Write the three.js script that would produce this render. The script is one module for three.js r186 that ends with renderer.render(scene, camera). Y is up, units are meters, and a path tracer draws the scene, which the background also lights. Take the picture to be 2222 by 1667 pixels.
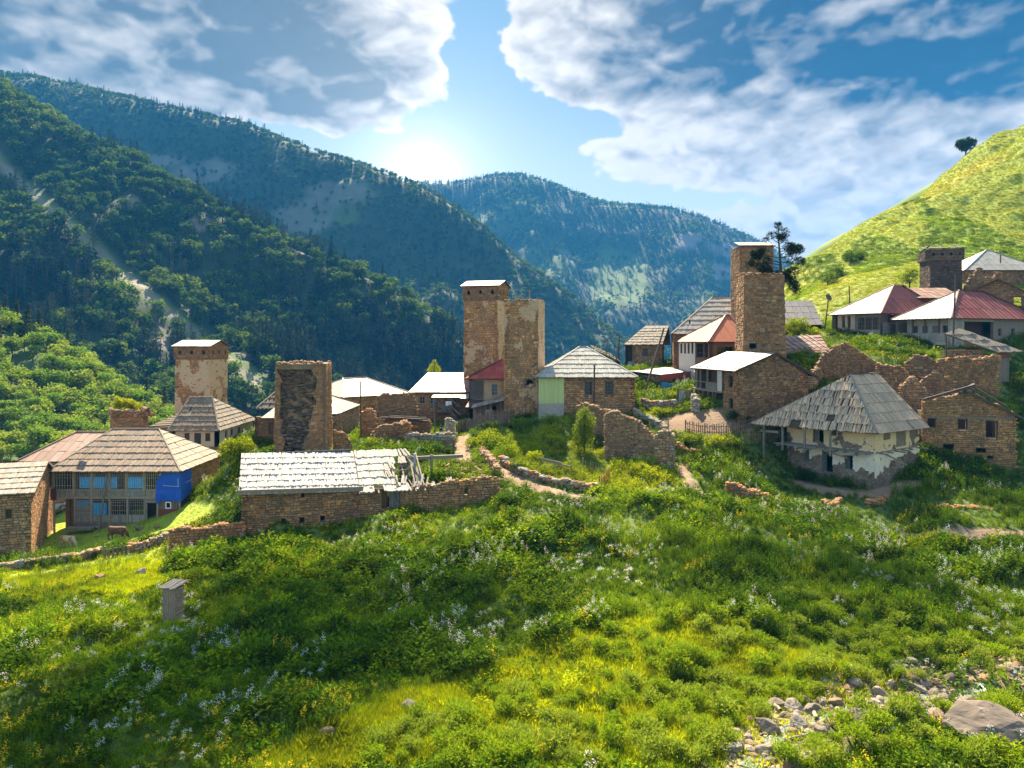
import * as THREE from 'three';
import { MarchingCubes } from 'three/addons/objects/MarchingCubes.js';

// ---------------------------------------------------------------- camera, sky, sun, exposure
const F = 1700, HZ = 740, CY = 30;                       // focal length and horizon row of a 2222 x 1667 picture, camera height
const scene = new THREE.Scene();
const camera = new THREE.PerspectiveCamera(2 * Math.atan(833.5 / F) * 180 / Math.PI, 2222 / 1667, 0.5, 9000);
camera.position.set(0, CY, 0);
camera.setViewOffset(2222, 1667, 0, 833.5 - HZ, 2222, 1667);
const renderer = new THREE.WebGLRenderer({ antialias: true });
renderer.toneMapping = THREE.LinearToneMapping;
renderer.toneMappingExposure = 4.55;
renderer.shadowMap.enabled = true;
const SUN_AZ = -7 * Math.PI / 180, SUN_EL = 46 * Math.PI / 180;
const sunDir = new THREE.Vector3(Math.sin(SUN_AZ) * Math.cos(SUN_EL), Math.sin(SUN_EL), -Math.cos(SUN_AZ) * Math.cos(SUN_EL));
const sun = new THREE.DirectionalLight(new THREE.Color(1.0, 0.85, 0.60), 5);
sun.position.copy(sunDir).multiplyScalar(900).add(new THREE.Vector3(0, 0, -90));
sun.target.position.set(0, 10, -90);
sun.castShadow = true; sun.shadow.mapSize.set(4096, 4096);
Object.assign(sun.shadow.camera, { left: -260, right: 260, top: 260, bottom: -260, near: 10, far: 2200 });
sun.shadow.radius = 1.2;
scene.add(sun, sun.target);
scene.fog = new THREE.FogExp2(new THREE.Color(0.06, 0.40, 1.0), 0.00015);

// ---------------------------------------------------------------- small tools
let seed = 7;
const rnd = () => { seed = (seed + 0x6D2B79F5) | 0; let t = Math.imul(seed ^ (seed >>> 15), 1 | seed); t = (t + Math.imul(t ^ (t >>> 7), 61 | t)) ^ t; return ((t ^ (t >>> 14)) >>> 0) / 4294967296; };
const reseed = (s) => { seed = s | 0; };
const rr = (a, b) => a + (b - a) * rnd();
const pick = (a) => a[Math.floor(rnd() * a.length)];
const clamp = THREE.MathUtils.clamp, lerp = THREE.MathUtils.lerp;
const sst = (a, b, x) => { const t = clamp((x - a) / (b - a), 0, 1); return t * t * (3 - 2 * t); };
const V3 = (x, y, z) => new THREE.Vector3(x, y, z);
const hash = (x, y, z) => { let h = Math.imul(x, 374761393) ^ Math.imul(y, 668265263) ^ Math.imul(z, 2147483647 - 1640531526); h = Math.imul(h ^ (h >>> 13), 1274126177); h ^= h >>> 16; return (h >>> 0) / 4294967296; };
const n3 = (x, y, z) => {
  const xi = Math.floor(x), yi = Math.floor(y), zi = Math.floor(z); let a = x - xi, b = y - yi, c = z - zi;
  a = a * a * (3 - 2 * a); b = b * b * (3 - 2 * b); c = c * c * (3 - 2 * c);
  const l = (p, q, t) => p + (q - p) * t;
  return l(l(l(hash(xi, yi, zi), hash(xi + 1, yi, zi), a), l(hash(xi, yi + 1, zi), hash(xi + 1, yi + 1, zi), a), b),
    l(l(hash(xi, yi, zi + 1), hash(xi + 1, yi, zi + 1), a), l(hash(xi, yi + 1, zi + 1), hash(xi + 1, yi + 1, zi + 1), a), b), c);
};
const fbm = (x, y, z, o = 4) => { let s = 0, a = 0.5, t = 0; for (let i = 0; i < o; i++) { s += a * n3(x, y, z); t += a; a *= 0.5; x = x * 2.03 + 17.1; y = y * 2.03 + 5.3; z = z * 2.03 + 9.7; } return s / t; };
const at = (px, py, d) => V3((px - 1111) * d / F, CY - (py - HZ) * d / F, -d);      // where a pixel of the photograph lies at a given depth
const gx = (px, d) => (px - 1111) * d / F;
const hex = (h) => { const c = new THREE.Color(h); return [c.r, c.g, c.b]; };
const tint = (c, k, w = 0) => [c[0] * k * (1 + w), c[1] * k, c[2] * k * (1 - w)];
const mixc = (a, b, t) => [lerp(a[0], b[0], t), lerp(a[1], b[1], t), lerp(a[2], b[2], t)];

const taken = new Map();
function numbered(name) { const n = taken.get(name) ?? 0; taken.set(name, n + 1); return n ? name + '_' + String(n).padStart(3, '0') : name; }
function tag(o, label, category, group, kind) {
  if (label) o.userData.label = label;
  if (category) o.userData.category = category;
  if (group) o.userData.group = group;
  if (kind || category) o.userData.kind = kind ?? 'thing';
  return o;
}
function top(o, name, label, category, group, kind) { o.name = numbered(name); tag(o, label, category, group, kind); o.traverse?.((m) => { if (m.isMesh) { m.castShadow = m.receiveShadow = true; } }); scene.add(o); return o; }

// ---------------------------------------------------------------- the sky: air and broken cloud, as a computed equirectangular map
function makeSky() {
  const W = 4096, H = 2048, data = new Float32Array(W * H * 4), D = 180 / Math.PI;
  // cloud masses [azimuth, elevation, half width, half height, weight, darkness], degrees
  const masses = [
    [-31, 21, 14, 6.5, 1.35, .95], [-21, 20.5, 9, 5, 1.35, 1.0], [-15, 18.2, 8, 3.2, 1.25, .9], [-7.6, 21.6, 5, 4.4, 1.35, .05], [-13, 16.4, 4, 1.8, .8, .6], [-24, 16.6, 5, 1.5, .9, .1], [-29, 17.6, 6, 2, .9, .6],
    [0.9, 23.5, 3.6, 3.6, 1.2, .12], [4, 22, 4, 3.6, 1.1, .25], [7, 20.4, 5, 3.2, 1.2, .3], [12, 18.6, 5, 2.6, 1.1, .55], [18, 20.5, 8, 4.4, 1.35, 1.05], [27, 20, 9, 4, 1.4, 1.2], [36, 20.5, 9, 4.6, 1.3, 1.1], [16, 23.5, 9, 3, 1.1, .8], [31, 24, 8, 2, .6, .3], [10.5, 16.3, 3.4, 1.2, .8, .25],
    [8, 13.2, 5, 1.1, .95, .0], [15, 13.2, 7, 2.0, 1.1, .1], [23, 13.6, 8, 2.2, 1.15, .2], [32, 14.2, 7, 3, 1.15, .2], [18, 11.0, 6, 1.1, .95, .12], [28, 10.6, 7, 1.8, 1.0, .2],
    [12, 8.6, 3.6, .7, .8, .0], [18, 7.6, 6, 1.2, .95, .1], [25, 6.8, 6, 1.8, 1.0, .15], [-8.2, 14.9, 1.5, .6, .75, .0], [-13.6, 14.2, .9, .4, .8, .0], [3, 10.6, 2, .4, .4, 0], [20, 4.5, 7, 1, .8, .1], [10, 11.5, 4, .8, .7, .0], [24, 9, 7, 1.4, .9, .1], [15, 5.8, 5, .9, .8, .05], [30, 8, 6, 1.6, .9, .15],
  ];
  const holes = [[-2.7, 20, 1.9, 5.2, 1.2], [0.5, 14.6, 4.5, 3, 1.1], [-6, 12, 9, 2.4, .7], [7, 15.2, 3.4, 1.0, .6], [10, 9.6, 5, .8, .5], [3, 7, 7, 2.5, .8], [-2, 9, 8, 3, .6]];
  const gs = (a, e, m) => { const x = (a - m[0]) / m[2], y = (e - m[1]) / m[3], r = x * x + y * y; return r > 6 ? 0 : Math.exp(-r); };
  for (let row = 0; row < H; row++) {
    const el = ((row + 0.5) / H - 0.5) * 180;
    for (let col = 0; col < W; col++) {
      const i = (row * W + col) * 4; data[i + 3] = 1;
      if (el < -0.5) { data[i] = .2; data[i + 1] = .24; data[i + 2] = .24; continue; }
      const th = ((col + 0.5) / W - 0.5) * 2 * Math.PI, ce = Math.cos(el / D), x = Math.cos(th) * ce, y = Math.sin(el / D), z = Math.sin(th) * ce;
      let az = Math.atan2(x, -z) * D;
      // clear air
      const up = clamp(el / 60, 0, 1), k = Math.pow(1 - up, 3.2), glow = (a0, e0, s) => { const da = (az - a0) * ce, de = el - e0; return Math.exp(-(da * da + de * de) / (s * s)); };
      let r = lerp(.065, .36, k), g = lerp(.19, .43, k), b = lerp(.335, .455, k);
      const kk = sst(19, 5, el); r = lerp(r, .46, kk * .8); g = lerp(g, .49, kk * .8); b = lerp(b, .49, kk * .8);
      // the bright air round the sun, low over the saddle
      const gw = .5 * glow(-6.5, 11.4, 1.9) + .2 * glow(-6.5, 11.8, 3.6) + .12 * glow(-6.5, 12.2, 8) + .05 * glow(-6.5, 13, 17);
      // clouds
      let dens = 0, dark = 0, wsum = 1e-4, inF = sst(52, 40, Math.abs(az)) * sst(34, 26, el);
      if (inF > 0) {
        const q1 = fbm(az * .13, el * .24, 3.1, 4) - .5, q2 = fbm(az * .13 + 40, el * .24, 8.2, 4) - .5, a2 = az + q1 * 5, e2 = el + q2 * 3.2;
        for (const m of masses) { const w = gs(a2, e2, m) * m[4]; dens += w; dark += w * m[5]; wsum += w; }
        for (const h of holes) dens -= gs(a2, e2, h) * h[4];
      }
      const far = 1 / Math.max(y + .12, .12), cx = x * far, cz = z * far;
      const gen = (fbm(cx * 1.3 + 3, cz * 1.3, 1.7, 4) - .43) * 4.2;
      dark = lerp(.2, dark / wsum, inF); dens = lerp(gen, dens, inF);
      const wx = (fbm(az * .3, el * .5, 21, 3) - .5) * 3, det = fbm((az + wx) * .34 * ce, (el + wx * .4) * .62, 1.3, 5) - .5, fin = fbm((az + wx) * 1.25 * ce, el * 2.1, 5.9, 5) - .5;
      const v = dens + det * 1.7 + fin * .62 - .54, a = sst(-.05, .2, v), thick = sst(.1, 1.05, v);
      if (a > 0) {
        const big = fbm(az * .11 + 9, el * .26, 13, 3) - .5, relief = fbm((az + wx) * .62 * ce, (el + 1.1 + wx * .4) * 1.15, 1.3, 5) - fbm((az + wx) * .62 * ce, (el + wx * .4) * 1.15, 1.3, 5);
        const shade = clamp(dark * (.48 + .52 * thick) + big * 1.3 * dark + (fbm((az + wx) * .26, el * .62, 17, 4) - .5) * 1.5 * dark * thick + relief * .9 - fin * lerp(.34, .2, dark) - (1 - thick) * .22 + .03, 0, 1);
        const near = Math.exp(-((az + 6.5) ** 2 + (el - 13) ** 2) / 420), white = lerp(.47, .58, near), bl = sst(-8, 22, az) * inF;
        const cr = lerp(white, lerp(.074, .012, bl), shade), cg = lerp(white * lerp(.94, .96, inF), lerp(.110, .050, bl), shade), cb = lerp(white * lerp(.84, .92, inF), lerp(.145, .106, bl), shade);
        const t = .9 + .2 * fin;
        r = lerp(r, cr * t, a); g = lerp(g, cg * t, a); b = lerp(b, cb * t, a);
      }
      r += gw * 1.0; g += gw * .96; b += gw * .86;
      const s = .46 * lerp(1.62, 1, inF); data[i] = r * s; data[i + 1] = g * s; data[i + 2] = b * s;  // sky outside the view raised, and its clouds warmed, to fill shaded fronts
    }
  }
  const t = new THREE.DataTexture(data, W, H, THREE.RGBAFormat, THREE.FloatType);
  t.mapping = THREE.EquirectangularReflectionMapping; t.magFilter = THREE.LinearFilter; t.needsUpdate = true;
  return t;
}
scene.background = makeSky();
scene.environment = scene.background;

// ---------------------------------------------------------------- textures and materials
function tex(w, h, fn, srgb) {
  const d = new Uint8Array(w * h * 4);
  for (let y = 0; y < h; y++) for (let x = 0; x < w; x++) { const c = fn(x / w, y / h, x, y), i = (y * w + x) * 4; d[i] = clamp(c[0], 0, 1) * 255; d[i + 1] = clamp(c[1], 0, 1) * 255; d[i + 2] = clamp(c[2], 0, 1) * 255; d[i + 3] = 255; }
  const t = new THREE.DataTexture(d, w, h); t.wrapS = t.wrapT = THREE.RepeatWrapping; t.magFilter = THREE.LinearFilter; t.minFilter = THREE.LinearMipmapLinearFilter; t.generateMipmaps = true;
  if (srgb) t.colorSpace = THREE.SRGBColorSpace; t.needsUpdate = true; return t;
}
const wrapN = (u, v, s, z, o = 4) => {                       // noise that joins up with itself at the edges of a texture
  const a = fbm(u * s, v * s, z, o), b = fbm((u - 1) * s, v * s, z, o), c = fbm(u * s, (v - 1) * s, z, o), d = fbm((u - 1) * s, (v - 1) * s, z, o);
  return lerp(lerp(a, b, u), lerp(c, d, u), v);
};
const grainTex = tex(256, 256, (u, v) => { const n = wrapN(u, v, 14, 2.2, 4); return [n, n, n]; });
const mottleTex = tex(512, 512, (u, v) => { const n = .72 + .5 * (wrapN(u, v, 9, 5.5, 5) - .4), m = wrapN(u, v, 30, 9.1, 3); const k = n * (.86 + .28 * m); return [k, k * .985, k * .965]; }, true);
const woodTex = tex(256, 256, (u, v) => { const n = .66 + .62 * (wrapN(u, v * .12, 42, 4.4, 3) - .42) + .2 * (wrapN(u, v, 6, 1.2, 3) - .5); return [n, n, n * .985]; }, true);
const tinTex = tex(512, 512, (u, v) => { const n = wrapN(u, v, 7, 3.3, 5), s = sst(.56, .7, n); return [.94 - s * .28, .93 - s * .42, .92 - s * .52]; }, true);
const plasterTex = tex(1024, 512, (u, v) => { const n = wrapN(u, v, 10, 7.3, 5), m = wrapN(u, v, 40, 2.1, 3), k = .86 + .22 * (n - .45) + .14 * (m - .5); return [k, k * (.98 - .05 * sst(.5, .75, n)), k * (.95 - .1 * sst(.5, .75, n))]; }, true);
for (const t of [mottleTex, tinTex, plasterTex]) t.repeat.set(.33, .33);
const grainFine = grainTex.clone(); grainFine.repeat.set(1.2, 1.2); grainFine.needsUpdate = true;
const std = (o) => new THREE.MeshStandardMaterial({ vertexColors: true, roughness: .95, ...o });
const M = {
  stone: std({ map: mottleTex, bumpMap: grainFine, bumpScale: .05, roughness: .97 }),
  wood: std({ map: woodTex, bumpMap: grainTex, bumpScale: .008, roughness: .9 }),
  tin: std({ map: tinTex, color: 0xb4aea8, roughness: .62, metalness: .1 }),
  plaster: std({ map: plasterTex, bumpMap: grainFine, bumpScale: .012, roughness: .95 }),
  paint: std({ roughness: .6 }),
  cloth: std({ roughness: .85 }),
  dark: std({ roughness: 1 }),
  pane: new THREE.MeshPhysicalMaterial({ color: 0x9fb4c0, roughness: .08, transmission: 1, thickness: 0, ior: 1.45 }),
  rock: std({ map: mottleTex, bumpMap: grainFine, bumpScale: .04, roughness: .92 }),
  coat: std({ roughness: .8, bumpMap: grainFine, bumpScale: .006 }),
};
const leafMat = (tr) => new THREE.MeshPhysicalMaterial({ vertexColors: true, roughness: .85, transmission: tr, thickness: 0, side: THREE.DoubleSide, specularIntensity: .03 });
M.leaf = leafMat(.45); M.forest = leafMat(.32); M.grass = leafMat(.5); M.needle = leafMat(.2); M.flower = leafMat(.35);
M.ground = std({ roughness: 1, bumpMap: grainFine, bumpScale: .15 });
M.hill = std({ roughness: 1 });

// ---------------------------------------------------------------- geometry collector: triangles with colour and uv in metres
class Acc {
  constructor() { this.p = []; this.c = []; this.u = []; }
  tri(a, b, c, col, ua, ub, uc) { this.p.push(a.x, a.y, a.z, b.x, b.y, b.z, c.x, c.y, c.z); for (let i = 0; i < 3; i++) this.c.push(col[0], col[1], col[2]); this.u.push(...(ua ?? [a.x, a.y]), ...(ub ?? [b.x, b.y]), ...(uc ?? [c.x, c.y])); }
  quad(a, b, c, d, col, w, h) { const U = w !== undefined ? [[0, 0], [w, 0], [w, h], [0, h]] : []; this.tri(a, b, c, col, U[0], U[1], U[2]); this.tri(a, c, d, col, U[0], U[2], U[3]); }
  get n() { return this.p.length / 9; }
  geo() {
    const g = new THREE.BufferGeometry();
    g.setAttribute('position', new THREE.Float32BufferAttribute(this.p, 3)); g.setAttribute('color', new THREE.Float32BufferAttribute(this.c, 3)); g.setAttribute('uv', new THREE.Float32BufferAttribute(this.u, 2));
    g.computeVertexNormals(); return g;
  }
  // a box between two corners
  box(x0, y0, z0, x1, y1, z1, col) { this.beamBox(V3((x0 + x1) / 2, (y0 + y1) / 2, (z0 + z1) / 2), V3(Math.abs(x1 - x0) / 2, 0, 0), V3(0, Math.abs(y1 - y0) / 2, 0), V3(0, 0, Math.abs(z1 - z0) / 2), col); return this; }
  beamBox(c, A, B, C, col) {                                 // centre and three half axes (right handed)
    const v = (i, j, k) => V3(c.x + A.x * i + B.x * j + C.x * k, c.y + A.y * i + B.y * j + C.y * k, c.z + A.z * i + B.z * j + C.z * k), a = 2 * A.length(), b = 2 * B.length(), d = 2 * C.length(), o = rnd() * 3;
    const q = (p, r, s, t, w, h) => { const P = [p, r, s, t], U = [[o, o], [o + w, o], [o + w, o + h], [o, o + h]]; this.tri(P[0], P[1], P[2], col, U[0], U[1], U[2]); this.tri(P[0], P[2], P[3], col, U[0], U[2], U[3]); };
    q(v(-1, -1, 1), v(1, -1, 1), v(1, 1, 1), v(-1, 1, 1), a, b); q(v(1, -1, -1), v(-1, -1, -1), v(-1, 1, -1), v(1, 1, -1), a, b);
    q(v(1, -1, 1), v(1, -1, -1), v(1, 1, -1), v(1, 1, 1), d, b); q(v(-1, -1, -1), v(-1, -1, 1), v(-1, 1, 1), v(-1, 1, -1), d, b);
    q(v(-1, 1, 1), v(1, 1, 1), v(1, 1, -1), v(-1, 1, -1), a, d); q(v(-1, -1, -1), v(1, -1, -1), v(1, -1, 1), v(-1, -1, 1), a, d);
    return this;
  }
  beam(p, q, w, h, col, upv) {                               // a squared timber from p to q
    const d = q.clone().sub(p), L = d.length(); d.divideScalar(L);
    let up = upv ?? (Math.abs(d.y) > .9 ? V3(0, 0, 1) : V3(0, 1, 0)); const s = V3().crossVectors(d, up).normalize(); up = V3().crossVectors(s, d);
    return this.beamBox(p.clone().add(q).multiplyScalar(.5), s.multiplyScalar(w / 2), d.multiplyScalar(L / 2), up.multiplyScalar(h / 2), col);
  }
  prism(poly, P, n0, n1, inset, col) {                       // a plane polygon raised from n0 to n1; n1 may be a function of the point
    const k = poly.length; let cu = 0, cv = 0; for (const p of poly) { cu += p[0] / k; cv += p[1] / k; }
    const f1 = typeof n1 === 'function' ? n1 : () => n1;
    const lo = poly.map((p) => P.to(p[0], p[1], n0)), ti = poly.map((p) => [p[0] + (cu - p[0]) * inset, p[1] + (cv - p[1]) * inset]), hi = ti.map((p) => P.to(p[0], p[1], f1(p[0], p[1])));
    for (let i = 1; i < k - 1; i++) this.tri(hi[0], hi[i], hi[i + 1], col, ti[0], ti[i], ti[i + 1]);
    for (let i = 0; i < k; i++) { const j = (i + 1) % k; this.tri(lo[i], lo[j], hi[j], col, poly[i], poly[j], ti[j]); this.tri(lo[i], hi[j], hi[i], col, poly[i], ti[j], ti[i]); }
    return this;
  }
}
function mk(parent, name, acc, mat, label, kind) {           // one named part out of collected triangles (or a geometry)
  const m = new THREE.Mesh(acc.geo ? acc.geo() : acc, mat); m.name = name; m.castShadow = m.receiveShadow = true;
  if (label) m.userData.label = label; if (kind) m.userData.kind = kind;
  parent.add(m); return m;
}
class Plane {                                                 // a plane patch: origin, u along it, v up it, n out of it
  constructor(pts) {
    this.O = pts[0].clone(); this.U = pts[1].clone().sub(pts[0]).normalize();
    const r = pts[pts.length - 1].clone().sub(pts[0]); this.N = V3().crossVectors(this.U, r).normalize(); this.V = V3().crossVectors(this.N, this.U);
    this.poly = pts.map((p) => this.uv(p));
    this.us = this.poly.map((p) => p[0]); this.vs = this.poly.map((p) => p[1]);
    this.u0 = Math.min(...this.us); this.u1 = Math.max(...this.us); this.v0 = Math.min(...this.vs); this.v1 = Math.max(...this.vs);
  }
  uv(p) { const d = p.clone().sub(this.O); return [d.dot(this.U), d.dot(this.V)]; }
  to(u, v, n = 0) { const { O, U, V, N } = this; return V3(O.x + U.x * u + V.x * v + N.x * n, O.y + U.y * u + V.y * v + N.y * n, O.z + U.z * u + V.z * v + N.z * n); }
}
function clipPoly(poly, conv) {
  let out = poly;
  for (let i = 0; i < conv.length && out.length; i++) {
    const a = conv[i], b = conv[(i + 1) % conv.length], ex = b[0] - a[0], ey = b[1] - a[1], side = (p) => ex * (p[1] - a[1]) - ey * (p[0] - a[0]), nx = [];
    for (let j = 0; j < out.length; j++) {
      const p = out[j], q = out[(j + 1) % out.length], sp = side(p), sq = side(q);
      if (sp >= 0) nx.push(p);
      if ((sp >= 0) !== (sq >= 0)) { const t = sp / (sp - sq); nx.push([p[0] + (q[0] - p[0]) * t, p[1] + (q[1] - p[1]) * t]); }
    }
    out = nx;
  }
  return out;
}
const area = (p) => { let s = 0; for (let i = 0; i < p.length; i++) { const q = p[(i + 1) % p.length]; s += p[i][0] * q[1] - p[i][1] * q[0]; } return Math.abs(s / 2); };

// ---------------------------------------------------------------- ground: a sheet through surveyed points
const G_PTS = [
  [-300, 1667, 30], [0, 1667, 30], [550, 1667, 30], [1111, 1667, 29.5], [1700, 1667, 29], [2222, 1667, 29], [2700, 1667, 30],
  [-200, 1400, 44], [0, 1390, 44], [375, 1362, 46], [650, 1440, 40], [900, 1440, 40], [1300, 1400, 42], [1800, 1400, 42], [2222, 1380, 44], [1700, 1540, 34], [2222, 1510, 36],
  [-200, 1290, 60], [0, 1250, 62], [200, 1216, 66], [372, 1205, 62], [525, 1178, 63], [775, 1162, 64], [930, 1140, 64.5], [1085, 1100, 66], [850, 1122, 67], [930, 1120, 68.3], [1000, 1107, 69.3], [1075, 1090, 70], [960, 1040, 72.8], [960, 1005, 78], [600, 1320, 50], [900, 1270, 52], [1150, 1150, 62], [1300, 1215, 55], [1700, 1255, 52], [2222, 1230, 56],
  [-150, 1230, 72], [0, 1215, 69], [60, 1195, 74], [140, 1192, 73], [255, 1152, 76], [115, 1148, 78], [411, 1096, 78], [474, 1072, 90], [300, 1085, 92], [450, 1130, 72], [60, 1110, 92], [-100, 1110, 92],
  [500, 1030, 84], [545, 985, 85], [600, 985, 82], [720, 985, 83], [420, 968, 95], [560, 955, 100],
  [770, 968, 88], [850, 965, 89], [970, 965, 90], [1000, 985, 86], [1010, 940, 98], [1060, 925, 100], [940, 925, 108], [1120, 908, 98], [1270, 895, 95], [1377, 892, 96],
  [1050, 992, 82], [1150, 1005, 80], [1270, 978, 86], [1380, 1000, 82], [1080, 1024, 76], [1200, 1068, 72], [1320, 1090, 70], [1420, 1065, 74], [1500, 1085, 71], [1640, 1105, 70], [1760, 1112, 70], [2000, 1158, 66], [2222, 1150, 65.5],
  [1480, 985, 85], [1600, 1030, 80], [1710, 1015, 84], [1895, 1060, 76], [2000, 1022, 80], [2200, 1000, 84], [2300, 900, 95], [2222, 880, 96], [2100, 1090, 72],
  [1450, 900, 95], [1500, 905, 93], [1600, 905, 87.5], [1510, 882, 92], [1750, 905, 88], [1860, 835, 92], [1650, 770, 98], [1400, 805, 110], [1470, 846, 104.5], [1500, 842, 107], [1440, 842, 104], [1465, 794, 116], [1420, 796, 115], [1500, 850, 99], [1395, 865, 103], [1860, 745, 110], [2000, 765, 104], [2222, 775, 104], [2100, 800, 98],
  [1990, 640, 132], [2110, 640, 132], [2300, 640, 132], [1760, 705, 130], [1840, 690, 126],
  [1740, 640, 160], [1900, 560, 178], [2100, 520, 178], [2300, 510, 178], [1640, 650, 205], [1735, 600, 232], [1850, 520, 238], [1960, 444, 244], [2090, 357, 262], [2222, 287, 272], [2400, 200, 280], [2700, 150, 280],
  [1500, 760, 150], [1300, 850, 140], [1100, 890, 140], [900, 900, 140], [700, 930, 135], [450, 960, 130], [200, 1010, 130], [-100, 1050, 130],
  [1500, 860, 200], [1100, 960, 200], [600, 980, 200], [0, 1050, 200], [1550, 760, 250], [1200, 900, 290], [300, 950, 290],
].map(([px, py, d]) => at(px, py, d));
G_PTS.push(V3(-60, 12, 30), V3(0, 13, 30), V3(60, 13, 30), V3(0, 13, 0), V3(-40, 13, -5), V3(40, 13, -5));
G_PTS.push(V3(215, 90, -330), ...[[1500, 860, 170], [1575, 775, 172], [1612, 700, 190], [1550, 900, 230], [1625, 770, 230], [1668, 690, 226], [1600, 950, 300], [1690, 820, 300], [1500, 1100, 335], [1700, 900, 335], [1820, 780, 330], [1880, 640, 290], [1990, 560, 320]].map(([a, b, c]) => at(a, b, c)));
const MOUNDS = [];                                            // rounded humps of the weedy slope
{ reseed(5); const add = (p, r, h) => MOUNDS.push([p.x, p.z, r, h]);
  for (const [px, py, d, r, h] of [[1120, 1135, 62, 2.4, 1.1], [1180, 1120, 64, 2.2, 1.1], [1235, 1150, 60, 2.2, 1.2], [1150, 1180, 57, 2.4, 1.0], [1400, 1110, 66, 2.2, 1.2], [1460, 1112, 66, 2.2, 1.1], [1290, 1185, 56, 1.8, 1.1], [1060, 1160, 60, 2, .9], [1010, 1200, 56, 2.2, .8], [1550, 1130, 63, 2.4, .9], [1640, 1140, 62, 2.2, .8], [1060, 960, 94, 2.6, 1.2], [2060, 1190, 58, 2.4, 1.0], [2160, 1200, 57, 2.4, 1.2], [2222, 1260, 52, 2.4, 1.2], [2080, 1310, 48, 2, 1.0], [1500, 1050, 76, 1.8, .7], [1600, 1050, 76, 2, .8], [1380, 1040, 78, 2, .9], [700, 1520, 35, 1.5, .6]]) add(at(px, py, d), r, h);
  for (let i = 0; i < 260; i++) { const d = Math.sqrt(rr(28 * 28, 66 * 66)), px = rr(-60, 2280), p = at(px, 0, d); const q = HZ + (14.6 - 0) * F / d * 1.0; if (px < 372 && d > 56) continue; if (px > 600 && px < 1700 && d < 44 && rnd() < .75) continue; add(p, rr(.75, 1.7), rr(.4, 1.05)); } }
const bump = (x, z) => { let s = 0; for (const m of MOUNDS) { const a = x - m[0], b = z - m[1], r = (a * a + b * b) / (m[2] * m[2]); if (r < 2.2) s = Math.max(s, m[3] * Math.exp(-r * 1.6)); } return s; };
const ground = (() => {                                       // thin-plate spline through the points
  const n = G_PTS.length, S = n + 3, A = [], phi = (r2) => (r2 < 1e-9 ? 0 : .5 * r2 * Math.log(r2)), k = 1 / 50;
  for (let i = 0; i < S; i++) A.push(new Float64Array(S + 1));
  for (let i = 0; i < n; i++) {
    const p = G_PTS[i];
    for (let j = 0; j < n; j++) { const q = G_PTS[j]; A[i][j] = phi(((p.x - q.x) * k) ** 2 + ((p.z - q.z) * k) ** 2); }
    A[i][i] += .004; A[i][n] = A[n][i] = 1; A[i][n + 1] = A[n + 1][i] = p.x * k; A[i][n + 2] = A[n + 2][i] = p.z * k; A[i][S] = p.y;
  }
  for (let c = 0; c < S; c++) {
    let b = c; for (let r = c + 1; r < S; r++) if (Math.abs(A[r][c]) > Math.abs(A[b][c])) b = r;
    [A[c], A[b]] = [A[b], A[c]];
    for (let r = c + 1; r < S; r++) { const f = A[r][c] / A[c][c]; if (f) for (let q = c; q <= S; q++) A[r][q] -= f * A[c][q]; }
  }
  const w = new Float64Array(S);
  for (let c = S - 1; c >= 0; c--) { let s = A[c][S]; for (let q = c + 1; q < S; q++) s -= A[c][q] * w[q]; w[c] = s / A[c][c]; }
  const raw = (x, z) => { let s = w[n] + w[n + 1] * x * k + w[n + 2] * z * k; for (let j = 0; j < n; j++) { const q = G_PTS[j]; s += w[j] * phi(((x - q.x) * k) ** 2 + ((z - q.z) * k) ** 2); } return s; };
  const X0 = -170, Z0 = -340, ST = .75, NX = 628, NZ = 508, h = new Float32Array(NX * NZ);
  for (let j = 0; j < NZ; j++) for (let i = 0; i < NX; i++) {
    const x = X0 + i * ST, z = Z0 + j * ST, far = sst(-130, -220, z) * .8;
    h[j * NX + i] = raw(x, z) + (fbm(x * .28, z * .28, .5, 3) - .5) * (.5 + far * 2) + (fbm(x * .06, z * .06, 4.5, 3) - .5) * far * 9 + (n3(x * .9, z * .9, 2) - .5) * .16 + (z > -100 ? bump(x, z) : 0);
  }
  const f = (x, z) => { const a = clamp((x - X0) / ST, 0, NX - 1.001), b = clamp((z - Z0) / ST, 0, NZ - 1.001), i = Math.floor(a), j = Math.floor(b), s = a - i, t = b - j, o = j * NX + i; return lerp(lerp(h[o], h[o + 1], s), lerp(h[o + NX], h[o + NX + 1], s), t); };
  return Object.assign(f, { X0, Z0, ST, NX, NZ, h });
})();
const gat = (px, d) => { const x = gx(px, d); return V3(x, ground(x, -d), -d); };           // the ground below a pixel column at a depth
const proj = (x, y, z) => [1111 + x * F / -z, HZ - (y - CY) * F / -z];
const inPoly = (poly, x, y) => { let c = false; for (let i = 0, j = poly.length - 1; i < poly.length; j = i++) { const a = poly[i], b = poly[j]; if ((a[1] > y) !== (b[1] > y) && x < (b[0] - a[0]) * (y - a[1]) / (b[1] - a[1]) + a[0]) c = !c; } return c; };
const onGround = (px, py) => {                                // first ground point along the ray through a pixel
  const sx = (px - 1111) / F, sy = -(py - HZ) / F; let p = 20;
  for (let d = 22; d < 300; d += .5) { if (CY + sy * d < ground(sx * d, -d)) { let a = p, b = d; for (let i = 0; i < 12; i++) { const m = (a + b) / 2; if (CY + sy * m < ground(sx * m, -m)) b = m; else a = m; } return V3(sx * b, ground(sx * b, -b), -b); } p = d; }
  return V3(sx * p, ground(sx * p, -p), -p);
};
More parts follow.
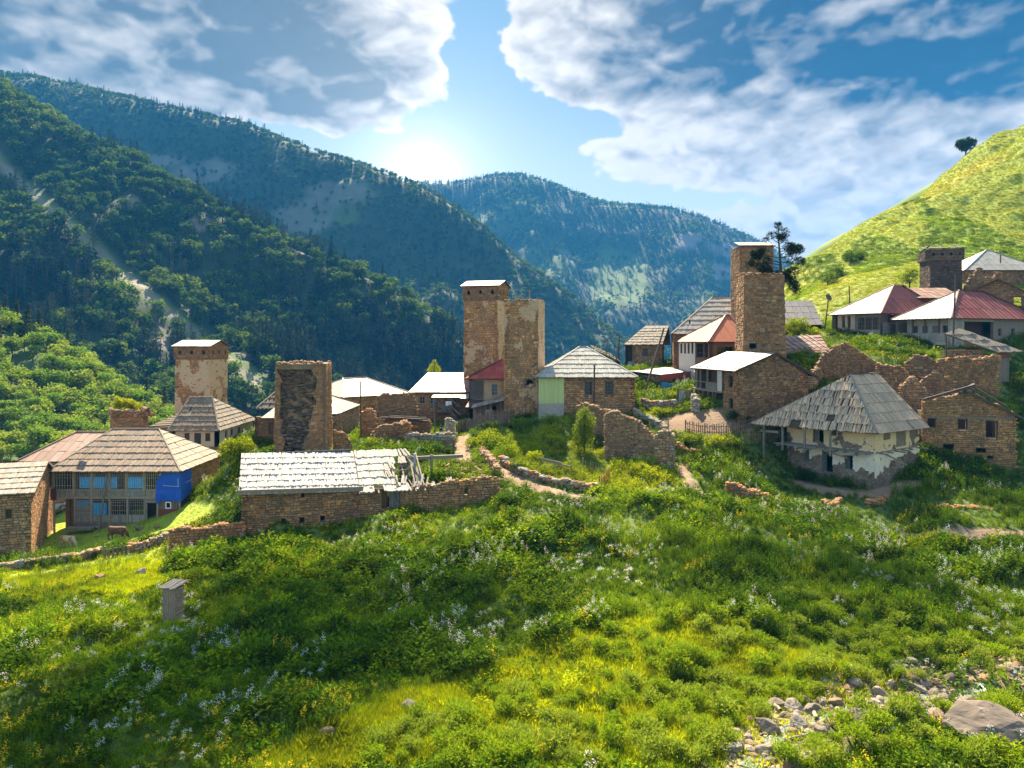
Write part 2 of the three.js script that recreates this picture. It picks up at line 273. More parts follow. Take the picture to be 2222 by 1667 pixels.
const segDist = (x, z, a, b) => { const dx = b.x - a.x, dz = b.z - a.z, t = clamp(((x - a.x) * dx + (z - a.z) * dz) / (dx * dx + dz * dz + 1e-9), 0, 1); return Math.hypot(x - a.x - dx * t, z - a.z - dz * t); };
const lineDist = (line, x, z) => { let m = 1e9; for (let i = 0; i < line.length - 1; i++) m = Math.min(m, segDist(x, z, line[i], line[i + 1])); return m; };
const pathLine = (pts) => pts.map(([px, py]) => onGround(px, py));
const PATHS = [
  { w: 1.7, name: 'dirt_path', label: 'narrow dirt track curving below the terrace garden to the cream house', pts: pathLine([[1072, 1010], [1100, 1030], [1150, 1052], [1210, 1070], [1270, 1084], [1300, 1088]]) },
  { w: 1.2, name: 'dirt_path', label: 'stony footpath climbing between flowering weeds beside the tumbled wall', pts: pathLine([[1478, 1012], [1500, 1050], [1530, 1080], [1575, 1098], [1640, 1108], [1720, 1116]]) },
  { w: 2.2, name: 'dirt_path', label: 'gravelly track running below the low orange stone wall', pts: pathLine([[1960, 1172], [2060, 1164], [2150, 1160], [2260, 1163]]) },
  { w: 1.6, name: 'dirt_path', label: 'pale walled lane leading up to the woven fence', pts: pathLine([[1003, 1000], [1003, 985], [1002, 965], [1003, 950]]) },
  { w: 1.7, name: 'dirt_path', label: 'bare earth slope at the foot of the cream house', pts: pathLine([[1740, 1050], [1800, 1066], [1890, 1074], [1980, 1050]]) },
];
const YARD = [[1430, 905], [1560, 885], [1620, 905], [1700, 925], [1560, 948], [1420, 935]];
const LAWN = [[-60, 1225], [160, 1098], [470, 1088], [460, 1120], [372, 1165], [200, 1200], [60, 1225]];
const STREAM = [[1620, 1667], [1690, 1600], [1760, 1560], [1880, 1530], [2010, 1515], [2120, 1500], [2230, 1460]];
const streamLine = STREAM.map(([a, b]) => onGround(a, b));
const COPSE = [[560, 1660], [760, 1540], [900, 1480], [1040, 1440], [1250, 1350], [1350, 1360], [1420, 1400], [1250, 1480], [1000, 1560], [760, 1667]];
const MEADOW = [[540, 1670], [700, 1570], [880, 1500], [1060, 1440], [1230, 1370], [1420, 1330], [1600, 1340], [1700, 1400], [2000, 1480], [1800, 1540], [1700, 1670]];
const GARDEN = [[1085, 1005], [1110, 960], [1200, 905], [1250, 900], [1310, 985], [1440, 1000], [1480, 1040], [1470, 1085], [1330, 1080], [1200, 1050]];
const GREENHILL = [[160, 1230], [370, 1170], [370, 1230], [330, 1290], [0, 1310], [0, 1240]];
function zone(x, z, y) {                                      // what grows at a place: weights between 0 and 1
  const [px, py] = proj(x, y, z), o = { lawn: 0, meadow: 0, path: 0, garden: 0, stones: 0, hill: 0, px, py };
  if (z < -118) o.hill = sst(-118, -128, z);
  const wob = (n3(x * .35, z * .35, 9) - .5) * 40, wy = (n3(x * .35, z * .35, 19) - .5) * 24;
  if (z > -120 && z < -10) {
    if (inPoly(LAWN, px, py)) o.lawn = 1;
    if (inPoly(YARD, px, py)) o.path = 1;
    if (inPoly(MEADOW, px + wob, py + wy)) o.meadow = 1;
    if (inPoly(GREENHILL, px + wob, py)) o.meadow = .8;
    if (inPoly(GARDEN, px, py)) o.garden = 1;
    for (const p of PATHS) o.path = Math.max(o.path, sst(p.w * .75, p.w * .45, lineDist(p.pts, x, z)));
    o.stones = sst(3.2, .8, lineDist(streamLine, x, z) + (n3(x * .6, z * .6, 3) - .5) * 2.4);
  }
  return o;
}
{ // the ground mesh
  const { X0, Z0, ST, NX, NZ, h } = ground, pos = new Float32Array(NX * NZ * 3), col = new Float32Array(NX * NZ * 3), uv = new Float32Array(NX * NZ * 2), idx = [];
  for (let j = 0; j < NZ; j++) for (let i = 0; i < NX; i++) {
    const o = j * NX + i, x = X0 + i * ST, z = Z0 + j * ST, y = h[o]; pos.set([x, y, z], o * 3); uv.set([x * .5, z * .5], o * 2);
    const n = fbm(x * .12, z * .12, 6, 4), m = n3(x * .7, z * .7, 4);
    let c = mixc([.045, .085, .012], [.10, .13, .02], sst(.35, .65, n));
    if (z > -150) {
      const q = zone(x, z, y);
      c = mixc(c, [.21, .27, .010], Math.max(q.lawn, q.meadow * .9)); c = mixc(c, [.13, .17, .02], q.garden * .6);
      c = mixc(c, mixc([.17, .10, .06], [.25, .17, .11], m), Math.max(q.path, q.stones * .8));
      if (q.hill) c = mixc(c, [.16, .19, .018], q.hill);
    } else {
      const dry = fbm(x * .035 + 7, z * .035, 3, 4), tr = fbm(x * .02 + y * .05, y * .3, 12, 3);
      c = mixc([.17, .22, .008], [.25, .225, .010], sst(.45, .65, dry)); c = mixc(c, [.11, .17, .010], sst(.56, .68, tr) * .7);
    }
    const k = .82 + .36 * m; col.set([c[0] * k, c[1] * k, c[2] * k], o * 3);
    if (i < NX - 1 && j < NZ - 1) idx.push(o, o + NX, o + 1, o + 1, o + NX, o + NX + 1);
  }
  const g = new THREE.BufferGeometry(); g.setAttribute('position', new THREE.BufferAttribute(pos, 3)); g.setAttribute('color', new THREE.BufferAttribute(col, 3)); g.setAttribute('uv', new THREE.BufferAttribute(uv, 2)); g.setIndex(idx); g.computeVertexNormals();
  top(new THREE.Mesh(g, M.ground), 'ground', 'green hillside that carries the village and rises to the grassy hill', null, null, 'structure');
}
{ // the valley floor below and round everything
  const g = new THREE.CircleGeometry(2000, 64); g.rotateX(-Math.PI / 2); g.translate(0, 0, -900);
  const m = new THREE.Mesh(g, new THREE.MeshStandardMaterial({ color: new THREE.Color(.06, .09, .03), roughness: 1 })); m.position.y = -170;
  top(m, 'valley_floor', 'deep valley floor hidden between the village and the mountains', null, null, 'structure');
}

// ---------------------------------------------------------------- mountains
const resample = (pts, n) => { const out = [], a = pts[0][0], b = pts[pts.length - 1][0]; let d = pts[0][2]; const P = []; for (const p of pts) { P.push([p[0], p[1], p[2] ?? null]); }
  const known = P.map((p, i) => (p[2] === null ? -1 : i)).filter((i) => i >= 0); P.forEach((p, i) => { if (p[2] === null) { const lo = known.filter((k) => k < i).pop(), hi = known.find((k) => k > i); p[2] = lerp(P[lo][2], P[hi][2], (p[0] - P[lo][0]) / (P[hi][0] - P[lo][0])); } });
  for (let i = 0; i < n; i++) { const x = lerp(a, b, i / (n - 1)); let k = 0; while (k < P.length - 2 && P[k + 1][0] < x) k++; const t = clamp((x - P[k][0]) / (P[k + 1][0] - P[k][0]), 0, 1); out.push(at(x, lerp(P[k][1], P[k + 1][1], t), lerp(P[k][2], P[k + 1][2], t))); } return out; };
const RELIEF = [];
function mountain(name, label, rows, o) {
  const NU = o.nu, NV = o.nv, R = rows.map((r) => resample(r, NU));
  R.unshift(R[0].map((p) => V3(p.x * 1.25, p.y - o.back, p.z * 1.25)));
  const nr = R.length, grid = [];
  for (let j = 0; j < NV; j++) {
    const s = j / (NV - 1) * (nr - 1), k = Math.min(Math.floor(s), nr - 2), t = s - k;
    for (let i = 0; i < NU; i++) {
      const p0 = R[Math.max(k - 1, 0)][i], p1 = R[k][i], p2 = R[k + 1][i], p3 = R[Math.min(k + 2, nr - 1)][i], cr = (a, b, c, d) => (k === 0 ? b + (c - b) * t : .5 * (2 * b + (c - a) * t + (2 * a - 5 * b + 4 * c - d) * t * t + (3 * b - a - 3 * c + d) * t * t * t));
      const p = V3(cr(p0.x, p1.x, p2.x, p3.x), cr(p0.y, p1.y, p2.y, p3.y), cr(p0.z, p1.z, p2.z, p3.z));
      const below = sst(.9, 1.8, s), f = o.freq, gully = Math.abs(fbm(p.x * f * 1.3 - p.y * f * .25, p.z * f * .3, 2 + o.seed, 4) - .5) * 2;
      const e = (fbm(p.x * f, p.y * f * .6, p.z * f + o.seed, 5) - .5) * o.amp * (.18 + below) + (gully - .25) * o.amp * .75 * below;
      p.y += e * .75; p.z += e * .9; grid.push(p);
    }
  }
  const pos = new Float32Array(grid.length * 3), col = new Float32Array(grid.length * 3), idx = [];
  const info = grid.map((p) => { const [px, py] = proj(p.x, p.y, p.z); return o.cover(p, px, py); });
  grid.forEach((p, i) => { pos.set([p.x, p.y, p.z], i * 3); const c = info[i].color, k = .8 + .4 * n3(p.x * .2, p.y * .2, p.z * .2); col.set([c[0] * k, c[1] * k, c[2] * k], i * 3); });
  for (let j = 0; j < NV - 1; j++) for (let i = 0; i < NU - 1; i++) { const a = j * NU + i; idx.push(a, a + NU, a + 1, a + 1, a + NU, a + NU + 1); }
  const g = new THREE.BufferGeometry(); g.setAttribute('position', new THREE.BufferAttribute(pos, 3)); g.setAttribute('color', new THREE.BufferAttribute(col, 3)); g.setIndex(idx); g.computeVertexNormals();
  top(new THREE.Mesh(g, M.hill), name, label, null, null, 'structure');
  RELIEF.push({ grid, info, NU, NV, o });
}
const GRASSY = [.05, .085, .014], FLOOR = [.016, .028, .009], ROCKY = [.13, .11, .105], SCREE = [.19, .155, .13];
const near = (px, py, line, w) => { let m = 1e9; for (let i = 0; i < line.length - 1; i++) { const a = line[i], b = line[i + 1], dx = b[0] - a[0], dy = b[1] - a[1], t = clamp(((px - a[0]) * dx + (py - a[1]) * dy) / (dx * dx + dy * dy), 0, 1); m = Math.min(m, Math.hypot(px - a[0] - dx * t, py - a[1] - dy * t)); } return sst(w, w * .45, m); };
const blob = (px, py, x, y, rx, ry) => sst(1, .6, Math.hypot((px - x) / rx, (py - y) / ry));
mountain('mountain', 'far blue mountain with rock scars across the valley', [
  [[800, 440, 1950], [925, 400], [1000, 402], [1075, 388], [1130, 386], [1200, 405], [1290, 446], [1360, 456], [1450, 463], [1520, 476], [1570, 497], [1620, 520], [1680, 552], [1760, 610], [1950, 720, 1800]],
  [[800, 570, 1560], [1100, 555], [1300, 575], [1500, 610], [1700, 670], [1950, 780, 1500]],
  [[800, 800, 1150], [1200, 830], [1600, 830], [1950, 900, 1100]]], { nu: 200, nv: 110, amp: 90, freq: .0045, seed: 11, back: 260, gap: 11, size: [9, 15], low: true, conif: .5,
  cover: (p, px, py) => { const w = (fbm(p.x * .012, p.y * .012, p.z * .012, 4) - .5) * 60; const meadow = Math.max(blob(px + w, py + w, 1340, 600, 90, 80), blob(px + w, py, 1180, 560, 90, 50) * .6, blob(px + w, py, 1080, 470, 100, 40) * .5); const rock = Math.max(blob(px + w, py + w, 1570, 600, 34, 26), blob(px + w, py + w, 1500, 530, 44, 22), blob(px + w, py + w, 1600, 545, 60, 26), blob(px + w, py, 1240, 560, 26, 20) * .6);
    let c = mixc(FLOOR, GRASSY, meadow); c = mixc(c, ROCKY, rock); return { color: c, trees: 1 - Math.max(meadow * .72, rock * .85) }; } });
mountain('mountain', 'long wooded mountain ridge that falls from the upper left to the saddle', [
  [[-260, 130, 1250], [0, 165, 1180], [120, 190], [240, 218], [330, 234], [430, 250], [520, 270], [600, 303], [680, 334], [760, 360], [830, 384], [905, 410, 1020], [960, 442], [1010, 478], [1060, 512], [1110, 556], [1170, 602], [1240, 655], [1330, 730], [1420, 800], [1560, 900, 900]],
  [[-260, 330, 1000], [0, 340], [300, 400], [560, 470], [800, 565], [1000, 660], [1200, 770], [1560, 940, 800]],
  [[-260, 700, 740], [400, 760], [1000, 850], [1560, 1010, 640]]], { nu: 240, nv: 130, amp: 64, freq: .007, seed: 3, back: 200, gap: 7.2, size: [6.5, 10.5], conif: .14,
  cover: (p, px, py) => { const w = (fbm(p.x * .015, p.y * .015, p.z * .015, 4) - .5) * 70, w2 = (fbm(p.x * .03, p.y * .03, p.z * .03, 3) - .5) * 50; const rock = Math.max(blob(px + w, py + w2, 660, 470, 95, 40), blob(px + w, py + w2, 740, 425, 100, 34), blob(px + w, py + w2, 440, 375, 95, 32), blob(px + w2, py + w, 350, 345, 60, 18)); const bare = Math.max(rock * .9, blob(px + w2, py + w, 720, 470, 80, 34));
    let c = mixc(FLOOR, GRASSY, bare); c = mixc(c, ROCKY, rock * .7); return { color: c, trees: 1 - clamp(bare * .9, 0, 1) }; } });
const GULLY = [[-60, 300], [40, 395], [140, 480], [260, 590], [380, 690], [480, 770], [560, 830]];
mountain('mountain', 'dark wooded spur crossed by a grey scree gully', [
  [[-260, 60, 660], [-100, 130], [0, 205], [60, 245], [110, 275], [180, 322], [240, 345], [300, 366], [350, 410], [430, 445], [500, 484], [560, 515], [640, 552], [720, 585], [800, 615], [880, 662], [960, 725], [1050, 800], [1180, 910, 500]],
  [[-260, 480, 460], [0, 500], [200, 570], [400, 660], [600, 745], [800, 845], [1180, 1020, 410]],
  [[-260, 900, 320], [300, 910], [800, 970], [1180, 1130, 300]]], { nu: 240, nv: 130, amp: 40, freq: .011, seed: 27, back: 160, gap: 6.2, size: [8, 16], conif: .62,
  cover: (p, px, py) => { const w = (fbm(p.x * .02, p.y * .02, p.z * .02, 4) - .5) * 40, sc = near(px + w * .5, py + w, GULLY, 13), edge = near(px + w, py + w, GULLY, 27); const rock = Math.max(blob(px + w, py + w, 215, 285, 24, 30), blob(px + w, py + w, 290, 445, 26, 16), blob(px + w, py + w, 430, 480, 40, 20), blob(px + w, py + w * 1.5, 340, 730, 26, 34), blob(px, py + w, 20, 940, 60, 40)) * .8;
    let c = mixc(FLOOR, GRASSY, Math.max(edge, blob(px + w, py, 700, 800, 160, 40) * .3)); c = mixc(c, SCREE, Math.max(sc * .75, rock)); return { color: c, trees: 1 - Math.max(edge * .95, sc, rock) }; } });
mountain('hill', 'sunlit wooded slope at the lower left below the dark spur', [
  [[-260, 560, 265], [-100, 640], [0, 725], [80, 760], [170, 820], [250, 878], [330, 925], [450, 985, 225]],
  [[-260, 800, 200], [0, 850], [200, 925], [450, 1030, 180]],
  [[-260, 1010, 150], [0, 1030], [200, 1040], [450, 1090, 150]]], { nu: 90, nv: 70, amp: 9, freq: .03, seed: 41, back: 70, gap: 3.6, size: [5, 8.5], conif: .2, bright: true,
  cover: (p, px, py) => ({ color: GRASSY, trees: 1 }) });
mountain('hill', 'second grassy ridge behind the sunny hill on the right', [
  [[1565, 700, 330], [1600, 648], [1640, 628], [1730, 582], [1800, 532], [1890, 484], [1960, 440], [2100, 360, 440]],
  [[1565, 770, 300], [1700, 690], [1900, 590], [2100, 500, 380]],
  [[1565, 880, 260], [1700, 800], [2100, 700, 300]]], { nu: 80, nv: 60, amp: 8, freq: .02, seed: 51, back: 60, gap: 0, size: [5, 8], conif: 0,
  cover: (p, px, py) => { const n = fbm(p.x * .05, p.y * .05, p.z * .05, 5); return { color: mixc([.08, .14, .016], [.16, .19, .02], sst(.35, .7, n)), trees: 0 }; } });

// ---------------------------------------------------------------- building kit
const PAL = {
  tan: [[.46, .31, .17], [.40, .26, .145], [.52, .37, .22], [.34, .21, .12], [.50, .30, .13], [.38, .29, .19], [.44, .27, .15]],
  grey: [[.36, .29, .21], [.30, .24, .18], [.42, .35, .26], [.25, .19, .14], [.44, .30, .17], [.34, .29, .24], [.38, .26, .16]],
  brown: [[.32, .22, .14], [.26, .17, .11], [.38, .27, .17], [.20, .14, .10], [.40, .24, .12], [.30, .24, .19]],
  soot: [[.17, .10, .075], [.12, .075, .06], [.22, .13, .09], [.09, .06, .05], [.25, .14, .09]],
  orange: [[.46, .26, .12], [.40, .24, .13], [.36, .25, .17], [.50, .24, .08], [.42, .33, .24], [.30, .21, .14]],
  pale: [[.52, .46, .38], [.46, .40, .33], [.58, .52, .45], [.40, .33, .26], [.48, .38, .27]],
};
const W_GREY = [.46, .35, .26], W_DARK = [.13, .08, .05], W_BROWN = [.30, .18, .10], W_PALE = [.52, .43, .35], SHING = [.45, .33, .25], SHING_W = [.72, .66, .60];
for (const k of ['tan', 'grey', 'brown', 'orange']) PAL[k] = PAL[k].map((c) => [c[0] * 1.5, c[1] * 1.12, c[2] * .76]);
const jit = (c, a = .16) => { const k = 1 + rr(-a, a), w = rr(-a, a) * .35; return [c[0] * k * (1 + w), c[1] * k, c[2] * k * (1 - w)]; };
const onLine = (a, b, px) => { const q = (px - 1111) / F; return (q * -a.z - a.x) / ((b.x - a.x) - q * (a.z - b.z)); };

const BLDS = [];
class Bld {
  constructor(name, label, cat, o, group) {
    this.g = new THREE.Group(); Object.assign(this, { name, label, cat, group });
    const a = at(o.pl, o.py, o.dl), b = at(o.pr, o.py, o.dr ?? o.dl); this.y0 = o.y ?? a.y; b.y = a.y = this.y0;
    this.a = a; this.b = b; this.W = a.distanceTo(b); this.L = o.L ?? 6; this.d = Math.min(o.dl, o.dr ?? o.dl); this.dl = o.dl; this.dr = o.dr ?? o.dl;
    this.g.position.copy(a).add(b).multiplyScalar(.5); this.ang = Math.atan2(-(b.z - a.z), b.x - a.x); this.g.rotation.y = this.ang;
    this.sink = o.sink ?? 1.5; this.stones = []; this.maxS = o.stones ?? 45;
    const back = V3(-Math.sin(this.ang), 0, -Math.cos(this.ang));
    BLDS.push(this);
    this.c = b.clone().addScaledVector(back, this.L); this.e = a.clone().addScaledVector(back, this.L);
  }
  x(px) { return onLine(this.a, this.b, px) * this.W - this.W / 2; }                     // local x of a pixel column on the front
  zr(px) { return -onLine(this.b, this.c, px) * this.L; }                                // local z of a pixel column on the right side
  zl(px) { return -onLine(this.a, this.e, px) * this.L; }
  h(py, d) { return CY - (py - HZ) * (d ?? (this.dl + this.dr) / 2) / F - this.y0; }      // local height of a pixel row
  world(v) { return v.applyAxisAngle(V3(0, 1, 0), this.ang).add(this.g.position); }
  local(v) { return v.clone().sub(this.g.position).applyAxisAngle(V3(0, 1, 0), -this.ang); }
  // wall plane names
  front(h0, h1, x0 = -this.W / 2, x1 = this.W / 2, z = 0) { return [V3(x0, h0, z), V3(x1, h0, z), V3(x1, h1, z), V3(x0, h1, z)]; }
  right(h0, h1, z0 = 0, z1 = -this.L, x = this.W / 2) { return [V3(x, h0, z0), V3(x, h0, z1), V3(x, h1, z1), V3(x, h1, z0)]; }
  left(h0, h1, z0 = -this.L, z1 = 0, x = -this.W / 2) { return [V3(x, h0, z0), V3(x, h0, z1), V3(x, h1, z1), V3(x, h1, z0)]; }
  back(h0, h1) { const w = this.W / 2; return [V3(w, h0, -this.L), V3(-w, h0, -this.L), V3(-w, h1, -this.L), V3(w, h1, -this.L)]; }
  part(name, acc, mat, label, kind) { return acc.n || acc.isBufferGeometry ? mk(this.g, name, acc, mat, label, kind) : null; }

  // a wall: slab with openings, and masonry on it. opts: pal, th, row, w, out, open [{u,v,w,h,kind}], top (profile function u -> v), mask(u,v), col, mat
  wall(pts, o = {}) {
    const P = new Plane(pts), th = o.th ?? .45, open = o.open ?? [], sh = new THREE.Shape();
    if (o.top) { sh.moveTo(P.u0, P.v0); sh.lineTo(P.u1, P.v0); const n = Math.max(6, Math.ceil((P.u1 - P.u0) / .35)); for (let i = n; i >= 0; i--) { const u = lerp(P.u0, P.u1, i / n); sh.lineTo(u, Math.max(P.v0 + .1, o.top(u) - .12)); } sh.closePath(); }
    else P.poly.forEach((p, i) => (i ? sh.lineTo(p[0], p[1]) : sh.moveTo(p[0], p[1])));
    for (const q of open) { const h = new THREE.Path(); h.moveTo(q.u, q.v); if (q.arch) { h.lineTo(q.u, q.v + q.h * .55); for (let k = 1; k < 6; k++) { const t = Math.PI * k / 6; h.lineTo(q.u + q.w * (.5 - .5 * Math.cos(t)), q.v + q.h * (.55 + .45 * Math.sin(t))); } h.lineTo(q.u + q.w, q.v + q.h * .55); } else { h.lineTo(q.u, q.v + q.h); h.lineTo(q.u + q.w, q.v + q.h); } h.lineTo(q.u + q.w, q.v); h.closePath(); sh.holes.push(h); }
    const eg = new THREE.ExtrudeGeometry(sh, { depth: th, bevelEnabled: false }), ps = eg.attributes.position, us = eg.attributes.uv, acc = new Acc(), c = o.col ?? [.22, .16, .105];
    const pt = (i) => P.to(ps.getX(i), ps.getY(i), ps.getZ(i) - th), uu = (i) => [us.getX(i), us.getY(i)], ix = eg.index, n = ix ? ix.count : ps.count;
    for (let i = 0; i < n; i += 3) { const [a, b, d] = ix ? [ix.getX(i), ix.getX(i + 1), ix.getX(i + 2)] : [i, i + 1, i + 2]; acc.tri(pt(a), pt(b), pt(d), c, uu(a), uu(b), uu(d)); }
    const m = mk(this.g, o.name ?? 'wall', acc, o.mat ?? M.stone, o.label);
    if (o.pal) this.masonry(P, o);
    for (const q of open) this.opening(P, q, th);
    return { P, m };
  }
  masonry(P, o) {
    const [r0, r1] = o.row ?? [.16, .32], [w0, w1] = o.w ?? [.22, .62], out = o.out ?? .07, open = o.open ?? [], pal = o.pal; let v = P.v0 + (o.from ?? 0);
    const low = P.v0 + (o.from ?? 0);
    while (v < P.v1 + (o.top ? 1 : 0)) {
      const rh = rr(r0, r1); let u = P.u0 - rr(0, .3);
      while (u < P.u1) {
        const big = rnd() < .1, w = rr(w0, w1) * (big ? 1.35 : 1), h = rh * (big ? 1.4 : rr(.7, 1.03));
        const cu = u + w / 2, cv = v + h / 2; let bad = cv < low || (o.mask && !o.mask(cu, cv)) || (o.top && cv > o.top(cu) - .02);
        let a = u, b = u + w, c0 = v, d0 = v + h;
        for (const q of open) if (b > q.u && a < q.u + q.w && d0 > q.v && c0 < q.v + q.h) { const dl = q.u - a, dr = b - q.u - q.w; if (dl > .08 && dl >= dr) b = q.u - .01; else if (dr > .08) a = q.u + q.w + .01; else if (d0 - q.v - q.h > .08) c0 = q.v + q.h + .01; else if (q.v - c0 > .08) d0 = q.v - .01; else bad = true; }
        if (!bad && b - a > .06 && d0 - c0 > .05) {
          const g = .012 + rnd() * .012, j = () => rr(-.018, .018), k1 = rr(.1, .35), k2 = rr(.1, .35), ww = b - a, hh = d0 - c0; a += g; b -= g; c0 += g; d0 -= g;
          const poly = [[a + ww * k1 * .5, c0 + j()], [b + j(), c0 + j()], [b + j(), d0 - hh * k2 * .6], [b - ww * k2 * .5, d0 + j()], [a + j(), d0 + j()], [a + j(), c0 + hh * k1 * .6]];
          for (const p of poly) p[1] += (n3(p[0] * .75, p[1] * .45, 5 + P.O.z) - .5) * .3 * sst(0, .3, p[1] - P.v0) * (open.length ? .35 : 1);
          const cl = o.top ? poly : clipPoly(poly, P.poly);
          if (cl.length > 2 && area(cl) > .008) { const pl = rnd() < .62 ? pal[Math.floor(rnd() * 3)] : pick(pal), n = n3(cu * .7, cv * .7, 3 + P.O.x) - .5; this.stones.push({ P, cl, n1: out * rr(.35, 1.15) * (o.rough ? 1 + rnd() * o.rough : 1), col: jit(tint(pl, 1 + n * .6), rnd() < .12 ? .45 : .2), s: ww * (o.hidden ? 0 : 1) }); }
        }
        u += w;
      }
      v += rh;
    }
  }
  opening(P, q, th) {
    const f = q.f ?? .07, z = -(q.in ?? .16), A = new Acc(), bar = (u0, v0, u1, v1, n0, n1, c) => { const m = P.to((u0 + u1) / 2, (v0 + v1) / 2, (n0 + n1) / 2); A.beamBox(m, P.U.clone().multiplyScalar(Math.abs(u1 - u0) / 2), P.V.clone().multiplyScalar(Math.abs(v1 - v0) / 2), P.N.clone().multiplyScalar(Math.abs(n1 - n0) / 2), c); };
    const { u, v, w, h } = q, c = q.col ?? W_GREY;
    if (q.kind === 'window') {
      bar(u, v, u + f, v + h, z - .06, z, c); bar(u + w - f, v, u + w, v + h, z - .06, z, c); bar(u + f, v, u + w - f, v + f, z - .06, z, c); bar(u + f, v + h - f, u + w - f, v + h, z - .06, z, c);
      const nx = q.nx ?? 2, ny = q.ny ?? 3, t = q.t ?? .035;
      for (let i = 1; i < nx; i++) { const k = u + w * i / nx; bar(k - t / 2, v + f, k + t / 2, v + h - f, z - .05, z - .01, c); }
      for (let i = 1; i < ny; i++) { const k = v + h * i / ny; bar(u + f, k - t / 2, u + w - f, k + t / 2, z - .047, z - .013, c); }
      const m = this.part('window', A, M.wood, q.label), G = new Acc(); this.curtain(m, P, q, z);
      G.prism([[u + f, v + f], [u + w - f, v + f], [u + w - f, v + h - f], [u + f, v + h - f]], P, z - .036, z - .03, 0, [.75, .8, .82]); mk(m, 'pane', G, M.pane);
      if (q.sill) { const S = new Acc(); const s0 = P.to(u + w / 2, v - .03, .03); S.beamBox(s0, P.U.clone().multiplyScalar(w / 2 + .08), P.V.clone().multiplyScalar(.03), P.N.clone().multiplyScalar(.08), c); mk(m, 'sill', S, M.wood); }
    } else if (q.kind === 'door') {
      const n = q.n ?? Math.max(3, Math.round(w / .22)), D = new Acc(); const save = A.p; for (let i = 0; i < n; i++) { const B = new Acc(), uu = u + w * i / n; B.prism([[uu + .006, v], [uu + w / n - .006, v], [uu + w / n - .006, v + h], [uu + .006, v + h]], P, z - .05, z + rr(-.004, .006), .02, jit(c, .12)); D.p.push(...B.p); D.c.push(...B.c); D.u.push(...B.u); }
      this.part('door', D, M.wood, q.label);
    } else if (q.kind === 'frame') {
      bar(u, v, u + f, v + h, z - .08, z, c); bar(u + w - f, v, u + w, v + h, z - .08, z, c); bar(u + f, v + h - f, u + w - f, v + h, z - .08, z, c); bar(u + f, v, u + w - f, v + f, z - .08, z, c);
      const m = this.part('window_frame', A, M.wood, q.label);
      if (q.leaf) { const B = new Acc(), lw = w * q.leaf, c2 = q.leafCol ?? c; const uu = q.leafRight ? u + w - f - lw : u + f; for (const [a0, a1, b0, b1] of [[0, 1, 0, .08], [0, 1, .92, 1], [0, .12, .08, .92], [.88, 1, .08, .92], [.12, .88, .46, .52]]) { const k = new Acc(); k.prism([[uu + lw * a0, v + h * b0], [uu + lw * a1, v + h * b0], [uu + lw * a1, v + h * b1], [uu + lw * a0, v + h * b1]], P, z - .03, z + .02, 0, c2); B.p.push(...k.p); B.c.push(...k.c); B.u.push(...k.u); } B.prism([[uu, v], [uu + lw, v], [uu + lw, v + h], [uu, v + h]], P, z - .02, z - .005, 0, tint(c2, .7)); mk(m, 'shutter', B, M.wood); }
    }
  }
  curtain(m, P, q, z) { if (!q.cloth) return; const { u, v, w, h } = q, A = new Acc(); A.prism([[u, v], [u + w, v], [u + w, v + h], [u, v + h]], P, z - .14, z - .12, 0, q.cloth); mk(m, 'curtain', A, M.cloth); }
  px2(P, a, b, c, d, kind, o = {}) { return { u: a, v: b, w: c - a, h: d - b, kind, ...o }; }
  // openings given by pixels, on the front and on the right side
  of(px0, py0, px1, py1, kind, o = {}) { const dd = lerp(this.dl, this.dr, onLine(this.a, this.b, (px0 + px1) / 2)), u = this.x(px0) + this.W / 2 - (o.du ?? 0), v = this.h(py1, dd) - (o.dv ?? -this.sink); return { u, v, w: this.x(px1) - this.x(px0), h: this.h(py0, dd) - this.h(py1, dd), kind, ...o }; }
  os(px0, py0, px1, py1, kind, o = {}) { const t = onLine(this.b, this.c, (px0 + px1) / 2), dd = -lerp(this.b.z, this.c.z, t), u = -this.zr(px0) - (o.du ?? 0), v = this.h(py1, dd) - (o.dv ?? -this.sink); return { u, v, w: this.zr(px0) - this.zr(px1), h: this.h(py0, dd) - this.h(py1, dd), kind, ...o }; }

  // ragged plaster over masonry: cells of a grid where mask(u,v) holds
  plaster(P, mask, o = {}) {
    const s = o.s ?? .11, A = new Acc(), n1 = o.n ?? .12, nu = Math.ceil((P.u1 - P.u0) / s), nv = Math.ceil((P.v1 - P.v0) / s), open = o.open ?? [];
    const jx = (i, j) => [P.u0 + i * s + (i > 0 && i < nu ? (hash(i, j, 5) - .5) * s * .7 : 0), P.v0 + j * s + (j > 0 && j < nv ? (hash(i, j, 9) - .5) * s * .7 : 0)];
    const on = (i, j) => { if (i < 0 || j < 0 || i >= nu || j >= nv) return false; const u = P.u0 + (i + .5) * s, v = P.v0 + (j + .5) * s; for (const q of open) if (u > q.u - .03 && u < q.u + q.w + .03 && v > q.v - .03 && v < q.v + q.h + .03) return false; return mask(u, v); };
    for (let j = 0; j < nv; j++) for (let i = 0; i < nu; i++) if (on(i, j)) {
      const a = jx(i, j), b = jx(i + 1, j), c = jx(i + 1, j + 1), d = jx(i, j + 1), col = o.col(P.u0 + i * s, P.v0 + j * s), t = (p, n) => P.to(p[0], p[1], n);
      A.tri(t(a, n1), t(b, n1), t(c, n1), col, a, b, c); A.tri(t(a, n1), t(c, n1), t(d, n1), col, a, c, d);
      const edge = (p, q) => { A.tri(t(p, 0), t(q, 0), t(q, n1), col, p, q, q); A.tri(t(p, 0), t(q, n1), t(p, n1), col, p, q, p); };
      if (!on(i, j - 1)) edge(a, b); if (!on(i + 1, j)) edge(b, c); if (!on(i, j + 1)) edge(c, d); if (!on(i - 1, j)) edge(d, a);
    }
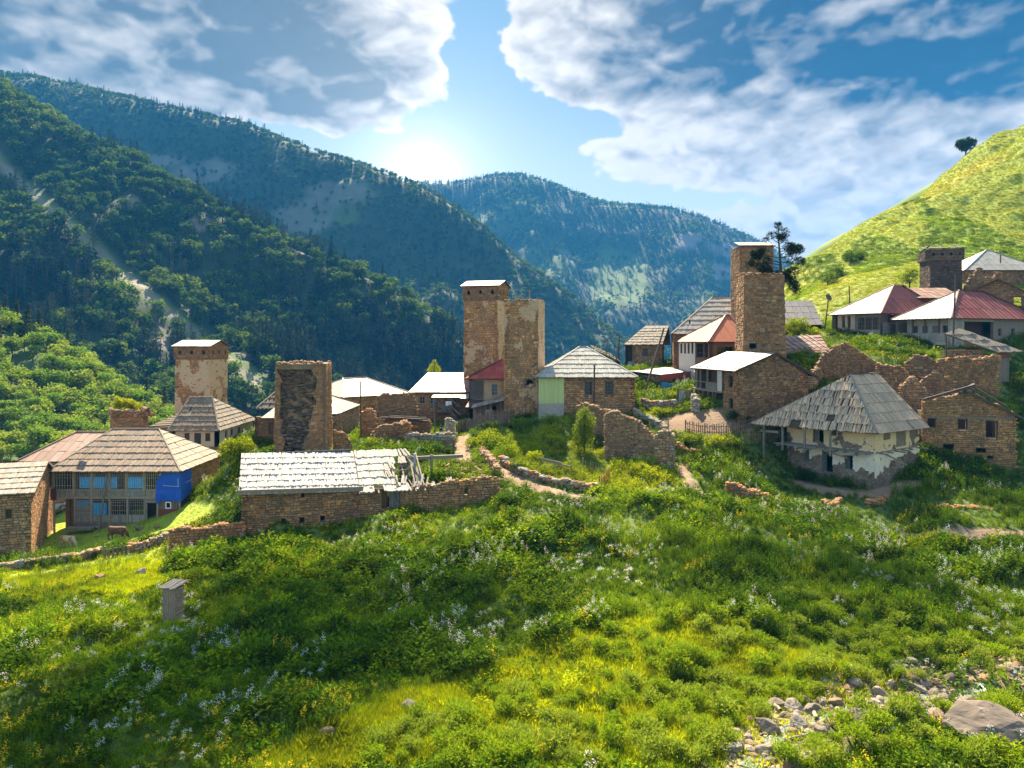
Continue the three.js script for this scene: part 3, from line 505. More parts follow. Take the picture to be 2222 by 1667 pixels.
    return this.part('plaster', A, M.plaster, o.label);
  }
  // roof plane: pts = eave left, eave right, ridge right, ridge left (seen from outside)
  roof(pts, style, o = {}) {
    const P = new Plane(pts), under = new Acc(), lay = o.lay ?? .1; under.prism(P.poly, P, -lay, 0, 0, o.under ?? W_DARK);
    const R = mk(this.g, 'roof', under, M.wood, o.label), col = o.col ?? SHING, pieces = [];
    if (o.holes) { /* the underlay stays as battens below the gaps */ }
    if (style === 'shingle') {
      const rows = o.rows ?? Math.max(2, Math.round((P.v1 - P.v0) / .95)), rh = (P.v1 - P.v0) / rows, w0 = o.w ?? .2;
      for (let k = 0; k < rows; k++) {
        const row = []; let u = P.u0 - rr(0, .1); const sagA = rr(-.03, .03), v0 = P.v0 + k * rh - (k ? .1 * rh : .06), v1 = P.v0 + (k + 1) * rh + .04 * rh;
        while (u < P.u1) {
          const w = w0 * rr(.6, 1.35); if (!(o.gone && o.gone(u + w / 2, v0 + rh / 2)) && rnd() > (o.miss ?? .004)) {
            const m = o.messy ?? .015, sk = rr(-m, m) * rh, dv = rr(-1, 1) * (o.ragged ?? .035), a = u + .008, b = u + w - .008;
            let poly = [[a, v0 + dv], [b, v0 + dv + rr(-.015, .015)], [b + sk, v1], [a + sk, v1]]; if (!o.free) poly = clipPoly(poly, (o.clip ?? (o.clip = P.poly.map(([x, y]) => [x, y - (y < P.v0 + .01 ? .12 : 0)]))));
            if (poly.length > 2 && area(poly) > .01) { const t = rr(.02, .045), lift = rr(0, o.lift ?? .02), c = jit(tint(col, 1 + .25 * (n3(u * .8, k * 3.1, P.O.x) - .5)), o.var ?? .2); row.push({ poly, n: (uu, vv) => .015 + t + lift + (.06 + .02 * (k % 2)) * (1 - (vv - v0) / (v1 - v0)), c, s: Math.hypot(w, rh) }); }
          }
          u += w;
        }
        pieces.push(row);
      }
      if (o.mode === 'each') { const all = pieces.flat(), keep = all.length <= 300 ? all : all.filter((_, i) => i % Math.ceil(all.length / 300 * 1.0001) === 0 || all.length <= 300), set = new Set(keep.slice(0, 300)); const rest = new Acc();
        for (const q of all) if (set.has(q)) { const A = new Acc(); A.prism(q.poly, P, 0, q.n, .01, q.c); mk(R, 'shingle', A, M.wood); } else rest.prism(q.poly, P, 0, q.n, .01, q.c);
        if (rest.n) mk(R, 'shingles', rest, M.wood, null, 'stuff');
      } else if (o.mode === 'hidden') { const A = new Acc(); pieces.flat().forEach((q) => A.prism(q.poly, P, 0, q.n, .01, q.c)); if (A.n) mk(R, 'shingles', A, M.wood, null, 'stuff'); }
      else pieces.forEach((row) => { const A = new Acc(); row.forEach((q) => A.prism(q.poly, P, 0, q.n, .01, q.c)); if (A.n) mk(R, 'shingle_row', A, M.wood); });
    } else if (style === 'tin') {
      const cw = o.cw ?? .9, ch = o.ch ?? 1.8, nu = Math.max(1, Math.round((P.u1 - P.u0) / cw)), nv = Math.max(1, Math.round((P.v1 - P.v0) / ch)), du = (P.u1 - P.u0) / nu, dv = (P.v1 - P.v0) / nv, rest = new Acc(), seams = new Acc(), S = [];
      for (let j = 0; j < nv; j++) for (let i = 0; i < nu; i++) {
        const a = P.u0 + i * du, b = P.v0 + j * dv, poly = clipPoly([[a, b], [a + du, b], [a + du, b + dv], [a, b + dv]], P.poly); if (poly.length < 3 || area(poly) < .02) continue;
        const t = .012 + .008 * ((i + j) % 2) + rr(0, .012), sk = rr(-.012, .012), c = jit(o.pal ? pick(o.pal) : col, o.var ?? .07); S.push({ poly, n: (u, v) => t + sk * (u - a) / du + .012 * (1 - (v - b) / dv), c });
      }
      for (const q of S) if (o.mode === 'hidden' || S.length > 300) rest.prism(q.poly, P, 0, q.n, .006, q.c); else { const A = new Acc(); A.prism(q.poly, P, 0, q.n, .006, q.c); mk(R, 'roof_sheet', A, M.tin); }
      if (rest.n) mk(R, 'roof_sheets', rest, M.tin, null, 'stuff');
      if (o.seam !== 0) for (let i = 1; i < nu; i++) { const a = P.u0 + i * du, poly = clipPoly([[a - .02, P.v0], [a + .02, P.v0], [a + .02, P.v1], [a - .02, P.v1]], P.poly); if (poly.length > 2) seams.prism(poly, P, 0, o.seam ?? .07, 0, tint(o.seamCol ?? col, .8)); }
      if (seams.n) mk(R, 'roof_seam', seams, M.tin);
    } else if (style === 'plank') {
      const w = o.w ?? .5, n = Math.round((P.v1 - P.v0) / w); for (let j = 0; j < n; j++) { let u = P.u0; while (u < P.u1 - .01) { const l = Math.min(rr(1.6, 3.6), P.u1 - u), v = P.v0 + j * (P.v1 - P.v0) / n, poly = clipPoly([[u + .01, v], [u + l - .01, v + rr(-.02, .02)], [u + l - .01, v + w * 1.02], [u + .01, v + w * 1.02]], P.poly); if (poly.length > 2) { const A = new Acc(), t = rr(.02, .05); A.prism(poly, P, 0, (x, y) => t + .05 * (1 - (y - v) / w), .01, jit(o.pal ? pick(o.pal) : col, .14)); mk(R, 'roof_board', A, M.wood); } u += l; } }
    }
    return R;
  }
  ridge(pts, w = .2, col = W_GREY, mat = M.wood, lift = .1) { const A = new Acc(); for (let i = 0; i < pts.length - 1; i++) A.beam(pts[i].clone().add(V3(0, lift, 0)), pts[i + 1].clone().add(V3(0, lift, 0)), w, .07, jit(col, .1)); return this.part('ridge_board', A, mat); }
  // hip roof from an eave rectangle; front / right / left / back styles
  hip({ x0, x1, z0, z1, ye, yr, rx0, rx1, rz, rz2, st = {}, o = {}, of = {}, or = {}, ol = {}, ob = {}, caps = true, capCol, capMat }) {
    const A = V3(x0, ye, z0), B = V3(x1, ye, z0), C = V3(x1, ye, z1), D = V3(x0, ye, z1), E = V3(rx0, yr, rz), G = V3(rx1, yr, rz2 ?? rz), s = (k) => st[k] ?? 'shingle', flat = (p) => (p.length > 3 && p[2].distanceTo(p[3]) < .05 ? p.slice(0, 3) : p);
    const zr = rz2 !== undefined && Math.abs(rx1 - rx0) < .5 && rz2 < rz - .5;             // ridge running back instead of across
    this.roof(zr ? [A, B, E] : flat([A, B, G, E]), s('front'), { ...o, ...of }); this.roof(zr ? [B, C, G, E] : [B, C, G], s('right'), { ...o, ...or }); this.roof(zr ? [D, A, E, G] : [D, A, E], s('left'), { ...o, mode: 'hidden', ...ol }); this.roof(zr ? [C, D, G] : flat([C, D, E, G]), s('back'), { ...o, mode: 'hidden', ...ob });
    if (caps) { this.ridge([A, E], .16, capCol, capMat); this.ridge([B, zr ? E : G], .16, capCol, capMat); this.ridge([C, G], .16, capCol, capMat); this.ridge([D, zr ? G : E], .16, capCol, capMat); if (E.distanceTo(G) > .1) this.ridge([E, G], .2, capCol, capMat); }
  }
  beams(name, list, col, mat = M.wood, label) { for (const [p, q, w = .14, h = w, c = col] of list) this.part(name, new Acc().beam(V3(...p), V3(...q), w, h, jit(c, .12)), mat, label); }
  boards(name, P0, x0, x1, y0, y1, z, n, col, mat = M.wood, va = .16, ends = 0) { for (let i = 0; i < n; i++) { const a = lerp(x0, x1, i / n), b = lerp(x0, x1, (i + 1) / n), t = rr(0, .025); this.part(name, new Acc().box(a + .008, y0 + rr(-1, 1) * ends, z - .02, b - .008, y1 + rr(-1, 1) * ends, z + .012 + t, jit(col, va)), mat); } }
  sideBoards(name, z0, z1, y0, y1, x, n, col, mat = M.wood, va = .16) { for (let i = 0; i < n; i++) { const a = lerp(z0, z1, i / n), b = lerp(z0, z1, (i + 1) / n), t = rr(0, .025); this.part(name, new Acc().box(x - .02, y0, Math.max(a, b) - .008, x + .012 + t, y1, Math.min(a, b) + .008, jit(col, va)), mat); } }
  glazed(x0, x1, y0, y1, z, nx, ny, col, cloth) {           // a glazed bay of a wooden gallery
    const A = new Acc(), f = .06, t = .04; A.box(x0, y0, z - .05, x1, y0 + f, z + .03, col); A.box(x0, y1 - f, z - .05, x1, y1, z + .03, col); A.box(x0, y0 + f, z - .05, x0 + f, y1 - f, z + .03, col); A.box(x1 - f, y0 + f, z - .05, x1, y1 - f, z + .03, col);
    for (let i = 1; i < nx; i++) { const x = lerp(x0, x1, i / nx); A.box(x - t / 2, y0 + f, z - .03, x + t / 2, y1 - f, z + .02, jit(col, .08)); }
    for (let j = 1; j < ny.length + 1; j++) { const y = lerp(y0, y1, ny[j - 1]); A.box(x0 + f, y - t / 2, z - .027, x1 - f, y + t / 2, z + .017, jit(col, .08)); }
    const m = this.part('window', A, M.wood);
    if (!cloth) mk(m, 'pane', new Acc().box(x0 + f, y0 + f, z - .045, x1 - f, y1 - f, z - .04, [.8, .85, .88]), M.pane);
    if (cloth) mk(m, 'curtain', new Acc().box(lerp(x0, x1, cloth[0]), lerp(y0, y1, cloth[2]), z - .09, lerp(x0, x1, cloth[1]), lerp(y0, y1, cloth[3]), z - .06, cloth[4] ?? [.03, .22, .48]), M.cloth, cloth[5]);
  }
  fin() {
    const lim = 10 * this.d / F, big = this.stones.filter((q) => q.s >= lim).sort((a, b) => b.s - a.s), set = new Set(big.slice(0, this.maxS)), rest = new Acc();
    for (const q of this.stones) if (set.has(q)) { const A = new Acc(); A.prism(q.cl, q.P, -.02, q.n1, .1, q.col); mk(this.g, 'stone', A, M.stone); } else rest.prism(q.cl, q.P, -.02, q.n1, .1, q.col);
    if (rest.n) mk(this.g, 'masonry', rest, M.stone, null, 'stuff');
    return top(this.g, this.name, this.label, this.cat, this.group);
  }
  shell(h, o = {}) { const s = -this.sink; return { f: this.wall(this.front(s, h), { ...o, ...(o.F ?? {}) }), r: this.wall(this.right(s, h), { ...o, ...(o.R ?? {}) }), l: this.wall(this.left(s, h), { ...o, hidden: 1, ...(o.Lf ?? {}) }), b: this.wall(this.back(s, h), { ...o, pal: null, hidden: 1 }) }; }
}
// square defensive tower
function tower(name, label, o, f) {
  const b = new Bld(name, label, 'tower', { sink: 2, stones: 90, L: o.L ?? 5, ...o }), H = b.h(o.top), tp = (o.taper ?? .02) * b.W, w = b.W / 2, S = -2, pal = o.pal ?? PAL.tan;
  const q = [[-w, 0], [w, 0], [w, -b.L], [-w, -b.L]], t = [[-w + tp, -tp], [w - tp, -tp], [w - tp, -b.L + tp], [-w + tp, -b.L + tp]];
  const side = (i, hid, ex) => { const j = (i + 1) % 4, A = q[i], B = q[j], C = t[j], D = t[i]; return b.wall([V3(A[0], S, A[1]), V3(B[0], S, B[1]), V3(C[0], H, C[1]), V3(D[0], H, D[1])], { pal: hid === 2 ? null : pal, hidden: hid, out: .075, th: .6, col: o.col ?? [.40, .28, .165], ...o.st, ...ex }); };
  b.sides = [side(0, 0, o.F), side(1, 0, o.R), side(2, 2), side(3, o.leftSeen ? 0 : 1, o.Lf)]; b.H = H; b.tp = tp;
  if (f) f(b, H, w); return b;
}
function crown(b, H, w, { h, out = .18, nf = 3, nr = 3, pal, roofCol, slope, gap = .0 }) {   // projecting crown with arched openings and a shallow pitched roof
  const x = w - b.tp + out, z0 = -b.tp + out, z1 = -b.L + b.tp - out, ar = (L, n) => Array.from({ length: n }, (_, i) => ({ u: L * (i + .5) / n - .24, v: h * .34, w: .48, h: h * .34, arch: 1, kind: 'arch' })), o = { pal, out: .06, th: .4, col: [.33, .22, .13], row: [.12, .22], w: [.2, .5] };
  const F = [V3(-x, H, z0), V3(x, H, z0), V3(x, H + h, z0), V3(-x, H + h, z0)], R = [V3(x, H, z0), V3(x, H, z1), V3(x, H + h, z1), V3(x, H + h, z0)], B = [V3(x, H, z1), V3(-x, H, z1), V3(-x, H + h, z1), V3(x, H + h, z1)], L = [V3(-x, H, z1), V3(-x, H, z0), V3(-x, H + h, z0), V3(-x, H + h, z1)];
  b.wall(F, { ...o, name: 'crown_wall', open: ar(2 * x, nf) }); b.wall(R, { ...o, name: 'crown_wall', open: ar(z0 - z1, nr) }); b.wall(B, { ...o, name: 'crown_wall', open: ar(2 * x, nf), hidden: 1 }); b.wall(L, { ...o, name: 'crown_wall', open: ar(z0 - z1, nr), hidden: 1 });
  const A = new Acc(); A.box(-x, H - .16, z0, x, H, z1, [.27, .18, .11]); b.part('corbel_course', A, M.stone);
  if (roofCol) {
    const e = x + .28, zr = (z0 + z1) / 2, y = H + h + .02, yr = y + slope, zf = z0 + .3, zb = z1 - .3;
    for (const xs of [-1, 1]) b.wall(xs > 0 ? [V3(x, y - .02, z0), V3(x, y - .02, z1), V3(x, yr - .1, zr)] : [V3(-x, y - .02, z1), V3(-x, y - .02, z0), V3(-x, yr - .1, zr)], { ...o, name: 'gable', th: .3 });
    b.roof([V3(-e, y, zf), V3(e, y, zf), V3(e, yr, zr), V3(-e, yr, zr)], 'tin', { cw: 1.0, ch: 3, col: roofCol, seam: .05 }); b.roof([V3(e, y, zb), V3(-e, y, zb), V3(-e, yr, zr), V3(e, yr, zr)], 'tin', { cw: 1.0, ch: 3, col: roofCol, mode: 'hidden', seam: .05 });
  }
}
// rock variants shared by every loose stone
const rockGeo = Array.from({ length: 7 }, (_, k) => { reseed(100 + k); const g = new THREE.IcosahedronGeometry(.5, 1), p = g.attributes.position, v = V3(), s = [rr(.75, 1.1), rr(.55, .8), rr(.75, 1.1)]; for (let i = 0; i < p.count; i++) { v.fromBufferAttribute(p, i); const n = .72 + .62 * n3(v.x * 2.4 + k * 9, v.y * 2.4, v.z * 2.4); v.multiplyScalar(n); v.set(Math.round(v.x * 5.2) / 5.2 * .35 + v.x * .65, v.y, v.z); p.setXYZ(i, v.x * s[0], v.y * s[1], v.z * s[2]); } const c = new Float32Array(p.count * 3).fill(1); g.setAttribute('color', new THREE.BufferAttribute(c, 3)); g.computeVertexNormals(); return g; });
const rockMats = [[.40, .33, .27], [.34, .28, .22], [.47, .41, .35], [.38, .25, .15], [.46, .27, .13], [.29, .23, .19], [.52, .43, .36]].map((c) => c.map((x) => x * .78)).map((c) => { const m = M.rock.clone(); m.color.setRGB(...c); return m; });
const boulderGeo = Array.from({ length: 3 }, (_, k) => { const g = new THREE.IcosahedronGeometry(.5, 6), p = g.attributes.position, v = V3(), cell = (x, y, z) => { let m = 9; for (let i = 0; i < 14; i++) { const n = V3(hash(i, k, 1) - .5, hash(i, k, 2) - .4, hash(i, k, 3) - .5).normalize(); m = Math.min(m, (.34 + .16 * hash(i, k, 4)) / Math.max(.05, x * n.x + y * n.y + z * n.z)); } return m; }; for (let i = 0; i < p.count; i++) { v.fromBufferAttribute(p, i).normalize(); const r = Math.min(.62, cell(v.x, v.y, v.z)) * (1 + .16 * (fbm(v.x * 3 + k, v.y * 3, v.z * 3, 5) - .5)); v.multiplyScalar(r); p.setXYZ(i, v.x, v.y, v.z); } g.setAttribute('color', new THREE.BufferAttribute(new Float32Array(p.count * 3).map((_, j) => .75 + .5 * fbm(p.array[j - j % 3] * 6, p.array[j - j % 3 + 1] * 6, p.array[j - j % 3 + 2] * 6, 4)), 3)); g.computeVertexNormals(); return g; });
function rock(parent, name, p, s, kind, mats = rockMats) { const m = new THREE.Mesh(s > .6 && mats === rockMats ? pick(boulderGeo) : pick(rockGeo), pick(mats)); m.name = name; m.position.copy(p); m.scale.set(s * rr(.85, 1.3), s * rr(.7, 1), s * rr(.8, 1.15)); m.rotation.set(rr(-.3, .3), rr(0, 6.3), rr(-.3, .3)); m.castShadow = m.receiveShadow = true; parent.add(m); return m; }
function addRock(A, p, s, c, flat = 1) { const g = pick(rockGeo), q = g.attributes.position, a = rr(0, 6.3), sx = s * rr(.85, 1.35), sy = s * rr(.7, 1) * flat, sz = s * rr(.8, 1.1), ca = Math.cos(a), sa = Math.sin(a), v = (i) => { const x = q.getX(i) * sx, z = q.getZ(i) * sz; return V3(p.x + x * ca + z * sa, p.y + q.getY(i) * sy, p.z - x * sa + z * ca); }; for (let i = 0; i < q.count; i += 3) A.tri(v(i), v(i + 1), v(i + 2), c); }
// dry-stone wall along ground points; the stones that show large are parts, the rest one mass
function rubble(name, label, pts, h, o = {}) {
  const G = new THREE.Group(), A = new Acc(), mid = pts[Math.floor(pts.length / 2)]; G.position.copy(mid); let cnt = 0; const pal = o.pal ?? PAL.grey, s0 = o.s ?? .34, w = o.w ?? .5;
  const mats = pal.map((c) => { const k = pal.indexOf(c); return (pal.mats ??= pal.map((q) => { const m = M.rock.clone(); m.color.setRGB(...q); return m; }))[k]; });
  for (let i = 0; i < pts.length - 1; i++) {
    const a = pts[i], b = pts[i + 1], L = Math.hypot(b.x - a.x, b.z - a.z), nx = -(b.z - a.z) / L, nz = (b.x - a.x) / L, n = Math.ceil(L / (s0 * .8)), hh = (t) => (o.hs ? lerp(o.hs[i], o.hs[i + 1], t) : h) * (1 + (fbm(t * L * .8 + i * 7, 1, 4, 3) - .5) * (o.ragged ?? .5));
    for (let k = 0; k < n; k++) { const t = (k + .5) / n, x = lerp(a.x, b.x, t), z = lerp(a.z, b.z, t), y = ground(x, z), H = hh(t), rows = Math.max(1, Math.round(H / (s0 * .55)));
      for (let r = 0; r < rows; r++) for (const sd of [-1, 1]) { const s = s0 * rr(.7, 1.25), p = V3(x + nx * sd * w * .28 + rr(-.06, .06), y + (r + .4) * H / rows, z + nz * sd * w * .28 + rr(-.06, .06)).sub(mid), front = (nz * sd > 0) || r === rows - 1; if (front && cnt < (o.max ?? 60) && s * F / -mid.z > 9 && rnd() < (o.share ?? .5)) { cnt++; rock(G, 'stone', p, s * 1.12, null, mats); } else addRock(A, p, s * 1.12, jit(pick(pal), .15)); } }
  }
  if (A.n) mk(G, 'masonry', A, M.rock, null, 'stuff');
  return top(G, name, label, o.cat ?? 'stone wall', o.group);
}
// free-standing ruined wall between two pixel columns, with a broken top
function ruin(name, label, o, prof, st = {}) {
  const b = new Bld(name, label, o.cat ?? 'ruined wall', { sink: 1.2, stones: 50, L: o.th ?? .6, ...o }), pts = prof.map(([px, py]) => { const t = onLine(b.a, b.b, px), dd = lerp(b.dl, b.dr, t); return [t * b.W, b.h(py, dd) + 1.2]; }), th = o.th ?? .6;
  const topf = (u) => { let k = 0; while (k < pts.length - 2 && pts[k + 1][0] < u) k++; const t = clamp((u - pts[k][0]) / (pts[k + 1][0] - pts[k][0] + 1e-6), 0, 1); return lerp(pts[k][1], pts[k + 1][1], t) + (n3(u * 2.2, 1, 7) - .5) * .3; };
  const Hm = Math.max(...pts.map((p) => p[1])) - 1.2 + .2;
  b.wall(b.front(-1.2, Hm), { pal: PAL.grey, top: topf, th, out: .09, ...st }); b.topf = topf;
  const A = new Acc(), pal = st.pal ?? PAL.grey; for (let u = .1; u < b.W; u += .27) for (const z of [-.12, -th * .5, -th + .1]) if (rnd() < .8) addRock(A, V3(u - b.W / 2 + rr(-.06, .06), topf(u) - 1.2 - rr(.02, .16), z + rr(-.05, .05)), rr(.26, .42), jit(pick(pal), .16));
  if (o.ends !== 0) for (const [x, u] of [[-b.W / 2, .05], [b.W / 2, b.W - .05]]) { const Ht = topf(u) - 1.2; for (let y = -1; y < Ht; y += .26) for (const z of [-.12, -th + .15]) addRock(A, V3(x + rr(-.05, .05), y, z), rr(.28, .42), jit(pick(pal), .16)); }
  b.part('capstones', A, M.rock, null, 'stuff');
  return b;
}
function pole(name, label, p, q, r, col, o = {}) { const g = new THREE.CylinderGeometry(r * .8, r, 1, 8), L = p.distanceTo(q), c = new Float32Array(g.attributes.position.count * 3); for (let i = 0; i < c.length; i++) c[i] = col[i % 3]; g.setAttribute('color', new THREE.BufferAttribute(c, 3)); const m = new THREE.Mesh(g, M.wood); m.name = 'pole'; const G = new THREE.Group(); G.position.copy(p); m.scale.y = L; m.quaternion.setFromUnitVectors(V3(0, 1, 0), q.clone().sub(p).divideScalar(L)); m.position.copy(q).sub(p).multiplyScalar(.5); G.add(m); o.extra?.(G, q.clone().sub(p)); return top(G, name, label, o.cat ?? 'pole', o.group); }
function wire(label, p, q, sag, r = .012) { const pts = []; for (let i = 0; i <= 14; i++) { const t = i / 14; pts.push(p.clone().lerp(q, t).add(V3(0, -sag * 4 * t * (1 - t), 0))); } const g = new THREE.TubeGeometry(new THREE.CatmullRomCurve3(pts), 28, r, 5), c = new Float32Array(g.attributes.position.count * 3).fill(.1); g.setAttribute('color', new THREE.BufferAttribute(c, 3)); return top(new THREE.Mesh(g, M.dark), 'overhead_wire', label, 'wire'); }
// picket fence along pixels, with a depth at each end
function picket(name, label, pts, h, o = {}) {
  const G = new THREE.Group(), mid = pts[0]; G.position.copy(mid); const col = o.col ?? W_BROWN, sp = o.sp ?? .17;
  for (let i = 0; i < pts.length - 1; i++) {
    const a = pts[i], b = pts[i + 1], L = Math.hypot(b.x - a.x, b.z - a.z), n = Math.max(2, Math.round(L / sp)), P = (t, y) => { const x = lerp(a.x, b.x, t), z = lerp(a.z, b.z, t); return V3(x, ground(x, z) + y, z).sub(mid); };
    for (let k = 0; k <= n; k++) { const t = k / n, hh = h * rr(.85, 1.1), e = V3(rr(-.05, .05), 0, rr(-.05, .05)), w = (o.w ?? .075) * rr(.7, 1.2); mk(G, 'picket', new Acc().beam(P(t, -.05), P(t, hh).add(e), w, .03, jit(col, .22), V3(-(b.z - a.z) / L, 0, (b.x - a.x) / L)), M.wood); }
    if (o.rails !== 0) for (const y of [.3, .8]) mk(G, 'rail', new Acc().beam(P(0, h * y).add(V3(0, 0, -.05)), P(1, h * y).add(V3(0, 0, -.05)), .05, .07, jit(col, .1)), M.wood);
    if (o.posts !== 0) mk(G, 'post', new Acc().beam(P(0, -.2).add(V3(0, 0, -.1)), P(0, h * 1.12).add(V3(0, 0, -.1)), .11, .11, jit(col, .1)), M.wood);
  }
  return top(G, name, label, 'fence', o.group);
}

// ---------------------------------------------------------------- the village, left to right
reseed(21);
{ // two-storey house with the glazed gallery and the blue tarpaulin
  const b = new Bld('balcony_house', 'two-storey house with glazed wooden gallery, shingled hip roof and blue tarpaulin over its corner', 'house', { pl: 115, pr: 390, py: 1138, dl: 78, dr: 78, L: 10.6, sink: 2 }), W = b.W, w = W / 2, H = b.h(1022), fl = b.h(1080), X = (px) => b.x(px), wd = [.66, .51, .37];
  b.wall(b.right(-2, H, -2.4, -b.L), { pal: PAL.tan, row: [.1, .2], w: [.15, .4], out: .045, col: [.44, .30, .17] });
  b.wall(b.back(-2, H), { th: .4 }); b.wall(b.left(-2, H, -b.L, -2.2), { pal: PAL.tan, hidden: 1 });
  b.part('inner_wall', new Acc().box(-w + .3, -1.5, -2.5, w - .3, H, -2.3, [.25, .2, .16]), M.plaster);
  b.part('gallery_floor', new Acc().box(-w, fl - .12, -2.3, w, fl + .1, .06, wd), M.wood);
  b.part('plinth', new Acc().box(X(162), -1.6, -2, X(345), .25, .05, [.34, .27, .2]), M.stone);
  const ps = [115, 160, 199, 237, 274, 313, 349].map(X), sill = b.h(1063.5), clo = [null, [.25, 1, .1, .72], [0, 1, .08, .72], [0, .45, .08, .72], [.02, .98, .08, .72], null];
  for (let i = 0; i < 7; i++) b.part('gallery_post', new Acc().box(ps[i] - .09, fl + .1, -.08, ps[i] + .09, H, .1, jit(wd, .08)), M.wood);
  for (let i = 0; i < 6; i++) { b.glazed(ps[i] + .1, ps[i + 1] - .1, sill, H - .08, 0, 7, [.24, .66, .82], jit([.72, .62, .50], .06), clo[i] && [...clo[i], [.05, .42, .85]]); b.boards('board', 0, ps[i] + .1, ps[i + 1] - .1, fl + .1, sill - .03, 0, 8, i === 4 ? [.52, .47, .42] : [.55, .45, .35], M.wood, .16, .02); b.part('gallery_rail', new Acc().box(ps[i] + .1, sill - .06, -.02, ps[i + 1] - .1, sill + .03, .08, wd), M.wood); }
  const q = [163, 199, 238, 277, 315].map(X), lt = b.h(1085), ls = b.h(1118);
  for (let i = 0; i < 5; i++) b.part('gallery_post', new Acc().box(q[i] - .08, .1, -.08, q[i] + .08, fl - .1, .1, jit(wd, .08)), M.wood);
  b.glazed(q[0] + .1, q[1] - .1, b.h(1099), lt, 0, 8, [.3, .72], [.5, .46, .4], [0, 1, .05, .95, [.03, .34, .74]]); for (let k = 0; k < 5; k++) b.part('board', new Acc().box(q[0] + .1, ls + k * (b.h(1099) - ls) / 5 + .01, -.04, q[1] - .1, ls + (k + 1) * (b.h(1099) - ls) / 5 - .01, .01 + rr(0, .03), jit([.46, .39, .34], .14)), M.wood);
  b.glazed(q[1] + .1, q[2] - .1, ls, lt, 0, 5, [.45, .8], [.5, .46, .4], [.02, .86, .02, .78, [.03, .34, .74]]); b.glazed(q[2] + .1, q[3] - .1, ls, lt, 0, 7, [.3, .64, .82], [.5, .44, .37]); b.glazed(q[3] + .1, q[4] - .1, ls, lt, 0, 7, [.3, .64, .82], [.5, .44, .37]);
  for (let i = 0; i < 4; i++) b.boards('board', 0, q[i] + .1, q[i + 1] - .1, .22, ls - .02, 0, 7, i === 3 ? [.66, .54, .44] : [.56, .46, .37], M.wood, .2, .02);
  b.part('door_frame', new Acc().box(X(316), .1, -.1, X(319), 2.25, .1, wd).box(X(340), .1, -.1, X(344), 2.25, .1, wd).box(X(313), 2.15, -.1, X(345), 2.5, .12, [.5, .4, .33]), M.wood);
  b.part('doorway_floor', new Acc().box(X(317), -.1, -2.2, X(342), .12, .5, [.33, .25, .2]), M.wood);
  b.part('metal_sheet', new Acc().box(X(344), .1, -.05, X(386), b.h(1105), .03, [.17, .035, .02]), M.paint, 'dark red metal sheet beside the doorway'); b.boards('board', 0, X(344), X(358.5), b.h(1105), fl - .1, 0, 3, [.38, .24, .17]); b.boards('board', 0, X(372), X(386), b.h(1105), fl - .1, 0, 3, [.38, .24, .17]);
  { const A = new Acc(), x0 = X(359), x1 = X(371.5), y0 = b.h(1105) + .04, y1 = b.h(1089); A.box(x0, y0, -.05, x1, y0 + .1, .06, [.8, .78, .74]); A.box(x0, y1 - .1, -.05, x1, y1, .06, [.8, .78, .74]); A.box(x0, y0, -.048, x0 + .1, y1, .057, [.8, .78, .74]); A.box(x1 - .1, y0, -.048, x1, y1, .057, [.8, .78, .74]); const m = b.part('window', A, M.paint, 'small white framed window'); mk(m, 'pane', new Acc().box(x0 + .1, y0 + .1, -.02, x1 - .1, y1 - .1, -.01, [.8, .85, .88]), M.pane); }
  b.part('corner_post', new Acc().box(w - .1, -.6, -.1, w + .06, fl, .08, [.6, .5, .42]), M.wood);
  b.part('metal_sheet', new Acc().box(w - .06, -.5, -2.3, w + .03, b.h(1100), -.14, [.14, .03, .022]), M.paint, 'rusty red side sheet');
  { // tarpaulin: one creased sheet folded round the corner
    const A = new Acc(), nu = 44, nv = 26, x0 = X(340), L1 = w + .14 - x0, L2 = 2.5, y1 = H + .02; const pt = (i, j) => { const s = i / nu * (L1 + L2), v = j / nv, lo = b.h(1092) + (s < L1 ? .28 * Math.sin(s * 1.1) : .1 + (s - L1) * .16), y = lerp(lo, s < .9 ? lerp(b.h(1042), y1, s / .9) : y1, v), n = (fbm(s * 1.3, y * 1.1, 3, 4) - .5) * .34 + (n3(s * 4, y * .7 + s, 8) - .5) * .07; const cr = .16 + n; return s < L1 ? V3(x0 + s, y, cr) : V3(w + .14 + n * .8, y, cr * Math.max(0, 1 - (s - L1) * 2) - (s - L1)); };
    for (let i = 0; i < nu; i++) for (let j = 0; j < nv; j++) A.quad(pt(i, j), pt(i + 1, j), pt(i + 1, j + 1), pt(i, j + 1), [.012, .085, .44], 1, 1);
    const m = b.part('tarpaulin', A, M.cloth, 'creased bright blue tarpaulin wrapped round the gallery corner'); for (const [a, c] of [[V3(X(357), b.h(1053), .3), V3(X(390), b.h(1054.5), .34)], [V3(X(390), b.h(1055), .34), V3(w + .3, b.h(1049), -2.2)], [V3(X(389), b.h(1037), .32), V3(X(389.4), b.h(1054), .34)]]) mk(m, 'rope', new Acc().beam(a, c, .035, .035, [.45, .5, .6]), M.cloth);
  }
  b.beams('post', [[[X(119), -1, .1], [X(118), fl, .1], .15], [[X(146), -.5, -1.6], [X(146), fl, -1.6], .15]], wd); b.beams('leaning_pole', [[[X(224), -.5, .9], [X(237), b.h(1028), .5], .15]], [.38, .31, .26]);
  b.part('metal_box', new Acc().box(X(114), b.h(1084), .02, X(123), b.h(1060), .4, [.12, .03, .025]), M.paint, 'dark red box on the gallery corner');
  b.part('boardwalk', new Acc().box(X(158), -.25, .6, X(213), -.05, 1.4, [.42, .34, .28]), M.wood);
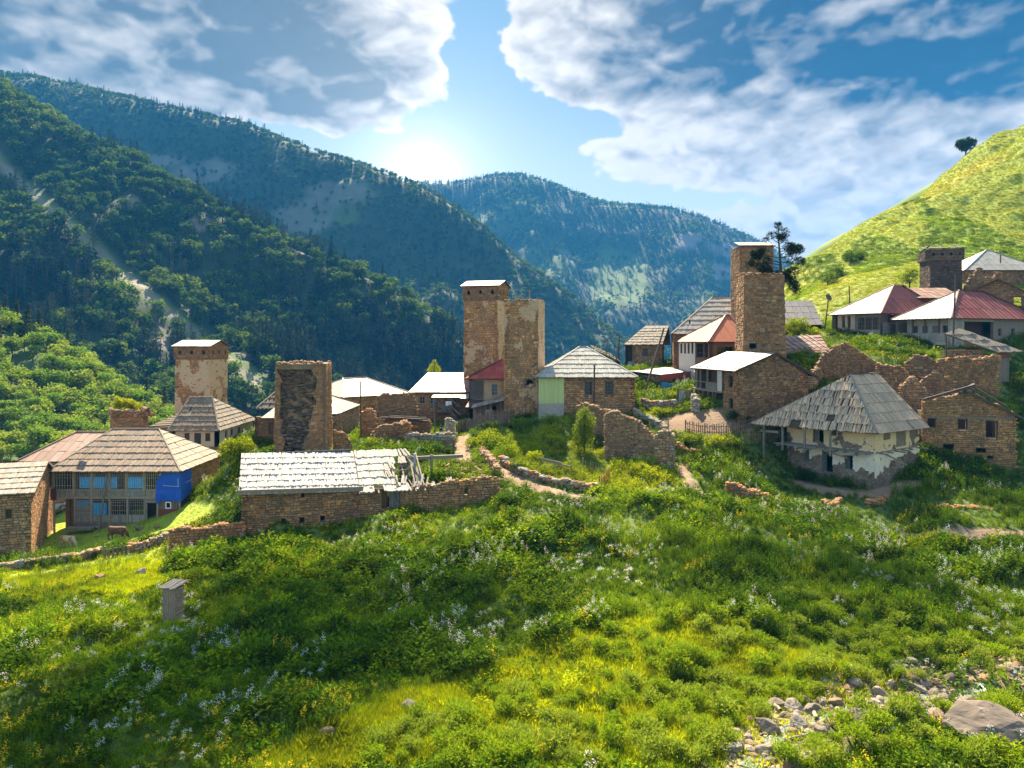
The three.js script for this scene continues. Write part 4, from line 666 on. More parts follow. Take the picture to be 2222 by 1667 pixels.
  const yr = b.h(932, 83.5); b.hip({ x0: -w - .25, x1: w + .32, z0: .6, z1: -b.L - .4, ye: H, yr, rx0: gx(244, 83.5) - b.g.position.x, rx1: gx(345, 83.5) - b.g.position.x, rz: -5.5, o: { rows: 7, w: .2, col: [.48, .34, .25] }, of: { mode: 'each' }, or: { col: [.62, .50, .39], rows: 8, mode: 'row' } });
  b.part('ridge_patch', new Acc().beam(V3(-4.1, H + 1.7, -1.3), V3(-3.3, H + 2.1, -1.6), .5, .05, [.35, .28, .22]), M.wood); b.fin();
}
{ // barn at the left edge
  const b = new Bld('stone_barn', 'stone barn with weathered shingle roof cut by the left edge of the picture', 'barn', { pl: -130, pr: 67, py: 1150, dl: 67.6, dr: 70, L: 10.5, sink: 3 }), H = b.h(1075), w = b.W / 2, yr = b.h(1001, 75.8), o = { pal: PAL.grey };
  b.wall(b.front(-3, H), { ...o, open: [b.of(10, 1142, 26, 1124, 'x', {}), b.of(12, 1125, 25, 1106, 'window', { nx: 2, ny: 2, col: W_DARK, dv: -3 })].slice(1).map((q) => ({ ...q, h: Math.abs(q.h), v: Math.min(q.v, q.v + q.h) })) });
  b.wall([V3(w, -3, 0), V3(w, -3, -10.5), V3(w, H, -10.5), V3(w, yr, -5.8), V3(w, H, 0)], { pal: PAL.tan, row: [.1, .2], w: [.15, .4], out: .04 }); b.wall(b.back(-3, H), {}); b.wall(b.left(-3, H), {});
  b.roof([V3(-w - .3, H, .35), V3(w + .35, H, .35), V3(w + .35, yr, -5.8), V3(-w - .3, yr, -5.8)], 'shingle', { rows: 6, col: [.55, .46, .39], w: .19, mode: 'each' }); b.roof([V3(w + .35, H, -11), V3(-w - .3, H, -11), V3(-w - .3, yr, -5.8), V3(w + .35, yr, -5.8)], 'shingle', { rows: 6, mode: 'hidden' }); b.fin();
}
{ const b = new Bld('tin_roofed_house', 'pale red tin roofed house half hidden behind the gallery house', 'house', { pl: 48, pr: 330, py: 1040, dl: 93, dr: 93, L: 13, sink: 5 }), H = b.h(1002, 92.6), w = b.W / 2; b.shell(H, { pal: PAL.tan });
  b.hip({ x0: -w - .5, x1: w + .3, z0: .4, z1: -13.4, ye: H, yr: b.h(938, 98.5), rx0: gx(166, 98.5) - b.g.position.x, rx1: 2.5, rz: -5.6, st: { front: 'tin', right: 'tin', left: 'tin', back: 'tin' }, o: { cw: .95, ch: 2.2, seam: .05, pal: [[.55, .34, .28], [.60, .40, .34], [.52, .31, .25], [.62, .47, .42]] }, capCol: [.5, .3, .22], capMat: M.tin }); b.fin(); }
tower('tower_stump', 'broken short tower with yellow green bushes growing from its ragged top', { pl: 245, pr: 321, py: 990, dl: 96, dr: 98, top: 905, taper: .0, L: 4.4, stones: 40, st: { row: [.14, .26] } }, (b, H, w) => {
  const h = 1.1; b.wall(b.front(H, H + h, -w - .18, w + .18, .15), { pal: PAL.brown, top: (u) => .55 + .55 * n3(u * 1.7, 2, 3) + .35 * Math.abs(u / b.W - .5), name: 'crown_wall', out: .12 }); b.wall(b.right(H, H + h, .15, -4.6, w + .18), { pal: PAL.brown, top: (u) => .7 + .5 * n3(u * 1.7, 5, 3), name: 'crown_wall', out: .12 }); b.wall(b.left(H, H + h, -4.6, .15, -w - .18), { pal: PAL.brown, top: (u) => .7 + .5 * n3(u * 1.7, 8, 3), name: 'crown_wall' });
  b.part('rubble_fill', new Acc().box(-w, H - .4, -4.4, w, H + .3, -.3, [.25, .2, .12]), M.stone); const A = new Acc(); for (let i = 0; i < 46; i++) addRock(A, V3(rr(-w - .2, w + .2), H + rr(.2, .9), rr(-.4, .2)), rr(.25, .5), jit(pick(PAL.brown), .2)); b.part('capstones', A, M.rock, null, 'stuff'); b.part('plaster', new Acc(), M.plaster); b.fin(); });
tower('stone_tower', 'roofed stone tower with pale tin cap and arched crown standing apart on the left', { pl: 379, pr: 454, py: 985, dl: 108.5, dr: 107.7, top: 778, L: 4.9 }, (b, H, w) => {
  crown(b, H, w, { h: b.h(752) - H, pal: PAL.brown, roofCol: [.74, .64, .60], slope: .85 });
  const m = (P, k, lo) => b.plaster(P, (u, v) => fbm(u * .7 + k, v * .5, 4, 4) + .12 * sst(2, 8, v) - .1 * sst(H, H + 1.8, v) > lo + .05, { n: .075, s: .13, col: (u, v) => jit([.62, .45, .28], .05) }); m(b.sides[0].P, 1, .53); m(b.sides[1].P, 7, .47); b.fin(); });
{ const b = new Bld('plastered_house', 'cream plastered house with dark shingle hip roof below the left tower', 'house', { pl: 372, pr: 473, py: 972, dl: 94, dr: 94, L: 13, sink: 3 }), H = b.h(934), w = b.W / 2, cr = [.66, .55, .42];
  const wi = (a, c, t, q) => b.of(a, t, c, q, 'window', { nx: 2, ny: 2, col: [.12, .14, .12], f: .09 }), ws = (a, c, t, q) => b.os(a, t, c, q, 'window', { nx: 1, ny: 2, col: [.13, .17, .17], f: .09 });
  b.shell(H, { mat: M.plaster, col: cr, F: { open: [wi(400, 411, 940, 958), b.of(421, 940, 436, 964, 'door', { col: [.1, .12, .11] }), wi(445, 456, 940, 958)] }, R: { open: [ws(488, 494, 935, 950), ws(500, 507, 931, 945), ws(516, 523, 927, 940)] } });
  b.part('plinth', new Acc().box(-w - .05, -3, -8, w + .05, .15, .07, [.3, .22, .15]), M.stone);
  b.hip({ x0: -w - .25, x1: w + .25, z0: .5, z1: -13.6, ye: H, yr: b.h(864, 97), rx0: gx(409, 97) - b.g.position.x, rx1: gx(459, 97) - b.g.position.x, rz: -3.4, rz2: -3.4, o: { rows: 7, w: .22, col: [.42, .29, .20] }, or: { col: [.50, .40, .32], rows: 8 } });
  b.roof([V3(-w - 3.2, H + .3, -1), V3(-w + .4, H + .5, -1), V3(-w + .8, H + 2.1, -4), V3(-w - .2, H + 1.9, -4)], 'plank', { col: [.26, .18, .13], w: .5, label: 'dark lean-to roof' }); b.part('lean_to_wall', new Acc().box(-w - 2.6, -2, -4, -w - .05, H + .2, -1.2, [.3, .22, .16]), M.stone); b.fin(); }
{ const b = new Bld('brick_house', 'small brick house with a collapsing roof squeezed beside the hollow tower', 'house', { pl: 553, pr: 632, py: 972, dl: 99, dr: 99, L: 8, sink: 3 }), H = b.h(905), w = b.W / 2;
  b.shell(H, { pal: PAL.brown, row: [.1, .16], w: [.2, .35], F: { open: [b.of(583, 918, 592, 940, 'window', { col: W_DARK, nx: 1, ny: 2 })] } });
  b.roof([V3(-w + .9, H - .1, .5), V3(w + .2, H - .1, .5), V3(w + .2, H + 1.3, -2.4), V3(-w + 2.2, H + 1.3, -2.4)], 'tin', { cw: .8, ch: 1.6, pal: [[.56, .36, .28], [.62, .45, .36]], label: 'pale pink porch roof' });
  b.hip({ x0: -w - .5, x1: w, z0: -2, z1: -8.4, ye: H + .9, yr: H + 3.4, rx0: -.5, rx1: 1, rz: -5, o: { rows: 4, w: .24, messy: .3, miss: .12, col: [.3, .22, .17] } }); for (let i = 0; i < 9; i++) b.part('rafter', new Acc().beam(V3(-w - .4 + i * .5, H + .82, -1.7 + rr(-.2, .2)), V3(-w + .2 + i * .45, H + rr(1.1, 1.5), -3), .09, .07, jit(W_DARK)), M.wood); b.fin(); }
tower('ruined_tower', 'roofless ruined tower with a caved in dark front and grass on top', { pl: 596, pr: 711, py: 990, dl: 81.8, dr: 82.4, top: 789, L: 4.6, taper: .035, stones: 60, pal: PAL.tan, F: { pal: null, th: .2 }, st: { row: [.14, .3] }, R: { pal: PAL.tan } }, (b, H, w) => {
  // the hollow: side pieces stand proud of a deep rough face
  const P = b.sides[0].P, ed = (v) => { const k = v - 2; return { l: lerp(1.05, .55, sst(0, 9, v)) + (n3(v * 1.1, 3, 1) - .5) * .5 + (k > 3 ? .0 : .7 * (1 - k / 3) * .3), r: lerp(3.0, 4.15, sst(1.5, 7.5, v)) + (n3(v * 1.3, 9, 1) - .5) * .7 }; };
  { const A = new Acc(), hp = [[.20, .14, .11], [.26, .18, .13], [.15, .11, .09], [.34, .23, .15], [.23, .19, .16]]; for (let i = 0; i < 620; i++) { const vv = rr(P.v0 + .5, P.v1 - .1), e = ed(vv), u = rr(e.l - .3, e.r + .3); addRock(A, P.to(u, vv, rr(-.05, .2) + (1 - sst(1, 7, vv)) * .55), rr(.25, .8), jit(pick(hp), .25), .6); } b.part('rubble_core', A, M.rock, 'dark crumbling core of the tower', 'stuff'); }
  for (const s of [0, 1]) { const A = new Acc(), n = 44, out = .85; for (let j = 0; j < n; j++) { const v0 = lerp(P.v0, P.v1, j / n), v1 = lerp(P.v0, P.v1, (j + 1) / n), tw = (v) => b.tp * (v - P.v0) / (P.v1 - P.v0), e0 = ed(v0), e1 = ed(v1); const q = s ? [[e0.r, v0], [P.u1 - tw(v0), v0], [P.u1 - tw(v1), v1], [e1.r, v1]] : [[tw(v0), v0], [e0.l, v0], [e1.l, v1], [tw(v1), v1]]; if (q[1][0] - q[0][0] > .05) A.prism(q, P, 0, out, 0, [.34, .24, .15]); } b.part('wall', A, M.stone); }
  const off = new Plane(P.poly.map(([u, v]) => P.to(u, v, .85))); b.masonry(off, { pal: PAL.brown.concat([[.44, .24, .12]]), mask: (u, v) => { const e = ed(v); return u < e.l - .03 || u > e.r + .03; }, out: .08, row: [.14, .3] });
  b.wall(b.right(-2, H, .84, 0, w - b.tp * .5), { pal: PAL.tan, th: .3 }); b.part('tower_fill', new Acc().box(-w + b.tp + .1, H - .6, -b.L + .4, w - b.tp - .1, H - .05, .6, [.28, .22, .14]), M.stone);
  const A = new Acc(); for (let i = 0; i < 40; i++) addRock(A, V3(rr(-w + .2, w - .2), H + rr(-.1, .2), pick([.6, .5, -4, -2])), rr(.25, .5), jit(pick(PAL.brown), .2)); b.part('capstones', A, M.rock, null, 'stuff'); b.fin(); });
{ // long ruined barn in front
  const b = new Bld('ruined_barn', 'long stone barn with white sun bleached roof boards, its right half fallen in', 'barn', { pl: 525, pr: 1083, py: 1175, dl: 64, dr: 70.3, L: 10.5, sink: 2.5, stones: 170 }), w = b.W / 2, X = (px) => b.x(px), xs = X(776), H = b.h(1066, 64.6), Hs = b.h(1063, 66.7), st = { pal: PAL.tan.concat(PAL.grey), row: [.12, .26], w: [.18, .5] };
  const hole = (a, t, c, q) => b.of(a, t, c, q, 'hole');
  b.wall(b.front(-2.5, H, -w, xs), { ...st, open: [hole(654, 1071, 660, 1079), hole(611, 1126, 619, 1134), hole(650, 1124, 660, 1135), hole(695, 1120, 704, 1130)] });
  const tp = (u) => { const px = lerp(776, 1083, u / (w - xs)); return 2.5 + lerp(Hs - .1, b.h(1038, 70.3), sst(.25, 1, u / (w - xs))) + (n3(u * .9, 5, 2) - .5) * .35; };
  const dr = b.of(829, 1069, 868, 1103, 'hole', { du: xs + w }), sl = b.of(1008, 1056, 1016, 1075, 'hole', { du: xs + w, arch: 1 });
  b.wall(b.front(-2.5, Math.max(H, b.h(1030, 70.3)), xs + .02, w, -.12), { ...st, top: tp, open: [{ ...dr, h: tp(dr.u) - dr.v - .15 }, sl] });
  b.boards('door_board', 0, X(845), X(868), b.h(1105, 68), Hs - .25, -.3, 5, [.33, .29, .26]); b.boards('door_board', 0, X(829), X(843), b.h(1105, 68), Hs - .25, -.7, 4, [.34, .16, .07]);
  b.wall(b.back(-2.5, 1.2), { pal: PAL.grey }); b.wall(b.left(-2.5, H), { pal: PAL.grey, hidden: 1 }); b.wall(b.right(-2.5, 1.6), { pal: PAL.grey });
  b.wall([V3(xs, -2.5, -.5), V3(xs, -2.5, -10), V3(xs, H, -10), V3(xs, H + 2.2, -5), V3(xs, H, -.5)], { th: .4 });
  const yr = b.h(981, 70.2), zr = -5.2, e = .45; const RA = [V3(-w - .25, H - .02, e), V3(xs + .1, Hs - .02, e), V3(xs + .1, yr, zr), V3(-w - .25, yr, zr)];
  b.roof(RA, 'shingle', { rows: 7, w: .17, col: [.84, .79, .74], var: .13, lift: .06, messy: .05, ragged: .07, mode: 'each' });
  b.part('eave_board', new Acc().beam(V3(-w - .3, H + .12, e + .12), V3(xs + .4, Hs + .16, e + .12), .05, .42, [.60, .47, .41], V3(0, 1, .25)), M.wood);
  b.roof([V3(xs - .1, yr, zr), V3(-w - .25, yr, zr), V3(-w - .25, H, -10.8), V3(xs - .1, H, -10.8)].reverse().map((v) => v), 'shingle', { rows: 5, mode: 'hidden', col: SHING_W });
  // the broken right part: boards end raggedly over bare rafters
  const xe = X(905), RB = [V3(xs + .15, Hs - .18, e - .1), V3(xe, Hs - .2, e - .1), V3(xe, yr - .15, zr), V3(xs + .15, yr - .15, zr)], Lb = xe - xs;
  { const P = new Plane(RB), rows = 6, rh = P.v1 / rows; for (let k = 0; k < rows; k++) { let u = .02; const lim = Lb * [.98, .8, .62, .7, .86, .95][k] + rr(-.2, .2); while (u < lim) { const wd = rr(.11, .22), edge = sst(lim - 1.6, lim, u), gone = (k < 3 && u > 1.2 && u < 1.9 + k * .2 && k < 1) || rnd() < edge * .4; if (!gone) { const sk = rr(-1, 1) * (.03 + edge * .32), dv = rr(-.08, .08) - edge * rr(0, .25); const A = new Acc(), v0 = k * rh - .1 + dv, v1 = (k + 1) * rh + .08 + dv, t = rr(.02, .05) + edge * rr(0, .12); A.prism([[u, v0], [u + wd - .012, v0 + rr(-.03, .03)], [u + wd - .012 + sk, v1], [u + sk, v1]], P, t - .035, (x, y) => t + .07 * (1 - (y - v0) / (v1 - v0)), .01, jit(edge > .4 ? [.62, .55, .49] : [.80, .74, .68], .15)); b.part('roof_board', A, M.wood); } u += wd; } }
    for (let i = 0; i <= 7; i++) { const u = Lb * i / 7 * 1.1; b.part('rafter', new Acc().beam(P.to(u, -.1, -.1), P.to(u + rr(-.2, .2), P.v1 * (i > 4 ? rr(.5, .95) : 1), -.1), .12, .1, jit(W_GREY)), M.wood); } for (let j = 0; j < 5; j++) b.part('batten', new Acc().beam(P.to(0, P.v1 * (j + .4) / 5, -.03), P.to(Lb * (j > 2 ? 1.05 : .86), P.v1 * (j + .4) / 5 + rr(-.1, .1), -.05), .07, .05, jit(W_GREY)), M.wood);
    for (let i = 0; i < 26; i++) { const px = rr(868, 985), x = X(px), z = rr(-.5, .1); b.part('fallen_board', new Acc().beam(V3(x, tp(x - xs) - 2.5 + rr(-.3, .15), z + .2), V3(x + rr(-.5, .5), tp(x - xs) - 2.5 + rr(.1, .7) * (px < 930 ? 1.2 : .5), z - rr(.4, 1.1)), rr(.1, .18), .035, jit([.52, .44, .38], .2)), M.wood); } }
  b.wall(b.front(-1, b.h(984, 74) , X(886), X(902), -4), { pal: PAL.pale, th: 1, label: 'stub of a stone pillar', name: 'pillar', top: (u) => b.h(984, 74) + 1 + (n3(u * 5, 1, 1) - .5) * .5 });
  b.beams('beam', [[[X(900), b.h(990, 74), -4.6], [X(1034), b.h(986, 76), -5.4], .3], [[X(960), 0, -4.8], [X(959), b.h(985, 74), -4.8], .22], [[X(902), b.h(990, 73), -4], [X(925), b.h(1040, 70), -1.6], .34, .12], [[X(880), b.h(994, 73), -3.6], [X(905), b.h(992, 73), -4.2], .2]], [.42, .35, .3]); b.beams('white_post', [[[X(915), 1, -3.4], [X(914), b.h(980, 73), -3.4], .2]], [.72, .66, .6]);
  const A = new Acc(); for (let i = 0; i < 120; i++) { const x = rr(xs + 1, w); addRock(A, V3(x, tp(x - xs) - 2.5 + rr(-.12, .06), -.35 + rr(-.2, .2)), rr(.22, .42), jit(pick(PAL.grey), .18)); } for (let y = -1.5; y < 4; y += .22) addRock(A, V3(w - .1, y * .55 - .2, -.4), .5, jit(pick(PAL.grey))); b.part('capstones', A, M.rock, null, 'stuff');
  const B = new Acc(); for (let i = 0; i < 140; i++) { const p = V3(rr(X(980), w), 0, rr(-9, -3)); const q = b.world(p.clone()); addRock(B, V3(p.x, ground(q.x, q.z) - b.y0 + .1, p.z), rr(.25, .6), jit(pick(PAL.grey), .18)); } b.part('fallen_stones', B, M.rock, null, 'stuff'); b.fin();
}
{ const b = new Bld('tin_roofed_house', 'house with white tin roof directly behind the hollow tower', 'house', { pl: 640, pr: 731, py: 962, dl: 95, dr: 95, L: 13, sink: 2 }), H = b.h(898), w = b.W / 2; b.shell(H, { pal: PAL.grey }); b.sideBoards('board', -10.6, -13, 0, H - .5, w, 8, W_BROWN);
  b.hip({ x0: -w - .3, x1: w + .3, z0: .4, z1: -13.4, ye: H, yr: b.h(857, 101), rx0: -1, rx1: 0, rz: -6, st: { front: 'tin', right: 'tin', left: 'tin', back: 'tin' }, o: { cw: .7, ch: 6, col: [.76, .71, .68], seam: .05 }, capCol: [.7, .65, .62], capMat: M.tin }); b.fin(); }
{ const b = new Bld('tin_roofed_house', 'long low house under the broad white tin hip roof between the tower and the porch', 'house', { pl: 745, pr: 886, py: 905, dl: 120, dr: 128, L: 12, sink: 5 }), H = b.h(862, 120), w = b.W / 2; b.shell(H, { pal: PAL.tan });
  b.hip({ x0: -w - .5, x1: w + .5, z0: .5, z1: -12.5, ye: H, yr: b.h(821, 128), rx0: -2.6, rx1: 1.6, rz: -6, st: { front: 'tin', right: 'tin', left: 'tin', back: 'tin' }, o: { cw: 1.1, ch: 6, col: [.78, .73, .69], seam: .04 }, capCol: [.72, .67, .62], capMat: M.tin }); b.fin(); }
{ // porch house
  const b = new Bld('porch_house', 'house with patched tin roof, raised porch and hanging laundry left of the tower pair', 'house', { pl: 893, pr: 1019, py: 905, dl: 110, dr: 110, L: 9, sink: 3 }), H = b.h(851), w = b.W / 2, X = (p) => b.x(p), wi = (a, c, t, q) => b.of(a, t, c, q, 'window', { nx: 2, ny: 2, col: [.75, .72, .68], f: .1 });
  b.shell(H, { pal: PAL.tan, row: [.1, .2], w: [.15, .4], out: .045, F: { open: [wi(909, 923, 860, 877), wi(933, 944, 861, 877), wi(991, 999, 866, 876)] } });
  const yr = b.h(809, 116), E = .5; b.roof([V3(-w - .4, H, E), V3(X(1003), H, E), V3(X(1003) + .1, yr, -6), V3(-w + 1.6, yr, -6)], 'tin', { cw: 1.1, ch: 1.6, seam: .05, pal: [[.74, .62, .54], [.76, .68, .62], [.70, .56, .48], [.66, .62, .6]] }); b.roof([V3(X(1003) + .02, H, E), V3(w + .7, H, E), V3(w + .4, yr, -6), V3(X(1003) + .12, yr, -6)], 'tin', { cw: .9, ch: 1.3, pal: [[.6, .13, .09], [.66, .16, .12], [.7, .42, .34]] }); b.roof([V3(w, H, -12), V3(-w, H, -12), V3(-w + 1.6, yr, -6), V3(w, yr, -6)], 'tin', { mode: 'hidden' }); b.roof([V3(-w - .4, H, -9), V3(-w - .4, H, E), V3(-w + 1.6, yr, -6)], 'tin', { col: [.6, .4, .34], mode: 'hidden' });
  b.roof([V3(X(939), b.h(863, 108), 2), V3(X(1000), b.h(863, 108), 2), V3(X(1004), H - .15, .1), V3(X(943), H - .15, .1)], 'tin', { cw: 1, ch: 2.4, pal: [[.68, .54, .45], [.72, .6, .52]], label: 'porch roof' }); b.roof([V3(X(1000), b.h(865, 108), 2.1), V3(X(1019), b.h(865, 108), 2.1), V3(X(1019), H - .1, .1), V3(X(1003), H - .1, .1)], 'tin', { col: [.62, .67, .68], label: 'grey blue porch roof sheet' });
  const dk = b.h(893.5, 108); b.part('porch_deck', new Acc().box(X(943), dk - .12, 0.02, X(985), dk + .05, 2, W_BROWN), M.wood); for (const px of [944, 962, 980]) b.part('porch_post', new Acc().box(X(px) - .06, dk, 1.86, X(px) + .06, b.h(863, 108), 1.98, [.44, .33, .25]), M.wood); for (const px of [944, 981]) b.part('porch_post', new Acc().box(X(px) - .08, -2.4, 1.84, X(px) + .08, dk - .1, 2, W_BROWN), M.wood);
  const y0 = dk + .12, y1 = dk + .85; for (let i = 0; i < 3; i++) { const a = X(944 + i * 12), c = X(956 + i * 12); b.beams('railing', [[[a, y0, 1.92], [c, y1, 1.92], .06], [[a, y1, 1.95], [c, y0, 1.95], .06]], [.52, .38, .29]); } b.beams('railing', [[[X(943), y1 + .05, 1.92], [X(981), y1 + .05, 1.92], .09], [[X(943), y0 - .04, 1.92], [X(981), y0 - .04, 1.92], .08]], [.5, .36, .28]);
  b.beams('stair_rail', [[[X(982), b.h(868, 108), 1.9], [X(1000), b.h(884, 107), 2.6], .09], [[X(982), b.h(884, 108), 1.9], [X(1003), b.h(902, 106), 3.2], .12]], [.42, .34, .3]); for (let i = 0; i < 6; i++) b.part('stair_step', new Acc().box(X(983 + i * 3), dk - .3 * (i + 1), 1.2, X(987 + i * 3), dk - .3 * i - .15, 2.6, W_GREY), M.wood);
  b.sideBoards('board', .1, 2, dk - .8, b.h(866, 108), X(984), 6, [.42, .36, .31]);
  b.fin();
  const lp = at(967, 871, 107.9); for (const [dx, c, nm, hh] of [[0, [.72, .68, .72], 'white washed sheet hanging on the porch line beside a second cloth', .62], [.42, [.66, .6, .66], 'pale pillowcase hanging at the right end of the porch line', .52], [-.34, [.10, .11, .13], 'dark garment hanging low on the porch line', .8]]) { const A = new Acc(), n = 8; for (let i = 0; i < n; i++) for (let j = 0; j < 6; j++) { const q = (a, e) => V3(a / n * .4, -e / 6 * hh, Math.sin(a * 1.1 + dx * 9) * .03 * (e / 3)); A.quad(q(i, j + 1), q(i + 1, j + 1), q(i + 1, j), q(i, j), c, .1, .1); } const m = new THREE.Mesh(A.geo(), M.cloth); m.material = M.cloth; m.position.copy(lp).add(V3(dx, dx < 0 ? -.5 : 0, 0)); top(m, 'laundry', nm, 'laundry'); }
}
{ // red roofed house tucked between the towers
  const b = new Bld('red_roofed_house', 'small house with bright red tin roof wedged between the two central towers', 'house', { pl: 1019, pr: 1110, py: 905, dl: 104, dr: 104, L: 7, sink: 2 }), H = b.h(822), w = b.W / 2, X = (p) => b.x(p);
  b.shell(H, { mat: M.plaster, col: [.56, .40, .25], F: { open: [b.of(1067, 834, 1080, 858, 'window', { nx: 2, ny: 3, col: [.74, .66, .6], sill: 1, cloth: [.35, .3, .28] })] } }); const sp = new Plane(b.front(-2, H)); b.masonry(sp, { pal: PAL.tan, row: [.1, .2], w: [.15, .4], out: .05, mask: (u, v) => u > 3.9 && fbm(u * .9, v * .8, 3, 3) > .42 && !(u > 2.9 && u < 4.1 && v > 4.6 && v < 6.6) });
  b.boards('board', 0, X(1020), X(1049), b.h(858), H - .25, .12, 8, [.20, .165, .14]); b.part('board_panel', new Acc().box(X(1020), b.h(866), .05, X(1049), b.h(858.5), .16, [.22, .18, .15]), M.wood);
  b.hip({ x0: -w - .45, x1: w + .3, z0: .6, z1: -7.4, ye: H, yr: b.h(781, 108), rx0: w - 1.3, rx1: w - .6, rz: -3.6, st: { front: 'tin', right: 'tin', left: 'tin', back: 'tin' }, o: { cw: .8, ch: .95, var: .1, pal: [[.80, .05, .025], [.86, .07, .03], [.70, .045, .025], [.88, .13, .05], [.6, .05, .03]] }, capCol: [.3, .05, .03], capMat: M.tin });
  b.roof([V3(X(1011), b.h(884, 102.5), 1.5), V3(X(1040), b.h(884, 102.5), 1.5), V3(X(1050), b.h(868), .1), V3(X(1019), b.h(868), .1)], 'tin', { cw: .6, ch: 1.2, col: [.2, .11, .09], label: 'small rusty porch roof' }); b.fin();
  const s = new Bld('wooden_lean_to', 'dark wooden lean-to shed with slanting tin roof at the foot of the broken central tower', 'shed', { pl: 1029, pr: 1096, py: 908, dl: 101, dr: 101, L: 2.6, sink: 1 }), u = s.W / 2, hl = s.h(884), hr = s.h(868), Y = (p) => s.x(p), col = [.24, .145, .09];
  for (let i = 0; i < 18; i++) { const a = lerp(-u, u, i / 18), c = lerp(-u, u, (i + 1) / 18), pm = lerp(1029, 1096, (i + .5) / 18), tpy = lerp(hl, hr, (i + .5) / 18) - .1; if ((pm > 1066.5 && pm < 1079) || (pm > 1035 && pm < 1037)) { if (pm > 1066) s.part('board', new Acc().box(a + .01, s.h(880), -.02, c - .01, tpy, .03, jit(col, .25)), M.wood); continue; } s.part('board', new Acc().box(a + .01, -.9, -.02, c - .01, tpy, rr(.01, .05), jit(i % 3 ? col : [.36, .25, .17], .25)), M.wood); }
  s.part('door_panel', new Acc().box(Y(1054), .1, .05, Y(1066), s.h(889), .1, [.56, .45, .38]), M.wood, 'pale boarded door'); s.part('door_frame', new Acc().box(Y(1066), 0, .03, Y(1067.6), s.h(880), .1, [.5, .34, .24]).box(Y(1078), 0, .03, Y(1080), s.h(880), .1, [.4, .24, .16]), M.wood); s.part('back_wall', new Acc().box(-u, -.9, -2.6, u, hl, -2.5, [.1, .07, .05]), M.wood); s.part('side_wall', new Acc().box(-u, -.9, -2.5, -u + .1, hl - .1, -.03, col), M.wood);
  s.roof([V3(-u - .35, hl - .05, .6), V3(u, hr, .6), V3(u, hr + .3, -2.6), V3(-u - .2, hl + .25, -2.6)], 'tin', { cw: .7, ch: 1.5, pal: [[.78, .72, .68], [.6, .42, .34], [.74, .66, .6]] }); s.fin();
}
tower('stone_tower', 'tallest roofed stone tower with arched crown, rear one of the central pair', { pl: 1006, pr: 1080, py: 905, dl: 113.5, dr: 112, top: 649, L: 4.9, taper: .012 }, (b, H, w) => { crown(b, H, w, { h: b.h(620, 112) - H, pal: PAL.brown, roofCol: [.72, .62, .58], slope: .9, nf: 3 });
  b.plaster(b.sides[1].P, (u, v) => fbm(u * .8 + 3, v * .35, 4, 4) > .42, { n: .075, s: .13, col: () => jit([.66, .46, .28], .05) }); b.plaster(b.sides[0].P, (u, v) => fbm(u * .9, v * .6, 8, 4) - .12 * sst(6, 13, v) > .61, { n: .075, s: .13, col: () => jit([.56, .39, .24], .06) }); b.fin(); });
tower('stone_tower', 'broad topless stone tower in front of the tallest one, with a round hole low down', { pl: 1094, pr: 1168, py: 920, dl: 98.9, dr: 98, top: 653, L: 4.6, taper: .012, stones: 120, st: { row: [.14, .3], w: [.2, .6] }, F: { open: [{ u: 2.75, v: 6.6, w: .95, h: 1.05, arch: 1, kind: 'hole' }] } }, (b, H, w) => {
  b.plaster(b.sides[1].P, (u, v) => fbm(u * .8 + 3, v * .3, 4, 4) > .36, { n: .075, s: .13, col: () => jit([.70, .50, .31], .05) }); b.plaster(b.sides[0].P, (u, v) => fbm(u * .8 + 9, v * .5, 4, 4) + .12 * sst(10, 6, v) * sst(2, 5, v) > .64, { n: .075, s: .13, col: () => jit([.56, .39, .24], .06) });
  { const A = new Acc(), cx = b.x(1149), cy = b.h(831, 98.3), n = 14; for (let i = 0; i < n; i++) { const a = i / n * 6.283, r = .62 * rr(.9, 1.15); addRock(A, V3(cx + Math.cos(a) * r, cy + Math.sin(a) * r, .06), .34, jit([.34, .25, .17], .2)); } b.part('hole_rim', A, M.rock); }
  b.part('boarded_opening', new Acc().box(b.x(1135), b.h(902), 0, b.x(1140), b.h(885), .12, [.55, .5, .45]), M.wood); const A = new Acc(); for (let i = 0; i < 60; i++) addRock(A, V3(rr(-w + .1, w - .1), H + rr(-.05, .18), pick([-.3, -.4, -4, -2])), rr(.25, .42), jit(pick(PAL.brown), .2)); for (let i = 0; i < 26; i++) addRock(A, V3(w - .15, H + rr(-.05, .15), -rr(.3, 4.2)), rr(.25, .42), jit(pick(PAL.brown), .2)); b.part('capstones', A, M.rock, null, 'stuff'); b.part('tower_fill', new Acc().box(-w + .5, H - .6, -4.1, w - .5, H - .05, -.5, [.28, .24, .12]), M.stone);
  b.beams('roof_post', [[[.7, H, -2], [.7, H + 1.5, -2], .1], [[.4, H + 1.35, -2], [1, H + 1.35, -2], .08], [[-1.2, H, -2.4], [-.7, H + .9, -2.4], .09], [[-.6, H + .9, -2.4], [-.2, H + .2, -2.2], .06]], W_GREY); b.fin(); });
